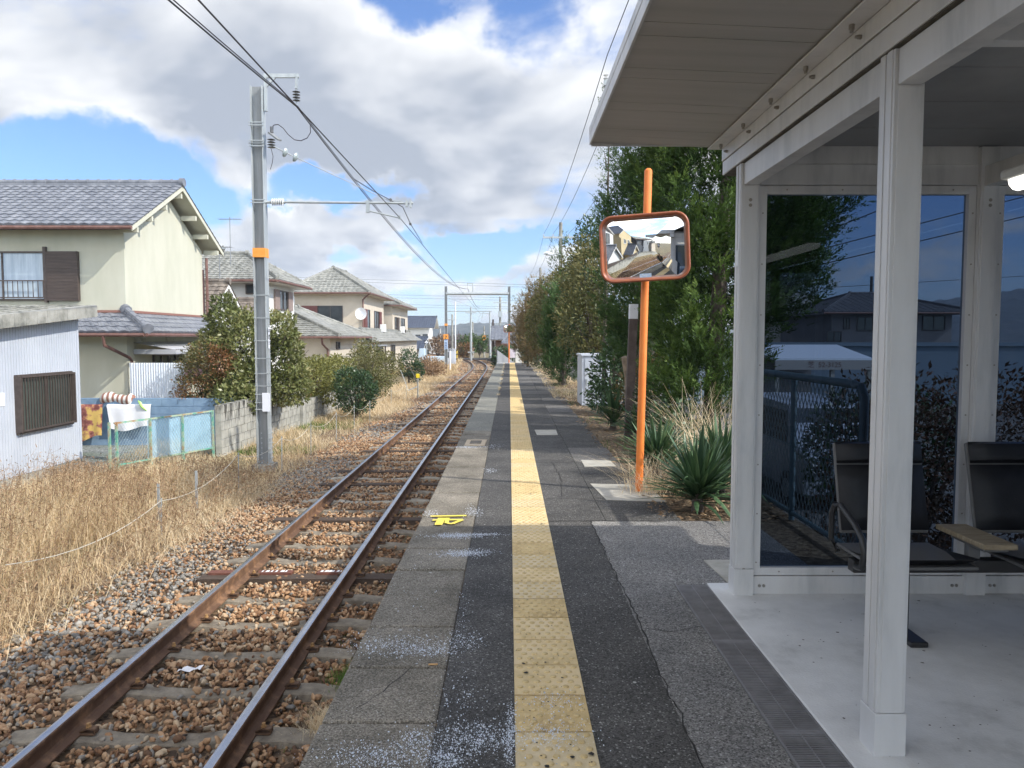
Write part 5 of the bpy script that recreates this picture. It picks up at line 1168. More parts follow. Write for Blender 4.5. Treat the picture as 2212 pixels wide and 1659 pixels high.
def far_signs():
    # orange 7 and blue white name plate on the left gantry leg
    c = at(963.3, 727.6, YG - .3); s = YG / 1650
    r = thing('number_sign', 'square orange sign with a black 7 fixed to the far gantry leg', 'sign', c); b = B(); plate(b, c, 10.5 * s, 11.6 * s); b.build('plate', m_orange, r); text_obj('digit', '7', 9.5 * s, c + Vector((0, -.03, -.06)), (R(90), 0, 0), m_black, r, .005)
    b = B(); b.box(c.x - .17, c.x + .17, c.y - .035, c.y - .02, c.z - .23, c.z - .195); b.build('underline', m_black, r)
    c = at(963.5, 744, YG - .3); r = thing('name_plate', 'tall pale blue name plate with dark blue characters under the orange 7', 'sign', c); b = B(); plate(b, c, 7.6 * s, 20.5 * s); b.build('plate', M('pale_blue_plate', (.5, .62, .78), rough=.5), r)
    text_obj('characters', '千\n塔\n踏\n切', 5.2 * s, c + Vector((0, -.03, .0)), (R(90), 0, 0), M('dark_blue_lettering', (.06, .12, .3)), r, .004)
    # diamond sign on a pole
    Y = 60; c = at(921.3, 739.5, Y); s = Y / 1650; r = thing('diamond_sign', 'black sign with four small white diamonds on a thin grey pole among the far shrubs', 'sign', (c.x, Y, ZG)); b = B(); plate(b, c, 8.5 * s, 8.5 * s); b.build('plate', m_black, r)
    b = B(); d = 2.0 * s
    for ox, oz in ((0, 1), (0, -1), (1, 0), (-1, 0)): q = Vector((c.x + ox * d * 1.05, Y - .02, c.z + oz * d * 1.05)); b.face([q + Vector((d, 0, 0)), q + Vector((0, 0, d)), q - Vector((d, 0, 0)), q - Vector((0, 0, d))])
    b.build('diamonds', m_sign, r); b = B(); b.tube([(c.x, Y, ZG), (c.x, Y, c.z)], .04, 8); b.build('pole', m_galv, r)
    # round crossing signal marker
    Y = 58; c = at(972.3, 754.5, Y); s = Y / 1650; r = thing('crossing_marker', 'small square black marker with a white crossed disc on a white pole', 'sign', (c.x, Y, ZG)); b = B(); plate(b, c, 6 * s, 6 * s); b.build('plate', m_black, r)
    b = B(); b.tube([(c.x, Y - .02, c.z), (c.x, Y - .035, c.z)], 2.2 * s, 16); b.build('disc', m_sign, r); b = B(); k = 1.3 * s; b.beam((c.x - k, Y - .04, c.z - k), (c.x + k, Y - .04, c.z + k), .01, .03); b.beam((c.x - k, Y - .045, c.z + k), (c.x + k, Y - .045, c.z - k), .01, .03); b.build('cross', m_black, r)
    b = B(); b.tube([(c.x, Y, ZG), (c.x, Y, c.z - 3 * s)], .06, 8); b.build('pole', m_sign, r)
    # relay cabinets
    for px, w, y0, Y, lab, nm in ((975, 11, 755, 70, 'large pale grey trackside relay cabinet behind the far gantry leg', 'relay_cabinet'),):
        s = Y / 1650; z1 = at(px, y0, Y).z; x = at(px, y0, Y).x; r = thing(nm, lab, 'cabinet', (x, Y, ZG)); m = M('pale_grey_cabinet', (.5, .53, .58), (.56, .59, .64), 3, .5)
        b = B(); b.box(x - 14 * s, x + 9 * s, Y - .5, Y + .5, ZG + .3, z1); b.build('body', m, r, bevel=.02); b = B(); b.box(x - 14.5 * s, x + 9.5 * s, Y - .56, Y + .56, z1, z1 + .06); b.build('lid', m, r); b = B(); b.box(x - 10.5 * s, x - 4.5 * s, Y - .52, Y - .505, z1 - .75, z1 - .2); b.build('window', m_pane, r)
    # orange level crossing gear
    x = at(984, 772, 84).x; r = thing('crossing_gate', 'yellow and black striped level crossing barrier machine', 'crossing gate', (x, 84, -1.2)); b = B(); b.box(x - .25, x + .25, 83.7, 84.2, -1.3, .2); b.build('machine', M('yellow_paint_worn', (.55, .38, .05), (.65, .46, .1), 4), r); b = B()
    for z in (-.9, -.4, .05): b.beam((x - .27, 83.68, z - .08), (x + .27, 83.68, z + .12), .02, .12)
    b.build('stripe', m_black, r); b = B(); b.tube([(x, 84, .2), (x, 84, 5.4)], .07, 8); b.build('pole', m_sign, r)
    # yellow marker in the grass
    c = at(902.4, 812, 33); r = thing('marker_post', 'small bright yellow marker on a short grey post in the dry grass', 'marker', (c.x, 33, ZG)); b = B(); plate(b, c, .15, .18, .08); b.build('marker_head', M('bright_yellow', (.8, .62, .02), rough=.5), r, bevel=.015); b = B(); b.tube([(c.x, 33, ZG), (c.x, 33, c.z - .09)], .035, 8); b.build('post', m_concw, r)
    b = B(); q = at(882, 812, 36); b.add([q + Vector(v) for v in ((-.4, 0, .35), (.1, .02, .45), (.5, 0, -.5), (0, 0, -.7), (-.37, 0.02, .32), (.08, .04, .42), (.45, .02, -.47), (-.0, 0.02, -.66))], [(0, 1, 5, 4), (1, 2, 6, 5), (2, 3, 7, 6), (3, 0, 4, 7)]); tag(b.build('tilted_frame', m_galv), 'bare rusty grey metal frame leaning in the dry grass', 'metal frame')
far_signs()
def util_pole(px, ptop, Y, label, arms=((12, 1.6),), rad=.12, zb=-1.6, box=None, mat=None, name='utility_pole'):
    p = at(px, ptop, Y); r = thing(name, label, 'utility pole', (p.x, Y, zb)); b = B(); b.tube([(p.x, Y, zb), (p.x, Y, p.z)], [rad * 1.25, rad * .85], 10); b.build('pole', mat or m_concw, r, smooth=True)
    for dz, w in arms:
        z = p.z - dz; b = B(); b.box(p.x - w / 2, p.x + w / 2, Y - .14, Y - .06, z - .05, z + .05); a = b.build('crossarm', m_galv, r)
        b = B()
        for k in (-.48, -.22, .22, .48): insulator(b, (p.x + w * k, Y - .1, z + .06), (0, 0, 1), 2, .05, .06)
        b.build('insulator', m_insu, a)
    if box: dz, w, h, mt = box; b = B(); b.box(p.x - w / 2, p.x + w / 2, Y - .35, Y - .1, p.z - dz - h, p.z - dz); b.build('equipment_box', mt, r)
    return r, p
util_pole(1211.5, 480.6, 40, 'concrete utility pole rising over the brown-leaved trees with a street lamp', ((.78, 1.85),), .105)
r1 = bpy.data.objects['utility_pole']
b = B(); c = at(1185, 550, 40); b.tube([(c.x + .6, 39.9, c.z - .02), (c.x + .25, 39.8, c.z)], .03, 6); l = b.build('lamp_arm', m_galv, r1); b = B(); b.tube([c + Vector((-.28, 0, .05)), c + Vector((-.1, 0, .07)), c + Vector((.2, 0, 0)), c + Vector((.3, 0, -.03))], [.03, .1, .1, .03], 10); b.build('lamp_head', M('lamp_cover', (.8, .82, .84), rough=.3), l, smooth=True)
util_pole(1167.5, 578.4, 66, 'utility pole farther along with an iron bracket at its crossarm', ((.8, 1.9), (1.9, 1.0)), .12)
util_pole(1409, 70, 14.5, 'nearest utility pole, its dark shaft showing between the conifers and its arm beside the canopy', ((.95, 1.8),), .10, zb=-1.2, mat=M('dark_weathered_pole', (.08, .07, .06), (.15, .13, .12), 3))
for k, (x, lab) in enumerate(((-.88, 'outermost power line left of the canopy edge'), (-.4, 'second power line left of the canopy edge'), (.4, 'third power line running above the trees'), (.88, 'power line farthest over the trees'))):
    wire('power_line', lab, [(2.69 + x, -14, 6.82), (2.69 + x, 14.4, 6.72), (2.69 + x, 39.9, 6.9), (2.69 + x, 65.9, 6.95)], .008, sag=.35, n=10, group='power lines along the platform')
m_pk = M('pale_pole', (.42, .42, .4), (.5, .5, .48), 3)
util_pole(976.8, 679, 95, 'thin utility pole with one crossarm between the 7 sign and the gantry middle', ((.7, 1.1),), .12)
util_pole(1017.2, 664, 85, 'tall grey utility pole right in the gantry middle', ((.6, 1.2), (5.0, .7)), .12, mat=m_galv)
util_pole(1020.8, 695, 110, 'short dark utility pole just behind the tall one in the gantry middle', (), .13)
util_pole(1046, 704.7, 120, 'thin utility pole carrying an orange box', (), .12, box=(1.4, .6, .75, m_orange))
util_pole(1065, 690, 90, 'bare dark pole left of the far grey tiled house', (), .12, mat=M('brown_pole', (.08, .06, .05)))
util_pole(1080.5, 641, 90, 'tall utility pole with a transformer near the right gantry leg', ((.7, 1.6), (3.2, 1.2)), .14, box=(1.7, .5, .7, m_galv))
util_pole(951, 710, 130, 'short pale pole behind the far white house', (), .14, mat=m_pk)
util_pole(482.5, 531, 62, 'utility pole with crossarms above the roof of the white house', ((1.2, 1.8), (.2, .5)), .14)
_, pp = util_pole(1058.6, 673, 100, 'far catenary mast with a long arm over the track', (), .13, mat=m_galv, name='catenary_mast')
b = B(); b.tube([(pp.x, 100, pp.z - .3), (pp.x - 1.0, 100, pp.z - .25), (pp.x - 1.05, 100, pp.z - .9)], .05, 6); b.build('arm', m_galv, bpy.data.objects['catenary_mast.001'])
for k, (y0, y1) in enumerate(((604, 617), (611, 622), (637, 646), (645, 651), (659, 665), (667, 669))):
    a, c = at(560, y0 - 8, 72 + k * 4), at(1160, y1 - 1, 72 + k * 4); a0 = a + (a - c) * .8
    wire('cross_line', ['uppermost', 'second', 'third', 'fourth', 'fifth', 'lowest'][k] + ' of the thin lines crossing the sky behind the gantry', [a0, a, c, c + (c - a) * .6], .012, n=2, group='thin lines crossing the sky')
util_pole(1883, 597, 62, 'utility pole behind the big hip roofed house, seen through the shelter glass', ((1.4, 3.2),), .13, mat=M('dark_pole', (.06, .06, .06)))
for k, (x0, y0, x1, y1, lab) in enumerate(((1798, 494, 1907, 451, 'upper cable seen through the shelter glass'), (1774, 538, 2076, 460, 'middle cable seen through the shelter glass'), (1770, 572, 2075, 500, 'lower cable seen through the shelter glass'), (1773, 622, 2080, 604, 'lowest faint cable above the hip roof through the glass'))):
    a, c = at(x0, y0, 26), at(x1, y1, 26); wire('overhead_cable', lab, [a - (c - a) * 1.2, a, c, c + (c - a) * 2], .02 if k < 3 else .01, n=2, group='cables seen through the glass')
# ================================================================ CONVEX MIRRORS
m_mir = M('mirror_surface', (.86, .88, .88), rough=.015, metal=1); m_mpole = M('orange_pole_paint', (.78, .20, .035), (.82, .25, .05), 5, .45, .05, 60); m_mframe = M('orange_brown_frame', (.24, .065, .028), (.35, .105, .042), 6, .35)
def rrect(w, h, r, n=8):
    P = []
    for cx, cz, a0 in ((w / 2 - r, h / 2 - r, 0), (-w / 2 + r, h / 2 - r, 90), (-w / 2 + r, -h / 2 + r, 180), (w / 2 - r, -h / 2 + r, 270)):
        for i in range(n + 1): a = R(a0 + 90 * i / n); P.append((cx + r * math.cos(a), cz + r * math.sin(a)))
    return P
def mirror(base, tilt, ztop, c, w, h, yaw, pitch, roll, label, RR=2.7):
    base = Vector(base); r = thing('convex_mirror', label, 'convex mirror', base)
    b = B(); top = Vector((base.x + tilt, base.y, ztop)); b.tube([base - Vector((0, 0, .05)), top], .038, 16); b.tube([top, top + Vector((0, 0, .02))], [.038, .02], 16); b.build('pole', m_mpole, r, smooth=True)
    Mx = Matrix.Translation(Vector(c)) @ Matrix.Rotation(yaw, 4, 'Z') @ Matrix.Rotation(pitch, 4, 'X') @ Matrix.Rotation(roll, 4, 'Y')
    def f(x, y, z): return Mx @ Vector((x, y, z))
    rings = 28; P = rrect(w - .05, h - .05, .1, 10); b = B(); vs = [f(0, 0, 0)]; n = len(P)
    for i in range(1, rings + 1):
        for x, z in P: k = i / rings; vs.append(f(x * k, (x * x + z * z) * k * k / (2 * RR), z * k))
    b.add(vs, [(0, 1 + (j + 1) % n, 1 + j) for j in range(n)] + [(1 + i * n + j, 1 + i * n + (j + 1) % n, 1 + (i + 1) * n + (j + 1) % n, 1 + (i + 1) * n + j) for i in range(rings - 1) for j in range(n)]); b.build('mirror_face', m_mir, r, smooth='all')
    b = B(); Q = rrect(w, h, .12, 10); g = 1.0 if w > .7 else .5; prof = [(-.026 * g, .05), (-.026 * g, -.02), (-.010 * g, -.045), (.004 * g, -.045), (.010 * g, -.02), (.010 * g, .06), (-.3, .09)]; vs = []; k = len(prof)
    for (x, z) in Q:
        nx, nz = x - max(min(x, w / 2 - .12), -w / 2 + .12), z - max(min(z, h / 2 - .12), -h / 2 + .12); L = math.hypot(nx, nz) or 1; nx /= L; nz /= L
        for o, y in prof: vs.append(f(x + nx * o, y, z + nz * o) if o > -.2 else f(x * .4, y, z * .4))
    b.add(vs, [(j * k + i, ((j + 1) % len(Q)) * k + i, ((j + 1) % len(Q)) * k + i + 1, j * k + i + 1) for j in range(len(Q)) for i in range(k - 1)]); b.build('frame', m_mframe, r, smooth='all')
    b = B(); b.tube([f(0, .09, .15), f(0, .14, .15)], .03, 8); b.tube([f(0, .09, -.15), f(0, .14, -.15)], .03, 8); b.build('bracket', m_galv, r)
    if w > .7:
        b = B(); pts = [f(-.035, .03, h / 2 - .052), f(.035, .03, h / 2 - .052), f(.035, .03, h / 2 - .033), f(-.035, .03, h / 2 - .033)]; b.face(pts); b.build('maker_label', m_black, r)
        b = B(); b.face([f(-.055, .018, -h / 2 + .03), f(.055, .018, -h / 2 + .03), f(.055, .016, -h / 2 + .065), f(-.055, .016, -h / 2 + .065)]); b.build('caution_label', M('blue_white_label', (.3, .5, .72), (.7, .78, .84), 60), r)
    return r
mb = gnd(1380, 1062)
mc = at(1392, 535, 7.28); aim = Vector((0, 0, CAMZ)) - mc
MYAW = 0 * math.atan2(aim.x, -aim.y) * 1.0
mirror(mb, .06, at(1396, 368, 7.45).z, mc, .82, .615, math.atan2(-mc.x, mc.y) * -1 * -1 * 1.0 - R(3.8), R(4.2), R(-2.5), 'near orange framed convex mirror on an orange pole beside the platform')
m2 = gnd(1099.5, 781); m2.z = 0
mirror((m2.x, 47, -.05), 0, 2.3, at(1099, 710, 46.9), 22 * 47 / 1650, 16 * 47 / 1650, R(3), R(2), 0, 'small distant convex mirror on an orange pole at the far end of the platform')
# ================================================================ RIGHT SIDE: bed, fence, far buildings
def right_side():
    # pale handrail wall at the end of the platform
    b = B(); b.add([(-.75, 46.1, -1), (.4, 50, -1.4), (.4, 50, -.2), (-.75, 46.1, .75), (-.70, 46.1, -1), (.45, 50, -1.4), (.45, 50, -.2), (-.70, 46.1, .75)], [(0, 1, 2, 3), (7, 6, 5, 4), (3, 2, 6, 7), (0, 3, 7, 4), (1, 5, 6, 2)])
    tag(b.build('ramp_parapet', m_grey), 'grey sloping side panel of the ramp at the far platform end', 'ramp panel')
    b = B(); b.box(PE, .1, 45.2, 45.5, .004, .012); tag(b.build('edge_stripe', m_sign), 'white stripe painted across the far platform end', 'painted stripe')
    # trackside cabinet
    p = at(1257, 765, 17); x0 = p.x; r = thing('equipment_cabinet', 'pale grey metal cabinet half hidden by a dark leaved bush beside the platform', 'cabinet', (x0, 17, 0)); m = M('cabinet_grey', (.46, .49, .54), (.54, .57, .62), 2, .45)
    b = B(); b.box(x0, x0 + .62, 17, 18.1, 0, p.z - .05); bd = b.build('body', m, r, bevel=.01); b = B(); b.box(x0 - .02, x0 + .66, 16.97, 18.15, p.z - .05, p.z); b.build('lid', m, r, bevel=.008); b = B(); b.box(x0 + .07, x0 + .56, 16.985, 16.998, .05, p.z - .1); d = b.build('door', m, r); b = B(); b.box(x0 + .09, x0 + .12, 16.965, 16.984, .45, .6); b.build('handle', m_galv, d)
    # old wooden post with white top and a sawn stump
    p = at(1368, 657, 11.5); r = thing('signpost', 'weathered dark post with a white painted top behind the orange pole', 'post', (p.x, 11.5, 0)); b = B(); b.beam((p.x - .06, 11.5, -.05), (p.x, 11.5, p.z - .22), .12, .10, up=(0, 1, 0)); b.build('shaft', M('dark_old_wood', (.07, .05, .045), (.13, .10, .09), 6), r); b = B(); b.beam((p.x, 11.5, p.z - .22), (p.x + .004, 11.5, p.z), .125, .105, up=(0, 1, 0)); b.build('painted_top', m_sign, r)
    p = at(1352, 768, 12.2); b = B(); b.tube([(p.x + .12, 12.3, 0), (p.x + .08, 12.3, p.z - .35), (p.x + .02, 12.25, p.z - .02)], [.10, .085, .09], 10); tag(b.build('tree_stump', M('cut_trunk', (.16, .12, .09), (.34, .26, .18), 8)), 'tall sawn-off tree stump with a pale cut end beside the dark post', 'stump')
    # chain-link fence behind the shelter
    m_teal = M('teal_fence_pipe', (.10, .16, .18), (.15, .22, .24), 5, .5); r = thing('chain_link_fence', 'teal piped chain-link fence seen through the dark shelter glass', 'fence', (2.3, 5.05, 0))
    xs = 2.36; b = B(); b.tube([(xs, 5.05, -.05), (xs, 5.05, 1.12), (xs, 5.1, 1.19), (xs, 5.2, 1.2), (xs - .01, 7.0, 1.2)], .03, 10); b.build('pipe_frame', m_teal, r, smooth=True)
    for y in (6.3,): b = B(); b.tube([(xs, y, 0), (xs, y, 1.19)], .026, 8); b.build('post', m_teal, r)
    b = B(); b.tube([(xs, 5.05, .06), (xs, 7, .06)], .02, 8); b.tube([(xs, 5.05, .62), (xs, 7, .62)], .004, 4); b.build('bottom_rail', m_teal, r)
    b = B(); chain(b, (xs, 5.08), (xs, 7), .07, 1.18, .07, 1.18, .075, .006); b.build('wire_mesh', M('dull_mesh_wire', (.12, .15, .15), rough=.5), r)
    # road surface below the bank
    b = B(); b.box(2.43, 60, -10, 80, ZG - .3, ZG + .01); tag(b.build('side_road', m_asph_m), kind='structure')
    # house, carport, car beyond, seen through the glass
    Y = 48; a = at(1766, 675, Y); c = at(2074, 675, Y); r = thing('grey_hip_house', 'big dark grey two-storey house with a broad hip roof seen through the shelter glass', 'house', (a.x + 4, Y, ZG)); m_dg = M('dark_grey_wall', (.17, .16, .155), (.21, .20, .195), 1)
    walls(r, a.x + .9, c.x - .5, Y, Y + 9, ZG, a.z, m_dg); hip_roof(r, a.x, c.x + .4, Y - .9, Y + 10, a.z, at(1900, 636, Y + 4).z, a.x + 4, c.x - 3, Y + 4.5, Y + 4.5, M('slate_roof', (.08, .08, .085), (.12, .12, .13), 3), m_dg, tile=.45)
    for x0, x1, y0, y1 in ((1823, 1834, 688, 710), (1852, 1885, 686, 713), (1993, 2040, 684, 712), (1787, 1816, 717, 738)):
        p, q = at(x0, y1, Y), at(x1, y0, Y); window(r, 'y', Y, p.x, q.x, p.z, q.z)
    Y = 60; a = at(1690, 690, Y); r = thing('white_back_house', 'white house with grey roof left of the big hip roofed house through the glass', 'house', (a.x, Y, ZG)); c = at(1780, 690, Y); walls(r, a.x, c.x + 1, Y, Y + 8, ZG, a.z + .3, m_beige, None); hip_roof(r, a.x - .6, c.x + 2, Y - .8, Y + 9, a.z + .3, a.z + 2.2, a.x + 2, c.x, Y + 4, Y + 4, m_tilew, m_beige, tile=.4)
    p, q = at(1742, 728, Y), at(1768, 706, Y); window(r, 'y', Y, p.x, q.x, p.z, q.z, pane=M('brown_blind', (.3, .2, .12)), fm=m_sign)
    # carport with white roof
    Y = 24; a = at(1674, 760, Y); c = at(1886, 778, Y); r = thing('carport', 'white roofed carport seen through the shelter glass behind the fence', 'carport', (a.x, Y, ZG))
    b = B(); b.add([(a.x, Y, c.z), (c.x, Y, c.z), (c.x + 1, Y + 5, a.z + .12), (a.x, Y + 5, a.z + .12), (a.x, Y, c.z + .06), (c.x, Y, c.z + .06), (c.x + 1, Y + 5, a.z + .18), (a.x, Y + 5, a.z + .18)], [(3, 2, 1, 0), (4, 5, 6, 7), (0, 1, 5, 4), (1, 2, 6, 5), (2, 3, 7, 6), (3, 0, 4, 7)]); b.build('roof', M('carport_white', (.72, .76, .8), rough=.5), r)
    b = B(); b.box(a.x, c.x, Y - .05, Y - .01, c.z - .3, c.z); fb = b.build('fascia', M('carport_fascia', (.34, .32, .29)), r); text_obj('fascia_text', '芝  52-3125', .22, ((a.x + c.x) / 2, Y - .055, c.z - .15), (R(90), 0, 0), M('faded_red_letter', (.2, .12, .1)), fb, .002)
    for x in (a.x + .1, (a.x + c.x) / 2 + .3, c.x - .1): b = B(); b.box(x - .06, x + .06, Y + .02, Y + .14, ZG, c.z); b.build('post', m_concw, r)
    b = B(); b.box(a.x, c.x, Y + 4.9, Y + 5.0, ZG, c.z); b.build('back_wall', m_dg, r)
    b = B(); b.box(a.x - 2, a.x + 14, Y + 7, Y + 7.15, ZG, a.z + .1); b.box(a.x - 2, a.x + 14, Y + 6.9, Y + 7.25, a.z + .1, a.z + .25); tag(b.build('boundary_wall', M('blue_grey_wall', (.15, .2, .24))), 'long blue grey boundary wall beyond the carport', 'wall')
    # parked light van
    p = at(1765, 925, 13.0); x, y = p.x, 13.4; r = thing('parked_van', 'pale silver van parked below the fence, seen through the dark glass', 'van', (x, y, ZG)); m_car = M('silver_paint', (.5, .52, .54), rough=.25, metal=.5)
    b = B(); pr = [(-1.7, .25), (-1.72, .85), (-1.6, .95), (-1.25, 1.0), (-.75, 1.6), (1.4, 1.66), (1.65, 1.5), (1.7, .9), (1.7, .25)]; n = len(pr)
    vs = [(x - .72 + (.10 if z > 1.1 else 0), y + u, ZG + z) for u, z in pr] + [(x + .72 - (.10 if z > 1.1 else 0), y + u, ZG + z) for u, z in pr]; b.add(vs, [tuple(range(n)), tuple(range(2 * n - 1, n - 1, -1))] + [(i, n + i, n + (i + 1) % n, (i + 1) % n) for i in range(n)]); b.build('body', m_car, r, bevel=.04)
    b = B(); b.add([(x - .64, y - 1.19, ZG + 1.06), (x + .64, y - 1.19, ZG + 1.06), (x + .6, y - .80, ZG + 1.55), (x - .6, y - .80, ZG + 1.55)], [(0, 1, 2, 3)]); b.add([(x - .73, y - 1.0, ZG + 1.0), (x - .73, y + 1.5, ZG + 1.0), (x - .65, y + 1.45, ZG + 1.5), (x - .65, y - .72, ZG + 1.5)], [(0, 1, 2, 3)]); b.build('window', m_pane, r)
    for u in (-1.1, 1.1):
        for sx in (-.68, .68): b = B(); b.tube([(x + sx - .09, y + u, ZG + .28), (x + sx + .09, y + u, ZG + .28)], .28, 18); w = b.build('wheel', m_black, r); b = B(); b.tube([(x + sx - .1, y + u, ZG + .28), (x + sx + .1, y + u, ZG + .28)], .16, 12); b.build('rim', m_galv, w)
    for sx in (-.5, .5): b = B(); b.box(x + sx - .13, x + sx + .13, y - 1.755, y - 1.72, ZG + .62, ZG + .78); b.build('headlight', m_insu, r)
    # far houses past the platform end
    Y = 74; r = thing('far_grey_roof_house', 'house with a broad grey tiled roof behind the distant mirror', 'house', (0, Y, -1.6)); a = at(1084, 742, Y); c = at(1105, 712, Y + 4); walls(r, a.x + .6, 9, Y, Y + 8, -1.8, a.z, m_beige); hip_roof(r, a.x, 10, Y - .7, Y + 9, a.z, c.z, c.x, 7, Y + 4, Y + 4, m_tile, m_beige, tile=.4)
    Y = 86; a = at(1067, 728, Y); r = thing('far_brown_house', 'brown walled house with grey roof left of the transformer pole', 'house', (a.x, Y, -1.6)); walls(r, a.x + .2, a.x + 7, Y, Y + 7, -1.8, a.z - .2, M('brown_wall', (.2, .12, .08), (.26, .16, .11), 1)); gable_roof(r, a.x - .4, a.x + 8, Y - 1, Y + 8, a.z - .3, at(1080, 707, Y + 3).z, m_tile, m_beige, axis='X', tile=.4)
    Y = 54; a, c = at(1113.5, 733, Y), at(1127, 773, Y); r = thing('storage_locker', 'tall white storage locker at the far end of the platform', 'locker', (a.x, Y, c.z)); b = B(); b.box(a.x, c.x, Y, Y + .6, c.z - 1, a.z); b.build('body', m_white, r); b = B(); b.box(a.x + .03, c.x - .03, Y - .02, Y - .003, c.z, a.z - .06); d = b.build('door', m_white, r); b = B(); b.box(a.x + .06, a.x + .1, Y - .045, Y - .021, (a.z + c.z) / 2 - .1, (a.z + c.z) / 2 + .1); b.build('handle', m_black, d)
    Y = 55; a, c = at(1101.5, 753, Y), at(1113, 773, Y); r = thing('poster_board', 'faded white poster board beside the orange pole of the distant mirror', 'poster', (a.x, Y, c.z)); b = B(); b.box(a.x, c.x, Y, Y + .05, c.z, a.z); b.build('board', M('faded_poster', (.55, .5, .62), (.75, .7, .74), 5), r)
    for q in (.25, .75): b = B(); b.box(a.x + (c.x - a.x) * q - .03, a.x + (c.x - a.x) * q + .03, Y + .051, Y + .1, -1.5, a.z); b.build('post', m_galv, r)
    # level crossing road and a small pale blue pickup
    b = B(); b.box(-60, 30, 87, 92, -1.4, -.93); tag(b.build('crossing_road', m_asph_m), kind='structure')
    Y = 78; a = at(944, 776, Y); x = a.x; zb = -1.35; r = thing('pickup_truck', 'small pale blue pickup truck standing by the level crossing', 'pickup', (x, Y, zb)); m_pb = M('pale_blue_paint', (.5, .62, .72), rough=.35)
    b = B(); b.box(x - 1.2, x + 1.9, Y - .7, Y + .7, zb + .4, zb + .95); b.build('body', m_pb, r, bevel=.05); b = B(); b.add([(x - 1.9, Y - .7, zb + .4), (x - 1.9, Y + .7, zb + .4), (x - 1.2, Y + .7, zb + .4), (x - 1.2, Y - .7, zb + .4), (x - 1.75, Y - .62, zb + 1.75), (x - 1.75, Y + .62, zb + 1.75), (x - 1.2, Y + .62, zb + 1.75), (x - 1.2, Y - .62, zb + 1.75)], [(3, 2, 1, 0), (4, 5, 6, 7), (0, 1, 5, 4), (1, 2, 6, 5), (2, 3, 7, 6), (3, 0, 4, 7)]); b.build('cab', m_pb, r, bevel=.05)
    for u in (-1.2, 1.2): b = B(); b.tube([(x + u, Y - .75, zb + .3), (x + u, Y - .55, zb + .3)], .3, 16); w = b.build('wheel', m_black, r); b = B(); b.tube([(x + u, Y - .77, zb + .3), (x + u, Y - .7, zb + .3)], .16, 12); b.build('rim', m_sign, w)
right_side()
# ================================================================ VEGETATION
m_bark = M('grey_brown_bark', (.07, .055, .045), (.15, .12, .10), 12, .95, .8, 60)
g_con = tintmat('conifer_green', [(.010, .022, .007), (.026, .055, .013), (.09, .155, .03), (.24, .31, .075)], .6, .25)  # yellow-green top tone raised so the tips look sunlit
g_conb = tintmat('thuja_green', [(.012, .028, .010), (.032, .072, .022), (.075, .14, .04), (.14, .22, .07)], .6, .2)
g_conbr = tintmat('browning_cypress', [(.03, .035, .014), (.11, .085, .035), (.25, .18, .085), (.38, .28, .14)], .7, .25)
g_leafd = tintmat('dark_glossy_leaf', [(.012, .03, .012), (.03, .065, .025), (.06, .11, .04), (.12, .18, .07)], .35, .15, .5)
g_olive = tintmat('olive_brown_leaf', [(.03, .038, .014), (.09, .10, .03), (.20, .18, .065), (.33, .26, .13)], .5, .25, .4)
g_hedge = tintmat('dark_reddish_hedge_leaf', [(.02, .018, .01), (.06, .04, .02), (.13, .06, .035), (.10, .11, .04)], .5, .1, .3)
g_phot = tintmat('photinia_leaf', [(.03, .045, .015), (.09, .11, .03), (.19, .21, .07), (.33, .30, .13), (.36, .15, .07)], .35, .25, .5)
g_red = tintmat('reddish_leaf', [(.05, .05, .018), (.12, .12, .04), (.30, .13, .06), (.24, .22, .08)], .45, .25, .4)
g_yel = tintmat('yellow_green_leaf', [(.04, .05, .015), (.12, .13, .03), (.24, .23, .06), (.36, .30, .09)], .45, .25, .4)
g_dry = tintmat('dry_grass', [(.28, .18, .09), (.54, .39, .21), (.74, .58, .36), (.86, .74, .52)], .9, .3)
g_grn = tintmat('green_grass', [(.05, .09, .015), (.10, .19, .03), (.17, .28, .05)], .6, .3)
g_yuc = tintmat('yucca_leaf', [(.04, .08, .04), (.08, .15, .07), (.15, .23, .10), (.28, .34, .16)], .4, .1, .5)
g_twig = tintmat('brown_twig', [(.08, .05, .03), (.20, .125, .07), (.36, .24, .14), (.48, .35, .22)], .9, .1)
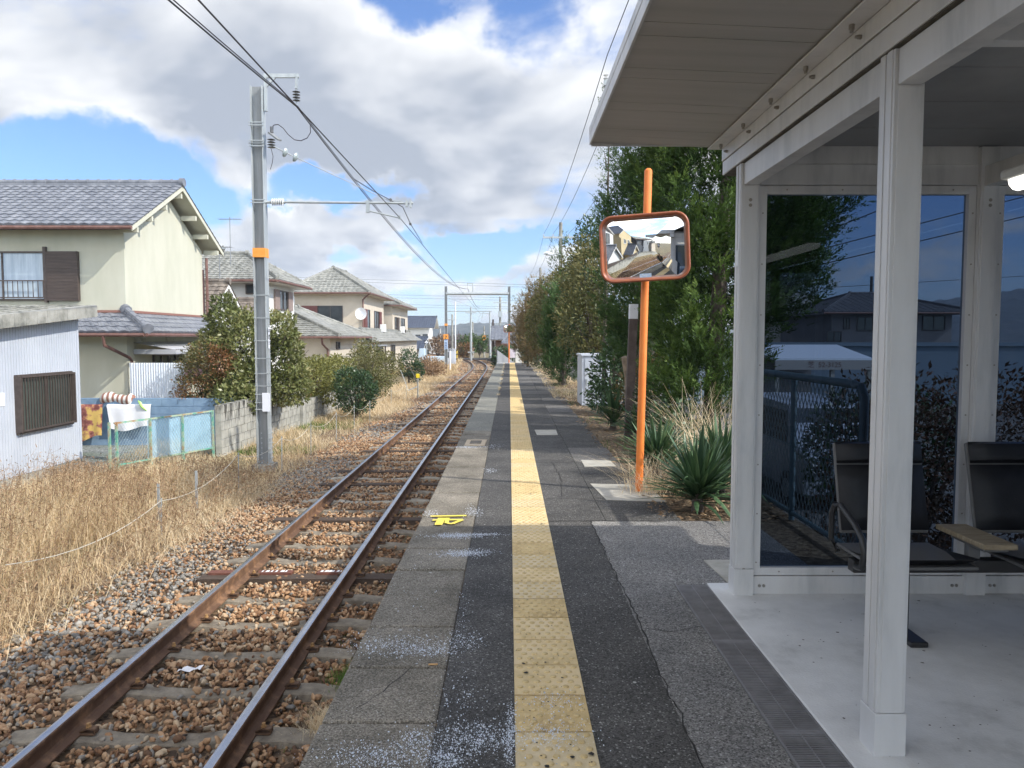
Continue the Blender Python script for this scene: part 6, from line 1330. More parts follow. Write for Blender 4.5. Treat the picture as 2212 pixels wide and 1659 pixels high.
def right_trees():
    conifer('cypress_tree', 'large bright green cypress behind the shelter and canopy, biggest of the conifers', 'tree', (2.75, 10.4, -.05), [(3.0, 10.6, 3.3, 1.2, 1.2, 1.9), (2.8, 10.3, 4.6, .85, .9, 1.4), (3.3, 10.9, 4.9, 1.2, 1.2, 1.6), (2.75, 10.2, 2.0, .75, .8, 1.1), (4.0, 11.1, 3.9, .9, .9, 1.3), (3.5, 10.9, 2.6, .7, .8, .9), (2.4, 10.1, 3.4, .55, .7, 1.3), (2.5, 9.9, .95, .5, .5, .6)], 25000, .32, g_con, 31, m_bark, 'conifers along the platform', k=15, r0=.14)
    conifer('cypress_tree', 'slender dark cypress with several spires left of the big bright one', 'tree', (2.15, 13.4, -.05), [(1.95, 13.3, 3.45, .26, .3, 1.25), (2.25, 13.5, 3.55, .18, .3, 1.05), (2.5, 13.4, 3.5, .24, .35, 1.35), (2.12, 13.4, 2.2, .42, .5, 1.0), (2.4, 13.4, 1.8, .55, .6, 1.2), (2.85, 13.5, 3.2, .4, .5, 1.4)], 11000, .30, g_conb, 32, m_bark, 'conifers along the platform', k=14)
    conifer('sparse_cypress', 'tall sparse cypress whose thin top shows left of the canopy edge', 'tree', (1.95, 15.8, -.05), [(1.98, 15.8, 5.4, .12, .12, 1.3), (2.1, 15.8, 3, .3, .3, 1.5)], 300, .28, g_con, 33, m_bark, 'conifers along the platform', k=12, r0=.05)
    conifer('thuja_shrub', 'dense dark green column shaped thuja beside the grey cabinet', 'tree', (1.72, 24.2, 0), [(1.75, 24.2, 1.15, .60, .6, 1.15), (1.7, 24.2, 2.1, .42, .45, .95), (1.95, 24.3, 1.9, .4, .4, .9)], 6500, .34, g_conb, 34, m_bark, 'conifers along the platform', k=14)
    conifer('cypress_spire', 'narrow twisted green cypress spire in front of the street lamp pole', 'tree', (1.75, 25.6, 0), [(1.72, 25.6, 4.3, .16, .16, .55), (1.62, 25.6, 3.6, .22, .22, .7), (1.9, 25.6, 3.2, .25, .25, .8)], 420, .28, g_con, 35, m_bark, 'conifers along the platform', k=14, r0=.05)
    conifer('browning_cypress', 'half dead brown cypress farther along the platform', 'tree', (1.7, 36, -.05), [(1.35, 36, 2.4, .75, .8, 1.5), (2.1, 36.5, 2.8, .8, .8, 1.6), (1.3, 35.8, 1.2, .75, .7, 1.0), (.95, 36.8, 1.6, .5, .6, 1.2), (1.9, 35.4, 1.4, .6, .6, 1.1)], 8500, .38, g_conbr, 36, m_bark, 'conifers along the platform', k=13)
    conifer('browning_cypress', 'brown and green cypress, last of the row at the platform end', 'tree', (1.5, 41.5, -.05), [(1.3, 41.5, 2.2, .7, .9, 1.6), (.9, 42, 1.5, .6, .9, 1.3), (2.2, 41, 2.8, .9, .9, 1.5)], 5500, .38, g_conbr, 37, m_bark, 'conifers along the platform', k=13)
    broadleaf('evergreen_shrub', 'dark evergreen shrub at the foot of the last brown cypress', 'shrub', (.95, 39.5, -.02), [(.95, 39.5, .9, .45, .6, .8), (1.4, 39, .7, .5, .6, .7), (.8, 41, 1.5, .4, .6, 1.0)], 3500, .10, g_leafd, 38, m_bark)
    broadleaf('broadleaf_tree', 'wide olive brown leaved tree behind the near mirror', 'tree', (2.2, 19.5, -.05), [(2.05, 19.6, 3.0, .85, .9, 1.0), (2.9, 19.8, 2.6, 1.0, .9, 1.3), (1.9, 19.2, 1.9, .8, .8, .9), (2.8, 19.0, 1.4, .9, .8, 1.0), (2.2, 20.2, 3.3, .6, .7, .6)], 15000, .095, g_olive, 41, m_bark, depth=.5, aspect=.4)
    broadleaf('broadleaf_tree', 'fresh yellow green leaved tree top standing over the olive brown tree', 'tree', (2.45, 22.2, -.05), [(2.35, 22.2, 4.35, .45, .5, .65), (2.5, 22.3, 3.6, .6, .6, .6), (2.0, 22, 3.4, .45, .5, .5)], 3400, .10, g_leafd, 42, m_bark, depth=.6)
    broadleaf('broadleaf_tree', 'green leaved tree with drooping boughs behind the cabinet', 'tree', (2.4, 21.0, -.05), [(2.1, 20.9, 1.9, .7, .7, .8), (2.6, 21, 1.2, .8, .7, .9), (1.95, 21.2, 2.8, .5, .6, .6)], 6500, .10, g_leafd, 43, m_bark, depth=.5)
    broadleaf('broadleaf_tree', 'brown green leaved tree between the two browning cypresses and the thuja', 'tree', (1.7, 30, -.05), [(1.6, 30, 2.6, .7, .8, 1.2), (1.9, 29.5, 1.5, .7, .8, 1.1), (1.15, 31, 2.0, .5, .7, 1.0), (2.2, 29, 3.3, .7, .7, .9)], 8500, .12, g_olive, 44, m_bark, depth=.5)
    broadleaf('sparse_tree', 'nearly bare tree with few leaves poking out left of the browning cypress', 'tree', (.9, 44, -.05), [(.7, 44, 2.9, .8, .8, 1.1), (.4, 44.5, 1.9, .5, .6, .9)], 900, .10, g_olive, 45, m_bark, depth=.9)
    broadleaf('dark_leaf_bush', 'bush with dark glossy leaves hanging over the grey cabinet', 'bush', (2.05, 15.4, 0), [(2.0, 15.4, .75, .42, .45, .5), (2.3, 15.5, 1.15, .4, .45, .55), (1.85, 15.1, .35, .35, .35, .3)], 3000, .085, g_leafd, 46, m_bark)
    broadleaf('red_leaf_bush', 'low bush with reddish leaves beside the sawn stump', 'bush', (2.1, 12.6, 0), [(2.05, 12.6, .6, .35, .35, .35), (2.3, 12.4, .9, .3, .3, .4)], 900, .075, g_red, 47, m_bark, depth=.8)
    broadleaf('creeper_bush', 'dark evergreen undergrowth at the foot of the big cypress', 'bush', (2.05, 9.6, 0), [(2.05, 9.5, .35, .35, .6, .4), (2.1, 11, .5, .3, .6, .5)], 2200, .07, g_leafd, 48, m_bark, depth=.7)
    # behind the glass
    broadleaf('red_leaf_hedge', 'tall hedge with reddish leaves behind the shelter glass', 'hedge', (3.6, 6.9, ZG), [(3.55, 7.0, .45, .75, .5, .75), (4.4, 7.0, .55, .8, .5, .75), (5.3, 7.1, .5, .8, .5, .7), (3.4, 6.9, -.4, .7, .5, .6), (4.4, 6.9, -.5, .8, .5, .6)], 15000, .05, g_hedge, 49, m_bark, depth=.5)
    broadleaf('dark_leaf_bush', 'dark green bush in front of the carport, seen through the glass', 'bush', (4.3, 9.5, ZG), [(4.3, 9.5, 0, .6, .6, .8), (5.0, 9.5, .2, .6, .6, .7)], 3500, .09, g_leafd, 50, m_bark)
right_trees()
def yucca(x, y, n, L, label, seed, z=0):
    rng = np.random.default_rng(seed); r = thing('yucca', label, 'yucca', (x, y, z), group='yuccas in the planting bed')
    az = rng.random(n) * 6.283; el = R(8) + (R(82) - R(8)) * rng.random(n) ** .8; V = []; F = []; T = []
    for i in range(n):
        d = Vector((math.cos(az[i]) * math.cos(el[i]), math.sin(az[i]) * math.cos(el[i]), math.sin(el[i]))); s = Vector((-math.sin(az[i]), math.cos(az[i]), 0)); u = d.cross(s) * -1
        l = L * (.7 + .45 * rng.random()); w = .019 * (.7 + .6 * rng.random()); dr = .10 + .30 * rng.random() ** 2 + (.5 if rng.random() < .12 else 0); sd = rng.normal() * .06; base = Vector((0, 0, .06 + .12 * rng.random())); o = len(V); tt = rng.random() * .7
        for j in range(6):
            t = j / 5; c = base + d * l * t - Vector((0, 0, 1)) * (l * dr * t * t * math.cos(el[i])) + s * (sd * l * t * t); ww = w * (.7 + 1.1 * t) if t < .35 else w * 1.1 * (1 - ((t - .35) / .65) ** 2.2) + .0008
            V += [c - s * ww, c - u * ww * .35, c + s * ww]; T += [tt, tt * .6, tt + .3 * (rng.random() < .3)]
        for j in range(5):
            for k in range(2): a = o + j * 3 + k; F.append((a, a + 1, a + 4, a + 3))
    npmesh('leaf_rosette', [tuple(v) for v in V], F, g_yuc, r, np.clip(T, 0, 1)); b = B(); b.tube([(0, 0, -.03), (0, 0, .2)], [.06, .04], 8); b.build('stem', m_bark, r, local=True)
yucca(1.66, 6.65, 210, .60, 'big yucca with a full rosette right next to the shelter corner post', 61)
yucca(2.05, 7.35, 150, .66, 'yucca squeezed between the shelter post and the dry pampas tuft', 62)
yucca(1.62, 8.3, 130, .60, 'yucca behind the foot of the orange mirror pole', 63)
yucca(1.72, 12.6, 120, .62, 'farthest yucca in front of the dark leaved bush and cabinet', 64)
yucca(1.9, 11.2, 80, .5, 'yucca just left behind the orange mirror pole', 65)
def tuft(name, label, x, y, n, H, lean, mat, seed, z=0, wd=.006, rad=.12, cat='grass tuft', kind=None, bias=(0, 0), group=None, tlo=.3):
    rng = np.random.default_rng(seed); P = np.stack([x + rng.normal(size=n) * rad, y + rng.normal(size=n) * rad, np.full(n, z)], 1); V, F, k = blades(rng, P, H * (.5 + .7 * rng.random(n)), lean, wd, 4, bias)
    o = npmesh(name, V, F, mat, None, np.repeat(np.clip(tlo + .7 * rng.random(n), 0, 1), k)); return tag(o, label, cat, group, kind)
tuft('pampas_tuft', 'tall tuft of dry tan pampas grass arching over the yuccas', 2.15, 8.9, 170, .95, .9, g_dry, 71, wd=.007, tlo=.4)
tuft('pampas_tuft', 'bundle of dry bent stalks right against the shelter post', 2.2, 7.9, 170, .9, .7, g_dry, 72, wd=.008, tlo=.45)
tuft('dry_twigs', 'tangle of fallen dry twigs at the foot of the orange mirror pole', 1.42, 7.45, 320, .42, 1.6, g_dry, 73, wd=.004, rad=.14, cat='twigs', tlo=.5)
tuft('green_tuft', 'bright green grass tuft growing between the right rail and the platform', -1.13, 5.62, 1500, .10, .7, g_grn, 74, z=-1.07, wd=.004, rad=.085)
tuft('dry_tuft', 'small dry grass tuft between the right rail and the platform, nearest the camera', -1.17, 4.95, 1300, .11, 1.0, g_dry, 75, z=-1.07, wd=.003, rad=.09, tlo=.45)
# broken dead flower spike
def grasses():
    rng = np.random.default_rng(80); L = []
    def add(n, xr, yr, H, lean, wd, tlo, thi, zf, dens=None, bias=(0, 0), segs=3):
        x = rng.uniform(*xr, n); y = yr[0] + (yr[1] - yr[0]) * rng.random(n) ** 1.25
        if dens is not None: k = rng.random(n) < dens(x, y); x, y = x[k], y[k]
        m = len(x); h = H(x, y) * (.35 + .8 * rng.random(m) + .5 * (rng.random(m) < .04)); P = np.stack([x, y, zf(x, y)], 1); V, F, k = blades(rng, P, h, lean, wd * (1 + y / 25), segs, bias)
        L.append((V, F, np.repeat(np.clip(tlo + (thi - tlo) * rng.random(m) + .12 * np.sin(x * 1.7 + y * .8), 0, 1), k)))
    zl = lambda x, y: np.full_like(x, ZG + .01)
    def edge(y): return -4.05 + .22 * np.sin(y * .7) + .12 * np.sin(y * 2.1)
    hump = lambda x, y: .20 + .66 * np.clip((edge(y) - x) / 1.3, 0, 1) * np.clip((x + 8.9) / 1.6, .12, 1) * np.clip((y - 5.5) / 6.5, .5, 1) * np.clip((15.0 - y) / 5.0, .14, 1) * (.72 + .3 * np.sin(x * 1.9 + y * 1.3) + .28 * np.sin(x * 4.3 - y * 3.1))
    dn = lambda x, y: np.clip((edge(y) - x) / .5, 0, 1)
    # rank weeds along the line
    def soft(x, y): return dn(x, y) * (.35 + .65 * (np.sin(x * 2.3 + 1) * np.sin(y * 1.9) > -.25))
    add(38000, (-8.5, -3.8), (3.5, 15), hump, .8, .0048, .35, 1, zl, soft, (.12, .05))
    add(16000, (-8.7, -3.8), (3.5, 15), lambda x, y: .16 + .05 * np.sin(x * 5), 1.3, .0045, .2, .9, zl, dn)
    add(24000, (-8.8, -3.9), (13, 30), lambda x, y: .22 + .12 * np.sin(x * 2 + y), .9, .0055, .3, 1, zl, dn)
    add(26000, (-6.6, -3.6), (24, 60), lambda x, y: .26 + .12 * np.sin(x * 1.3 + y * .7), .9, .008, .3, 1, zl, lambda x, y: (x < edge(y) + .3) * (x > -6.2))
    add(9000, (-9, -3.4), (55, 84), lambda x, y: .45 + .3 * np.sin(x * 1.3 + y * .7), .8, .02, .15, .9, lambda x, y: np.full_like(x, -1.3), lambda x, y: (x < -4.0 - np.clip((y - 55), 0, 99) * .04) * 1.)
    add(5000, (-30, -8.8), (28, 60), lambda x, y: .3 + 0 * x, .8, .012, .2, .9, zl)
    V, F, T = merge(L); tag(npmesh('dry_grass', V, F, g_dry, None, T), 'dry tan grass and rank weeds along the left of the track', 'dry grass', kind='stuff')
    L.clear()
    # fallen blades beside the ballast
    add(3500, (-4.5, -3.3), (3, 16), lambda x, y: .38 + 0 * x, 2.2, .0035, .5, 1, lambda x, y: zl(x, y) + .05, lambda x, y: np.clip((edge(y) + .55 - x), 0, 1), segs=2)
    # far right verge and platform cracks
    add(5200, (1.12, 2.35), (18, 46), lambda x, y: .10 + .08 * np.sin(y * 1.3), 1.1, .006, .45, 1, lambda x, y: np.full_like(x, -.01))
    add(900, (-.33, -.24), (20, 46), lambda x, y: .07 + 0 * x, .9, .006, .4, 1, lambda x, y: np.full_like(x, -.01), lambda x, y: np.sin(y * 2.3) > .2)
    add(5000, (-.7, 3.0), (46.2, 58), lambda x, y: .35 + .1 * np.sin(y), .9, .012, .5, 1, lambda x, y: np.full_like(x, -.6))
    V, F, T = merge(L); tag(npmesh('dry_grass', V, F, g_dry, None, T), 'sparse dry grass at the platform edges and ballast shoulder', 'dry grass', kind='stuff')
    L.clear()
    add(5000, (-6.3, -4.6), (17.5, 27), lambda x, y: .16 + 0 * x, .8, .006, 0, 1, zl, lambda x, y: np.sin(y * .9 - 1.0) > .1)
    add(1800, (-5.2, -3.9), (4, 11), lambda x, y: .09 + 0 * x, .8, .004, 0, .8, zl, lambda x, y: np.sin(y * 1.9) * np.sin(x * 4) > .3)
    add(1500, (-1.45, -.8), (2.2, 12), lambda x, y: .05 + 0 * x, .9, .003, 0, 1, lambda x, y: np.full_like(x, -1.085), lambda x, y: np.sin(y * 4.1) > .1)
    add(800, (1.3, 1.8), (9, 24), lambda x, y: .07 + 0 * x, 1, .005, 0, 1, lambda x, y: np.full_like(x, -.01), lambda x, y: np.sin(y * 1.9) > .4)
    V, F, T = merge(L); tag(npmesh('green_grass', V, F, g_grn, None, T), 'patches of short green grass by the block wall and ballast', 'green grass', kind='stuff')
    # brown branching weeds: stems with side twigs
    L.clear(); n = 2200; x = rng.uniform(-8.4, -4.0, n); y = 4 + 10.5 * rng.random(n); k = rng.random(n) < soft(x, y); x, y = x[k], y[k]; n = len(x); H = hump(x, y) * (1.0 + .35 * rng.random(n)) + .08
    az = rng.random(n) * 6.28; ln = .35 * rng.random(n); tip = np.stack([x + np.cos(az) * ln * H + .1 * H, y + np.sin(az) * ln * H, ZG + H], 1); base = np.stack([x, y, np.full(n, ZG)], 1)
    def sticks(A, C, w, t): 
        d = unit(C - A); s = unit(np.cross(d, rng.normal(size=d.shape))); q = s * w; return np.stack([A - q, A + q, C + q * .5, C - q * .5], 1).reshape(-1, 3), np.arange(len(A) * 4).reshape(-1, 4), np.repeat(t, 4)
    L.append(sticks(base, tip, .003, rng.random(n) * .6))
    for j in range(9):
        t = .35 + .62 * rng.random(n); A = base + (tip - base) * t[:, None]; C = A + unit(rng.normal(size=(n, 3)) * np.array([1, 1, .4]) + np.array([0, 0, .9])) * (.05 + .14 * rng.random(n))[:, None]; L.append(sticks(A, C, .0018, .2 + rng.random(n) * .6))
        A2 = C; C2 = A2 + rng.normal(size=(n, 3)) * .022; L.append(sticks(A2, C2, .006, .25 + rng.random(n) * .6))
    V, F, T = merge(L); tag(npmesh('brown_weeds', V, F, g_twig, None, np.clip(T, 0, 1)), 'dead brown branching weeds standing among the dry grass', 'dead weeds', kind='stuff')
    # litter under the trees
    n = 5000; P = np.stack([rng.uniform(1.25, 2.4, n), 6.3 + 25 * rng.random(n) ** 1.4, np.full(n, .0)], 1); P[:, 2] = -.004 + .012 * rng.random(n); D = unit(rng.normal(size=(n, 3)) * np.array([1, 1, .15])); N = np.tile(np.array([[0, 0, 1.]]), (n, 1)) + rng.normal(size=(n, 3)) * .3; Ls = .03 + .05 * rng.random(n)
    V, F = leafquads(P, D, N, Ls, Ls * .3); tag(npmesh('leaf_litter', V, F, g_twig, None, np.repeat(.3 + .7 * rng.random(n), 4)), 'fallen brown leaves and twigs littering the planting bed', 'leaf litter', kind='stuff')
    # far bare wood
    n = 26000; x = rng.uniform(-60, 25, n); y = rng.uniform(170, 260, n); z = -2.5 + (2.6 + .7 * np.sin(x * .35) + .5 * np.sin(x * .9 + y)) * rng.random(n) ** .7; A = np.stack([x, y, z], 1); C = A + unit(rng.normal(size=(n, 3)) * .6 + np.array([0, 0, 1])) * (1.0 + 1.2 * rng.random(n))[:, None]
    V, F, T = sticks(A, C, .10, np.clip(.15 + .5 * rng.random(n), 0, 1)); tag(npmesh('bare_wood', V, F, tintmat('bare_twigs', [(.05, .04, .038), (.11, .085, .075), (.17, .14, .12)], .9), None, T), 'far belt of bare brown winter trees below the hills', 'woodland', kind='stuff')
grasses()
def left_shrubs():
    G = 'shrubs behind the block wall'
    broadleaf('photinia_shrub', 'tall glossy yellow green shrub behind the steel mast', 'shrub', (-7.2, 20.8, ZG), [(-7.1, 20.4, 1.2, .85, .9, .95), (-6.4, 20.8, .8, .85, .8, .9), (-7.6, 20.5, 1.9, .45, .5, .7), (-6.3, 20.6, 1.65, .6, .6, .6), (-7.1, 20.0, .3, .9, .7, .7), (-6.0, 20.6, .25, .65, .6, .55), (-7.9, 20.5, 1.0, .6, .6, .7), (-6.9, 19.4, -.05, .7, .5, .4)], 24000, .115, g_phot, 91, m_bark, G, depth=.4, aspect=.42)
    broadleaf('red_leaf_shrub', 'red and orange leaved shrub beside the pink washing', 'shrub', (-8.0, 20.0, ZG), [(-7.85, 19.6, .75, .65, .5, .6), (-7.95, 19.6, .15, .65, .5, .5), (-7.4, 19.5, .9, .4, .4, .4)], 6500, .065, g_red, 92, m_bark, G, depth=.5)
    broadleaf('dark_shrub', 'dark green shrub low behind the wall between mast and red leaved shrub', 'shrub', (-7.4, 19.8, ZG), [(-7.3, 19.7, .1, .6, .5, .5), (-8.0, 19.7, -.35, .7, .4, .5)], 3500, .07, g_leafd, 93, m_bark, G)
    broadleaf('yellow_hedge', 'yellowish green hedge overhanging the lower block wall', 'hedge', (-6.6, 26, ZG), [(-6.5, 25.2, .1, .6, .9, .75), (-6.7, 27, .15, .7, 1.1, .75), (-6.7, 29, .1, .7, 1.1, .7), (-6.9, 31, .1, .7, 1.1, .7), (-6.0, 25.6, -.3, .45, .6, .45)], 11000, .095, g_yel, 94, m_bark, G)
    broadleaf('round_shrub', 'dense dark green rounded shrub at the end of the rope fence', 'shrub', (-4.95, 24.6, ZG), [(-4.95, 24.6, -.3, .66, .65, .72), (-5.2, 24.6, .05, .45, .5, .55), (-4.7, 24.5, -.1, .42, .45, .5)], 7000, .075, g_leafd, 95, m_bark, G)
    broadleaf('olive_shrub', 'tall loose olive brown shrub beyond the dark rounded one', 'shrub', (-6.2, 33, ZG), [(-6.1, 33, .2, .9, 1.3, .95), (-5.6, 34.5, .2, .8, 1.2, .8), (-6.6, 35.5, .5, .9, 1.2, .9), (-5.5, 31.5, -.3, .7, .9, .6)], 9000, .10, g_olive, 96, m_bark, G, depth=.7)
    broadleaf('small_green_shrub', 'small green bush below the diamond sign', 'shrub', (-5.8, 44, ZG), [(-5.8, 44, 0, .6, .7, .85), (-5.4, 44, -.4, .5, .6, .6)], 3000, .11, g_leafd, 97, m_bark, G)
    broadleaf('brown_shrub', 'brown leafless looking bush right of the diamond sign', 'shrub', (-5.0, 50, ZG), [(-4.9, 50, -.5, .8, 1.4, .6), (-5.6, 52, -.4, .8, 1.4, .7)], 3500, .12, g_twig, 98, m_bark, G, depth=.9)
    # far greenery round the crossing
    for i, (px, Y, h, mt, lab) in enumerate(((1010, 100, 2.2, g_con, 'dark pine by the tall pole beyond the crossing'), (1036, 104, 1.9, g_con, 'second dark pine beyond the crossing, near the orange box pole'), (1004, 96, .2, g_red, 'low dark red bush at the bend of the track'), (1095, 58, .2, g_leafd, 'green bush below the distant mirror'), (945, 96, 1.8, g_twig, 'bare reddish tree beside the far white house'))):
        p = at(px, 760, Y); s = 1.2 if h > 1 else .9; broadleaf('far_tree' if h > 1 else 'far_bush', lab, 'tree' if h > 1 else 'bush', (p.x, Y, -1.9), [(p.x, Y, h * .3 - .3, s, 1, .9), (p.x + .5, Y, h * .6, s * .7, .8, .8), (p.x - .6, Y, h * .5 - .2, s * .7, .8, .8)], 1600, .22, mt, 120 + i, m_bark, depth=.7)
left_shrubs()
# rope fence
def rope():
    pts = [(-4.75, 7.1, -.62), (-4.7, 10.2, -.68), (-4.72, 13.2, -.52), (-4.62, 15.4, -.52), (-4.6, 17.6, -.5), (-4.6, 20.2, -.5), (-4.55, 22.3, -.5), (-4.4, 24, -.5), (-4.5, 29, -.5), (-4.6, 34, -.5)]
    r = thing('rope_fence', 'white rope strung on thin posts through the dry grass left of the track', 'rope fence', (-4.7, 13, ZG)); b = B(); P = []
    for a, c in zip(pts[:-1], pts[1:]):
        for i in range(8): t = i / 8; q = Vector(a).lerp(Vector(c), t); q.z -= .16 * 4 * t * (1 - t); P.append(q)
    P.append(Vector(pts[-1])); b.tube(P, .0045, 6); b.build('rope', M('white_rope', (.5, .47, .40), rough=.9), r)
    for x, y, z in pts[1:]: b = B(); b.tube([(x, y, ZG - .05), (x + .01, y, z + .04)], .009, 6); b.build('post', m_galv, r)
    for x, y, h in ((-5.05, 10.9, .62), (-4.75, 11.5, .7)): b = B(); b.box(x - .015, x + .015, y - .015, y + .015, ZG, ZG + h); tag(b.build('marker_stake', m_galv), 'short grey stake in the dry grass, ' + ('left one of the pair' if h < .65 else 'right one of the pair'), 'stake', 'grey stakes in the grass')
rope()
# litter paper between the rails
b = B(); c = gnd(407, 1450, -1.055); rr = random.Random(2); vs = []
for i in range(6):
    for j in range(4): vs.append((c.x - .075 + i * .03 + j * .006, c.y - .035 + j * .025 + i * .006, c.z + .012 + .012 * math.sin(i * 1.7 + j * 2.1)))
b.add(vs, [(i * 4 + j, (i + 1) * 4 + j, (i + 1) * 4 + j + 1, i * 4 + j + 1) for i in range(5) for j in range(3)]); tag(b.build('paper_scrap', M('white_paper', (.8, .8, .82), rough=.8), smooth='all'), 'crumpled white paper lying between the rails', 'paper')
b = B(); c = gnd(935, 1437, .006); b.tube([c + Vector((-.02, 0, .004)), c + Vector((.022, .002, .004))], .0042, 8); tag(b.build('cigarette_butt', M('orange_filter', (.6, .35, .15))), 'tiny orange cigarette butt on a coping slab joint', 'cigarette butt')
# ================================================================ WHAT THE MIRROR SHOWS: behind the camera
def behind():
    for i, (y0, wm, lab, x1, ze) in enumerate(((-9.5, m_white, 'white gabled house behind the camera, seen at the left of the mirror', -10.2, 4.2), (-17.5, M('yellow_render', (.55, .44, .25), (.6, .49, .3), 1), 'yellow gabled house behind the camera, second from the left in the mirror', -9.8, 4.6))):
        r = thing('gabled_house', lab, 'house', (x1, y0, ZG)); walls(r, x1 - 7, x1, y0, y0 + 5.6, ZG, ze, wm, ze + 1.5); gable_roof(r, x1 - 7.4, x1 + .6, y0 - .6, y0 + 6.2, ze - .1, ze + 1.75, m_tiled if i else m_tile, m_white)
        window(r, 'x', x1, y0 + 1.2, y0 + 2.4, 2.2, 3.3, fm=m_sign); window(r, 'x', x1, y0 + 3.4, y0 + 4.4, 2.2, 3.3, fm=m_sign)
        walls(r, x1 + .01, x1 + 1.8, y0 + .6, y0 + 4.4, ZG, .9, wm, 1.8, name='annex_wall'); gable_roof(r, x1 + .02, x1 + 2.2, y0 + .2, y0 + 4.8, .85, 2.0, m_tiled if i else m_tile, m_white)
    r = thing('dark_house', 'dark grey boxy house behind the camera, right of the yellow house in the mirror', 'house', (-9.5, -26, ZG)); walls(r, -15, -9.3, -24.5, -20, ZG, 4.6, M('charcoal_siding', (.06, .065, .075))); walls(r, -14, -9.0, -30, -24.6, ZG, 4.2, m_grey, name='side_wall'); window(r, 'x', -9.3, -23.5, -22, 2.2, 3.5); window(r, 'x', -9.0, -28.5, -27, 2.2, 3.5); hip_roof(r, -15.5, -8.7, -31, -19.5, 4.65, 6.6, -12.3, -12.2, -26, -24, m_tilew, m_grey)
    r = thing('beige_far_block', 'beige house farther behind the camera in the mirror', 'house', (-9, -38, ZG)); walls(r, -14, -8.6, -40, -33, ZG, 2.6, m_beige); hip_roof(r, -14.5, -8, -40.6, -32.4, 2.6, 4.2, -11.3, -11.2, -38, -35, m_tilew, m_beige)
    block_wall('boundary_wall', -7.0, -34, 0, ZG, .2, 'grey boundary wall behind the camera seen in the mirror', m_stain)
    b = B()
    for i in range(40): b.box(-7.04, -6.96, -14 + i * .33, -13.7 + i * .33, .22, .8)
    b.box(-7.06, -7.045, -14, -.8, .3, .36); b.box(-7.06, -7.045, -14, -.8, .6, .66); tag(b.build('board_fence', m_brownw), 'dark brown board fence on top of the wall behind the camera', 'fence')
    broadleaf('mirror_bush', 'brown and yellow green bush beside the track behind the camera', 'bush', (-5.6, 2.0, ZG), [(-5.6, 1.5, -.4, .8, 1.3, .7), (-6.2, 3.8, -.3, .8, 1.2, .8), (-5.3, -1, -.6, .7, 1, .55)], 4500, .08, g_yel, 111, m_bark, depth=.7)
    broadleaf('mirror_bush', 'dark green bush left of the track behind the camera', 'bush', (-7.6, 5.6, ZG), [(-7.6, 5.4, 0, .9, 1.2, 1.0), (-7.9, 7, -.2, .8, 1.0, .8)], 4500, .08, g_leafd, 112, m_bark, depth=.7)
    rng = np.random.default_rng(77); n = 7000; P = np.stack([rng.uniform(-6.8, -3.9, n), rng.uniform(-30, 3.6, n), np.full(n, ZG)], 1); V, F, k = blades(rng, P, .3 * (.5 + rng.random(n)), .9, .009, 2); tag(npmesh('dry_grass', V, F, g_dry, None, np.repeat(.3 + .7 * rng.random(n), k)), 'dry grass beside the track behind the camera', 'dry grass', kind='stuff')
    n = 9000; x = rng.uniform(-4.2, -.8, n); o = stones('ballast_stones', rng, np.stack([x, rng.uniform(-25, 1.5, n), np.full(n, -1.085) + .03 * rng.random(n)], 1), .035 + .02 * rng.random(n), np.clip(.3 + .15 * rng.normal(size=n), 0, 1), m_stone); tag(o, 'brown ballast stones behind the camera', 'ballast', kind='stuff')
    r = thing('arrow_sign', 'square black sign with a white diamond by the track behind the camera', 'sign', (-3.9, -22, ZG)); b = B(); b.tube([(-3.9, -22, ZG), (-3.9, -22, 2.2)], .05, 8); b.build('pole', m_galv, r); b = B(); b.box(-4.2, -3.6, -21.95, -21.9, 1.5, 2.1); b.build('plate', m_black, r); b = B(); b.face([(-3.9, -21.89, 1.56), (-3.66, -21.89, 1.8), (-3.9, -21.89, 2.04), (-4.14, -21.89, 1.8)]); b.build('diamond', m_sign, r)
behind()
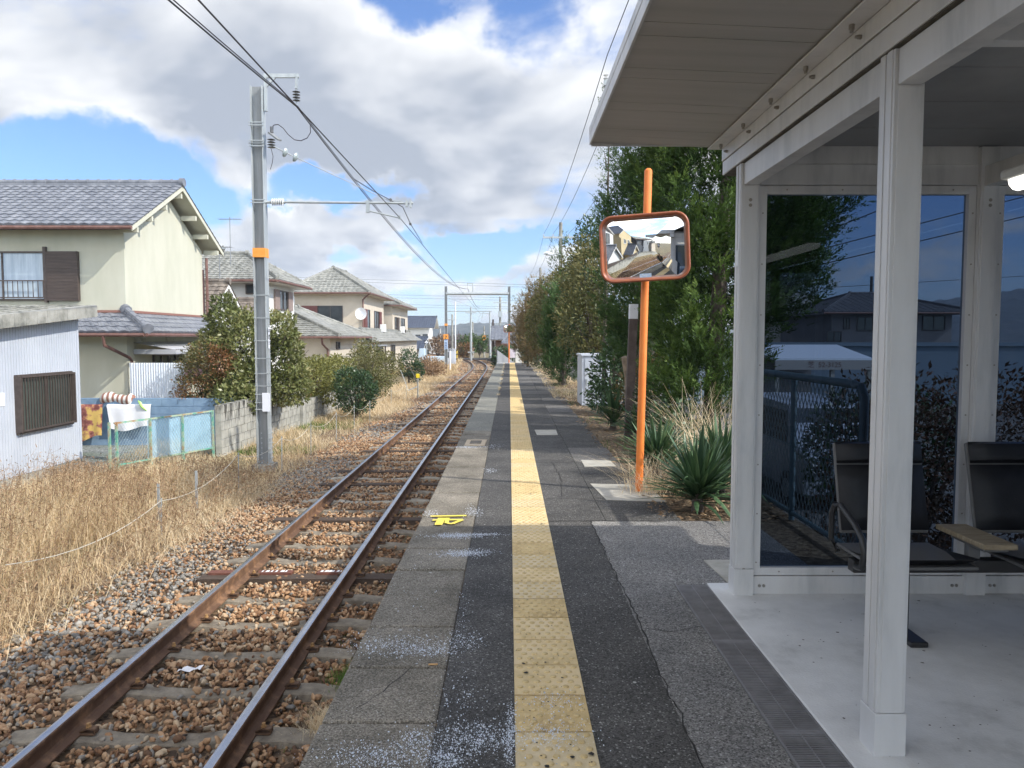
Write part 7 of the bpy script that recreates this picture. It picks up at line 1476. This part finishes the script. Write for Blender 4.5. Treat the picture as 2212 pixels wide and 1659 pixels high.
# ================================================================ THE PHOTOGRAPHER (seen only in the mirror)
def person():
    bx, by = -.02, -.42; m_cloth = M('dark_olive_jacket', (.05, .06, .045), (.08, .09, .07), 12, .9); m_tr = M('black_trousers', (.018, .018, .022), rough=.9); m_skin = M('skin', (.45, .28, .2), rough=.6); m_hair = M('black_cap', (.015, .015, .015), rough=.8)
    def skin(name, vs, es, rad, mat, parent, sub=2):
        me = bpy.data.meshes.new(name); me.from_pydata(vs, es, []); me.materials.append(mat); o = link(name, me, parent)
        o.modifiers.new('skin', 'SKIN'); me.skin_vertices.new() if not me.skin_vertices else None
        sv = me.skin_vertices[0].data
        for i, r_ in enumerate(rad): sv[i].radius = (r_, r_) if not isinstance(r_, tuple) else r_
        sv[0].use_root = True; s = o.modifiers.new('sub', 'SUBSURF'); s.levels = sub; s.render_levels = sub; return o
    V = [(0, 0, .92), (0, -.01, 1.08), (0, 0, 1.28), (0, .0, 1.42), (0, .02, 1.50), (0, .03, 1.58), (0, .04, 1.66), (0, .035, 1.72)]; Rr = [(.13, .09), (.13, .09), (.16, .11), (.12, .09), (.055, .055), (.07, .085), (.078, .095), (.06, .07)]; E = [(i, i + 1) for i in range(7)]
    def ch(start, pts, rs):
        p = start
        for q, r_ in zip(pts, rs): V.append(q); Rr.append(r_); E.append((p, len(V) - 1)); p = len(V) - 1
        return p
    hands = []
    for s in (-1, 1):
        ch(0, [(s * .10, 0, .84), (s * .12, .02, .48), (s * .14, -.01, .09), (s * .15, .12, .045)], [.095, .062, .043, .038])
        h = ch(3, [(s * .19, -.01, 1.40), (s * .25, .10, 1.17), (s * .13, .31, 1.40), (s * .09, .36, 1.47)], [.062, .048, .034, .03]); hands.append((s * .09, .36, 1.47))
    root = thing('person', 'person in dark jacket and trousers holding up a phone, seen only in the mirror', 'person', (bx, by, 0))
    body = skin('body', V, E, Rr, m_skin, root)
    # clothing as shells
    Vj = [(0, -.005, 1.08), (0, 0, 1.28), (0, 0, 1.42), (0, 0, .94), (0, 0, .80)]; Rj = [(.185, .14), (.195, .14), (.13, .10), (.185, .145), (.19, .15)]; Ej = [(0, 1), (1, 2), (0, 3), (3, 4)]
    for s in (-1, 1):
        k = len(Vj); Vj += [(s * .19, -.01, 1.40), (s * .25, .10, 1.17), (s * .145, .28, 1.37)]; Rj += [.075, .062, .046]; Ej += [(2, k), (k, k + 1), (k + 1, k + 2)]
    skin('jacket', Vj, Ej, Rj, m_cloth, root)
    Vt = [(0, 0, 1.02), (0, 0, .9)]; Rt = [(.165, .125), (.16, .12)]; Et = [(0, 1)]
    for s in (-1, 1): k = len(Vt); Vt += [(s * .10, 0, .82), (s * .12, .02, .48), (s * .14, -.01, .07)]; Rt += [.108, .078, .062]; Et += [(1, k), (k, k + 1), (k + 1, k + 2)]
    skin('trousers', Vt, Et, Rt, m_tr, root)
    for s in (-1, 1):
        Vs = [(s * .14, -.04, .05), (s * .145, .05, .045), (s * .15, .16, .035)]; skin('shoe', Vs, [(0, 1), (1, 2)], [.068, .06, .05], m_hair, root)
        hx, hy, hz = s * .085, .375, 1.49; Vh = [(hx, hy, hz)]; Rh = [.02]; Eh = []
        for f in range(4):
            z = hz + .012 + f * .017; k = len(Vh); l = [.03, .034, .032, .026][f]; Vh += [(hx - s * .002, hy + .018, z), (hx - s * .01, hy + .03, z), (hx - s * .01 - s * l, hy + .034, z)]; Rh += [.0095, .009, .008]; Eh += [(0, k), (k, k + 1), (k + 1, k + 2)]
        k = len(Vh); Vh += [(hx - s * .012, hy - .01, hz - .012), (hx - s * .035, hy - .008, hz - .002)]; Rh += [.011, .009]; Eh += [(0, k), (k, k + 1)]
        skin('hand', Vh, Eh, Rh, m_skin, root, 1)
    b = B(); n = 14; vs = []
    for j, (r_, z) in enumerate(((.098, 1.66), (.1, 1.70), (.085, 1.755), (.04, 1.785))): vs += [(r_ * math.cos(6.283 * k / n), .035 + r_ * 1.12 * math.sin(6.283 * k / n), z) for k in range(n)]
    b.add(vs, [(j * n + k, j * n + (k + 1) % n, (j + 1) * n + (k + 1) % n, (j + 1) * n + k) for j in range(3) for k in range(n)] + [tuple(3 * n + k for k in range(n))]); b.box(-.07, .07, .12, .20, 1.665, 1.675); b.build('cap', m_hair, root, local=True)
    b = B()
    for s in (-1, 1): b.tube([(s * .032, .128, 1.625), (s * .032, .136, 1.625)], .011, 8)
    b.build('eyes', m_hair, root, local=True); b = B(); b.add([(-.014, .125, 1.585), (.014, .125, 1.585), (0, .155, 1.59), (0, .125, 1.63)], [(0, 2, 3), (2, 1, 3), (0, 1, 2)]); b.build('nose', m_skin, root, local=True); b = B(); b.box(-.024, .024, .12, .129, 1.558, 1.565); b.build('mouth', M('lips', (.35, .15, .12)), root, local=True)
    ph = B(); ph.box(bx - .075, bx + .075, -.035, -.027, 1.485, 1.56); tag(ph.build('phone', m_hair, bevel=.004), 'black phone held up in both hands by the person in the mirror', 'phone')
    bg = B(); bg.box(bx - .34, bx - .24, by - .1, by + .12, .72, .98); o = bg.build('bag', m_hair, bevel=.02); tag(o, 'black shoulder bag hanging at the hip of the person in the mirror', 'bag'); b = B(); b.tube([(bx - .28, by, .98), (bx - .2, by + .1, 1.25), (bx + .05, by + .13, 1.42), (bx + .1, by - .05, 1.47)], .012, 6); b.build('strap', m_hair, o)
person()

# thin winter haze round the whole scene
def haze():
    b = B(); b.box(-1520, 1520, -420, 1720, -6, 80); m = bpy.data.materials.new('pale_haze'); m.use_nodes = True; n = m.node_tree.nodes; l = m.node_tree.links; n.clear()
    o = n.new('ShaderNodeOutputMaterial'); v = n.new('ShaderNodeVolumePrincipled'); v.inputs['Color'].default_value = (.80, .88, 1, 1); v.inputs['Density'].default_value = .0004; l.new(v.outputs[0], o.inputs['Volume'])
    tag(b.build('haze', m), kind='stuff')
haze()
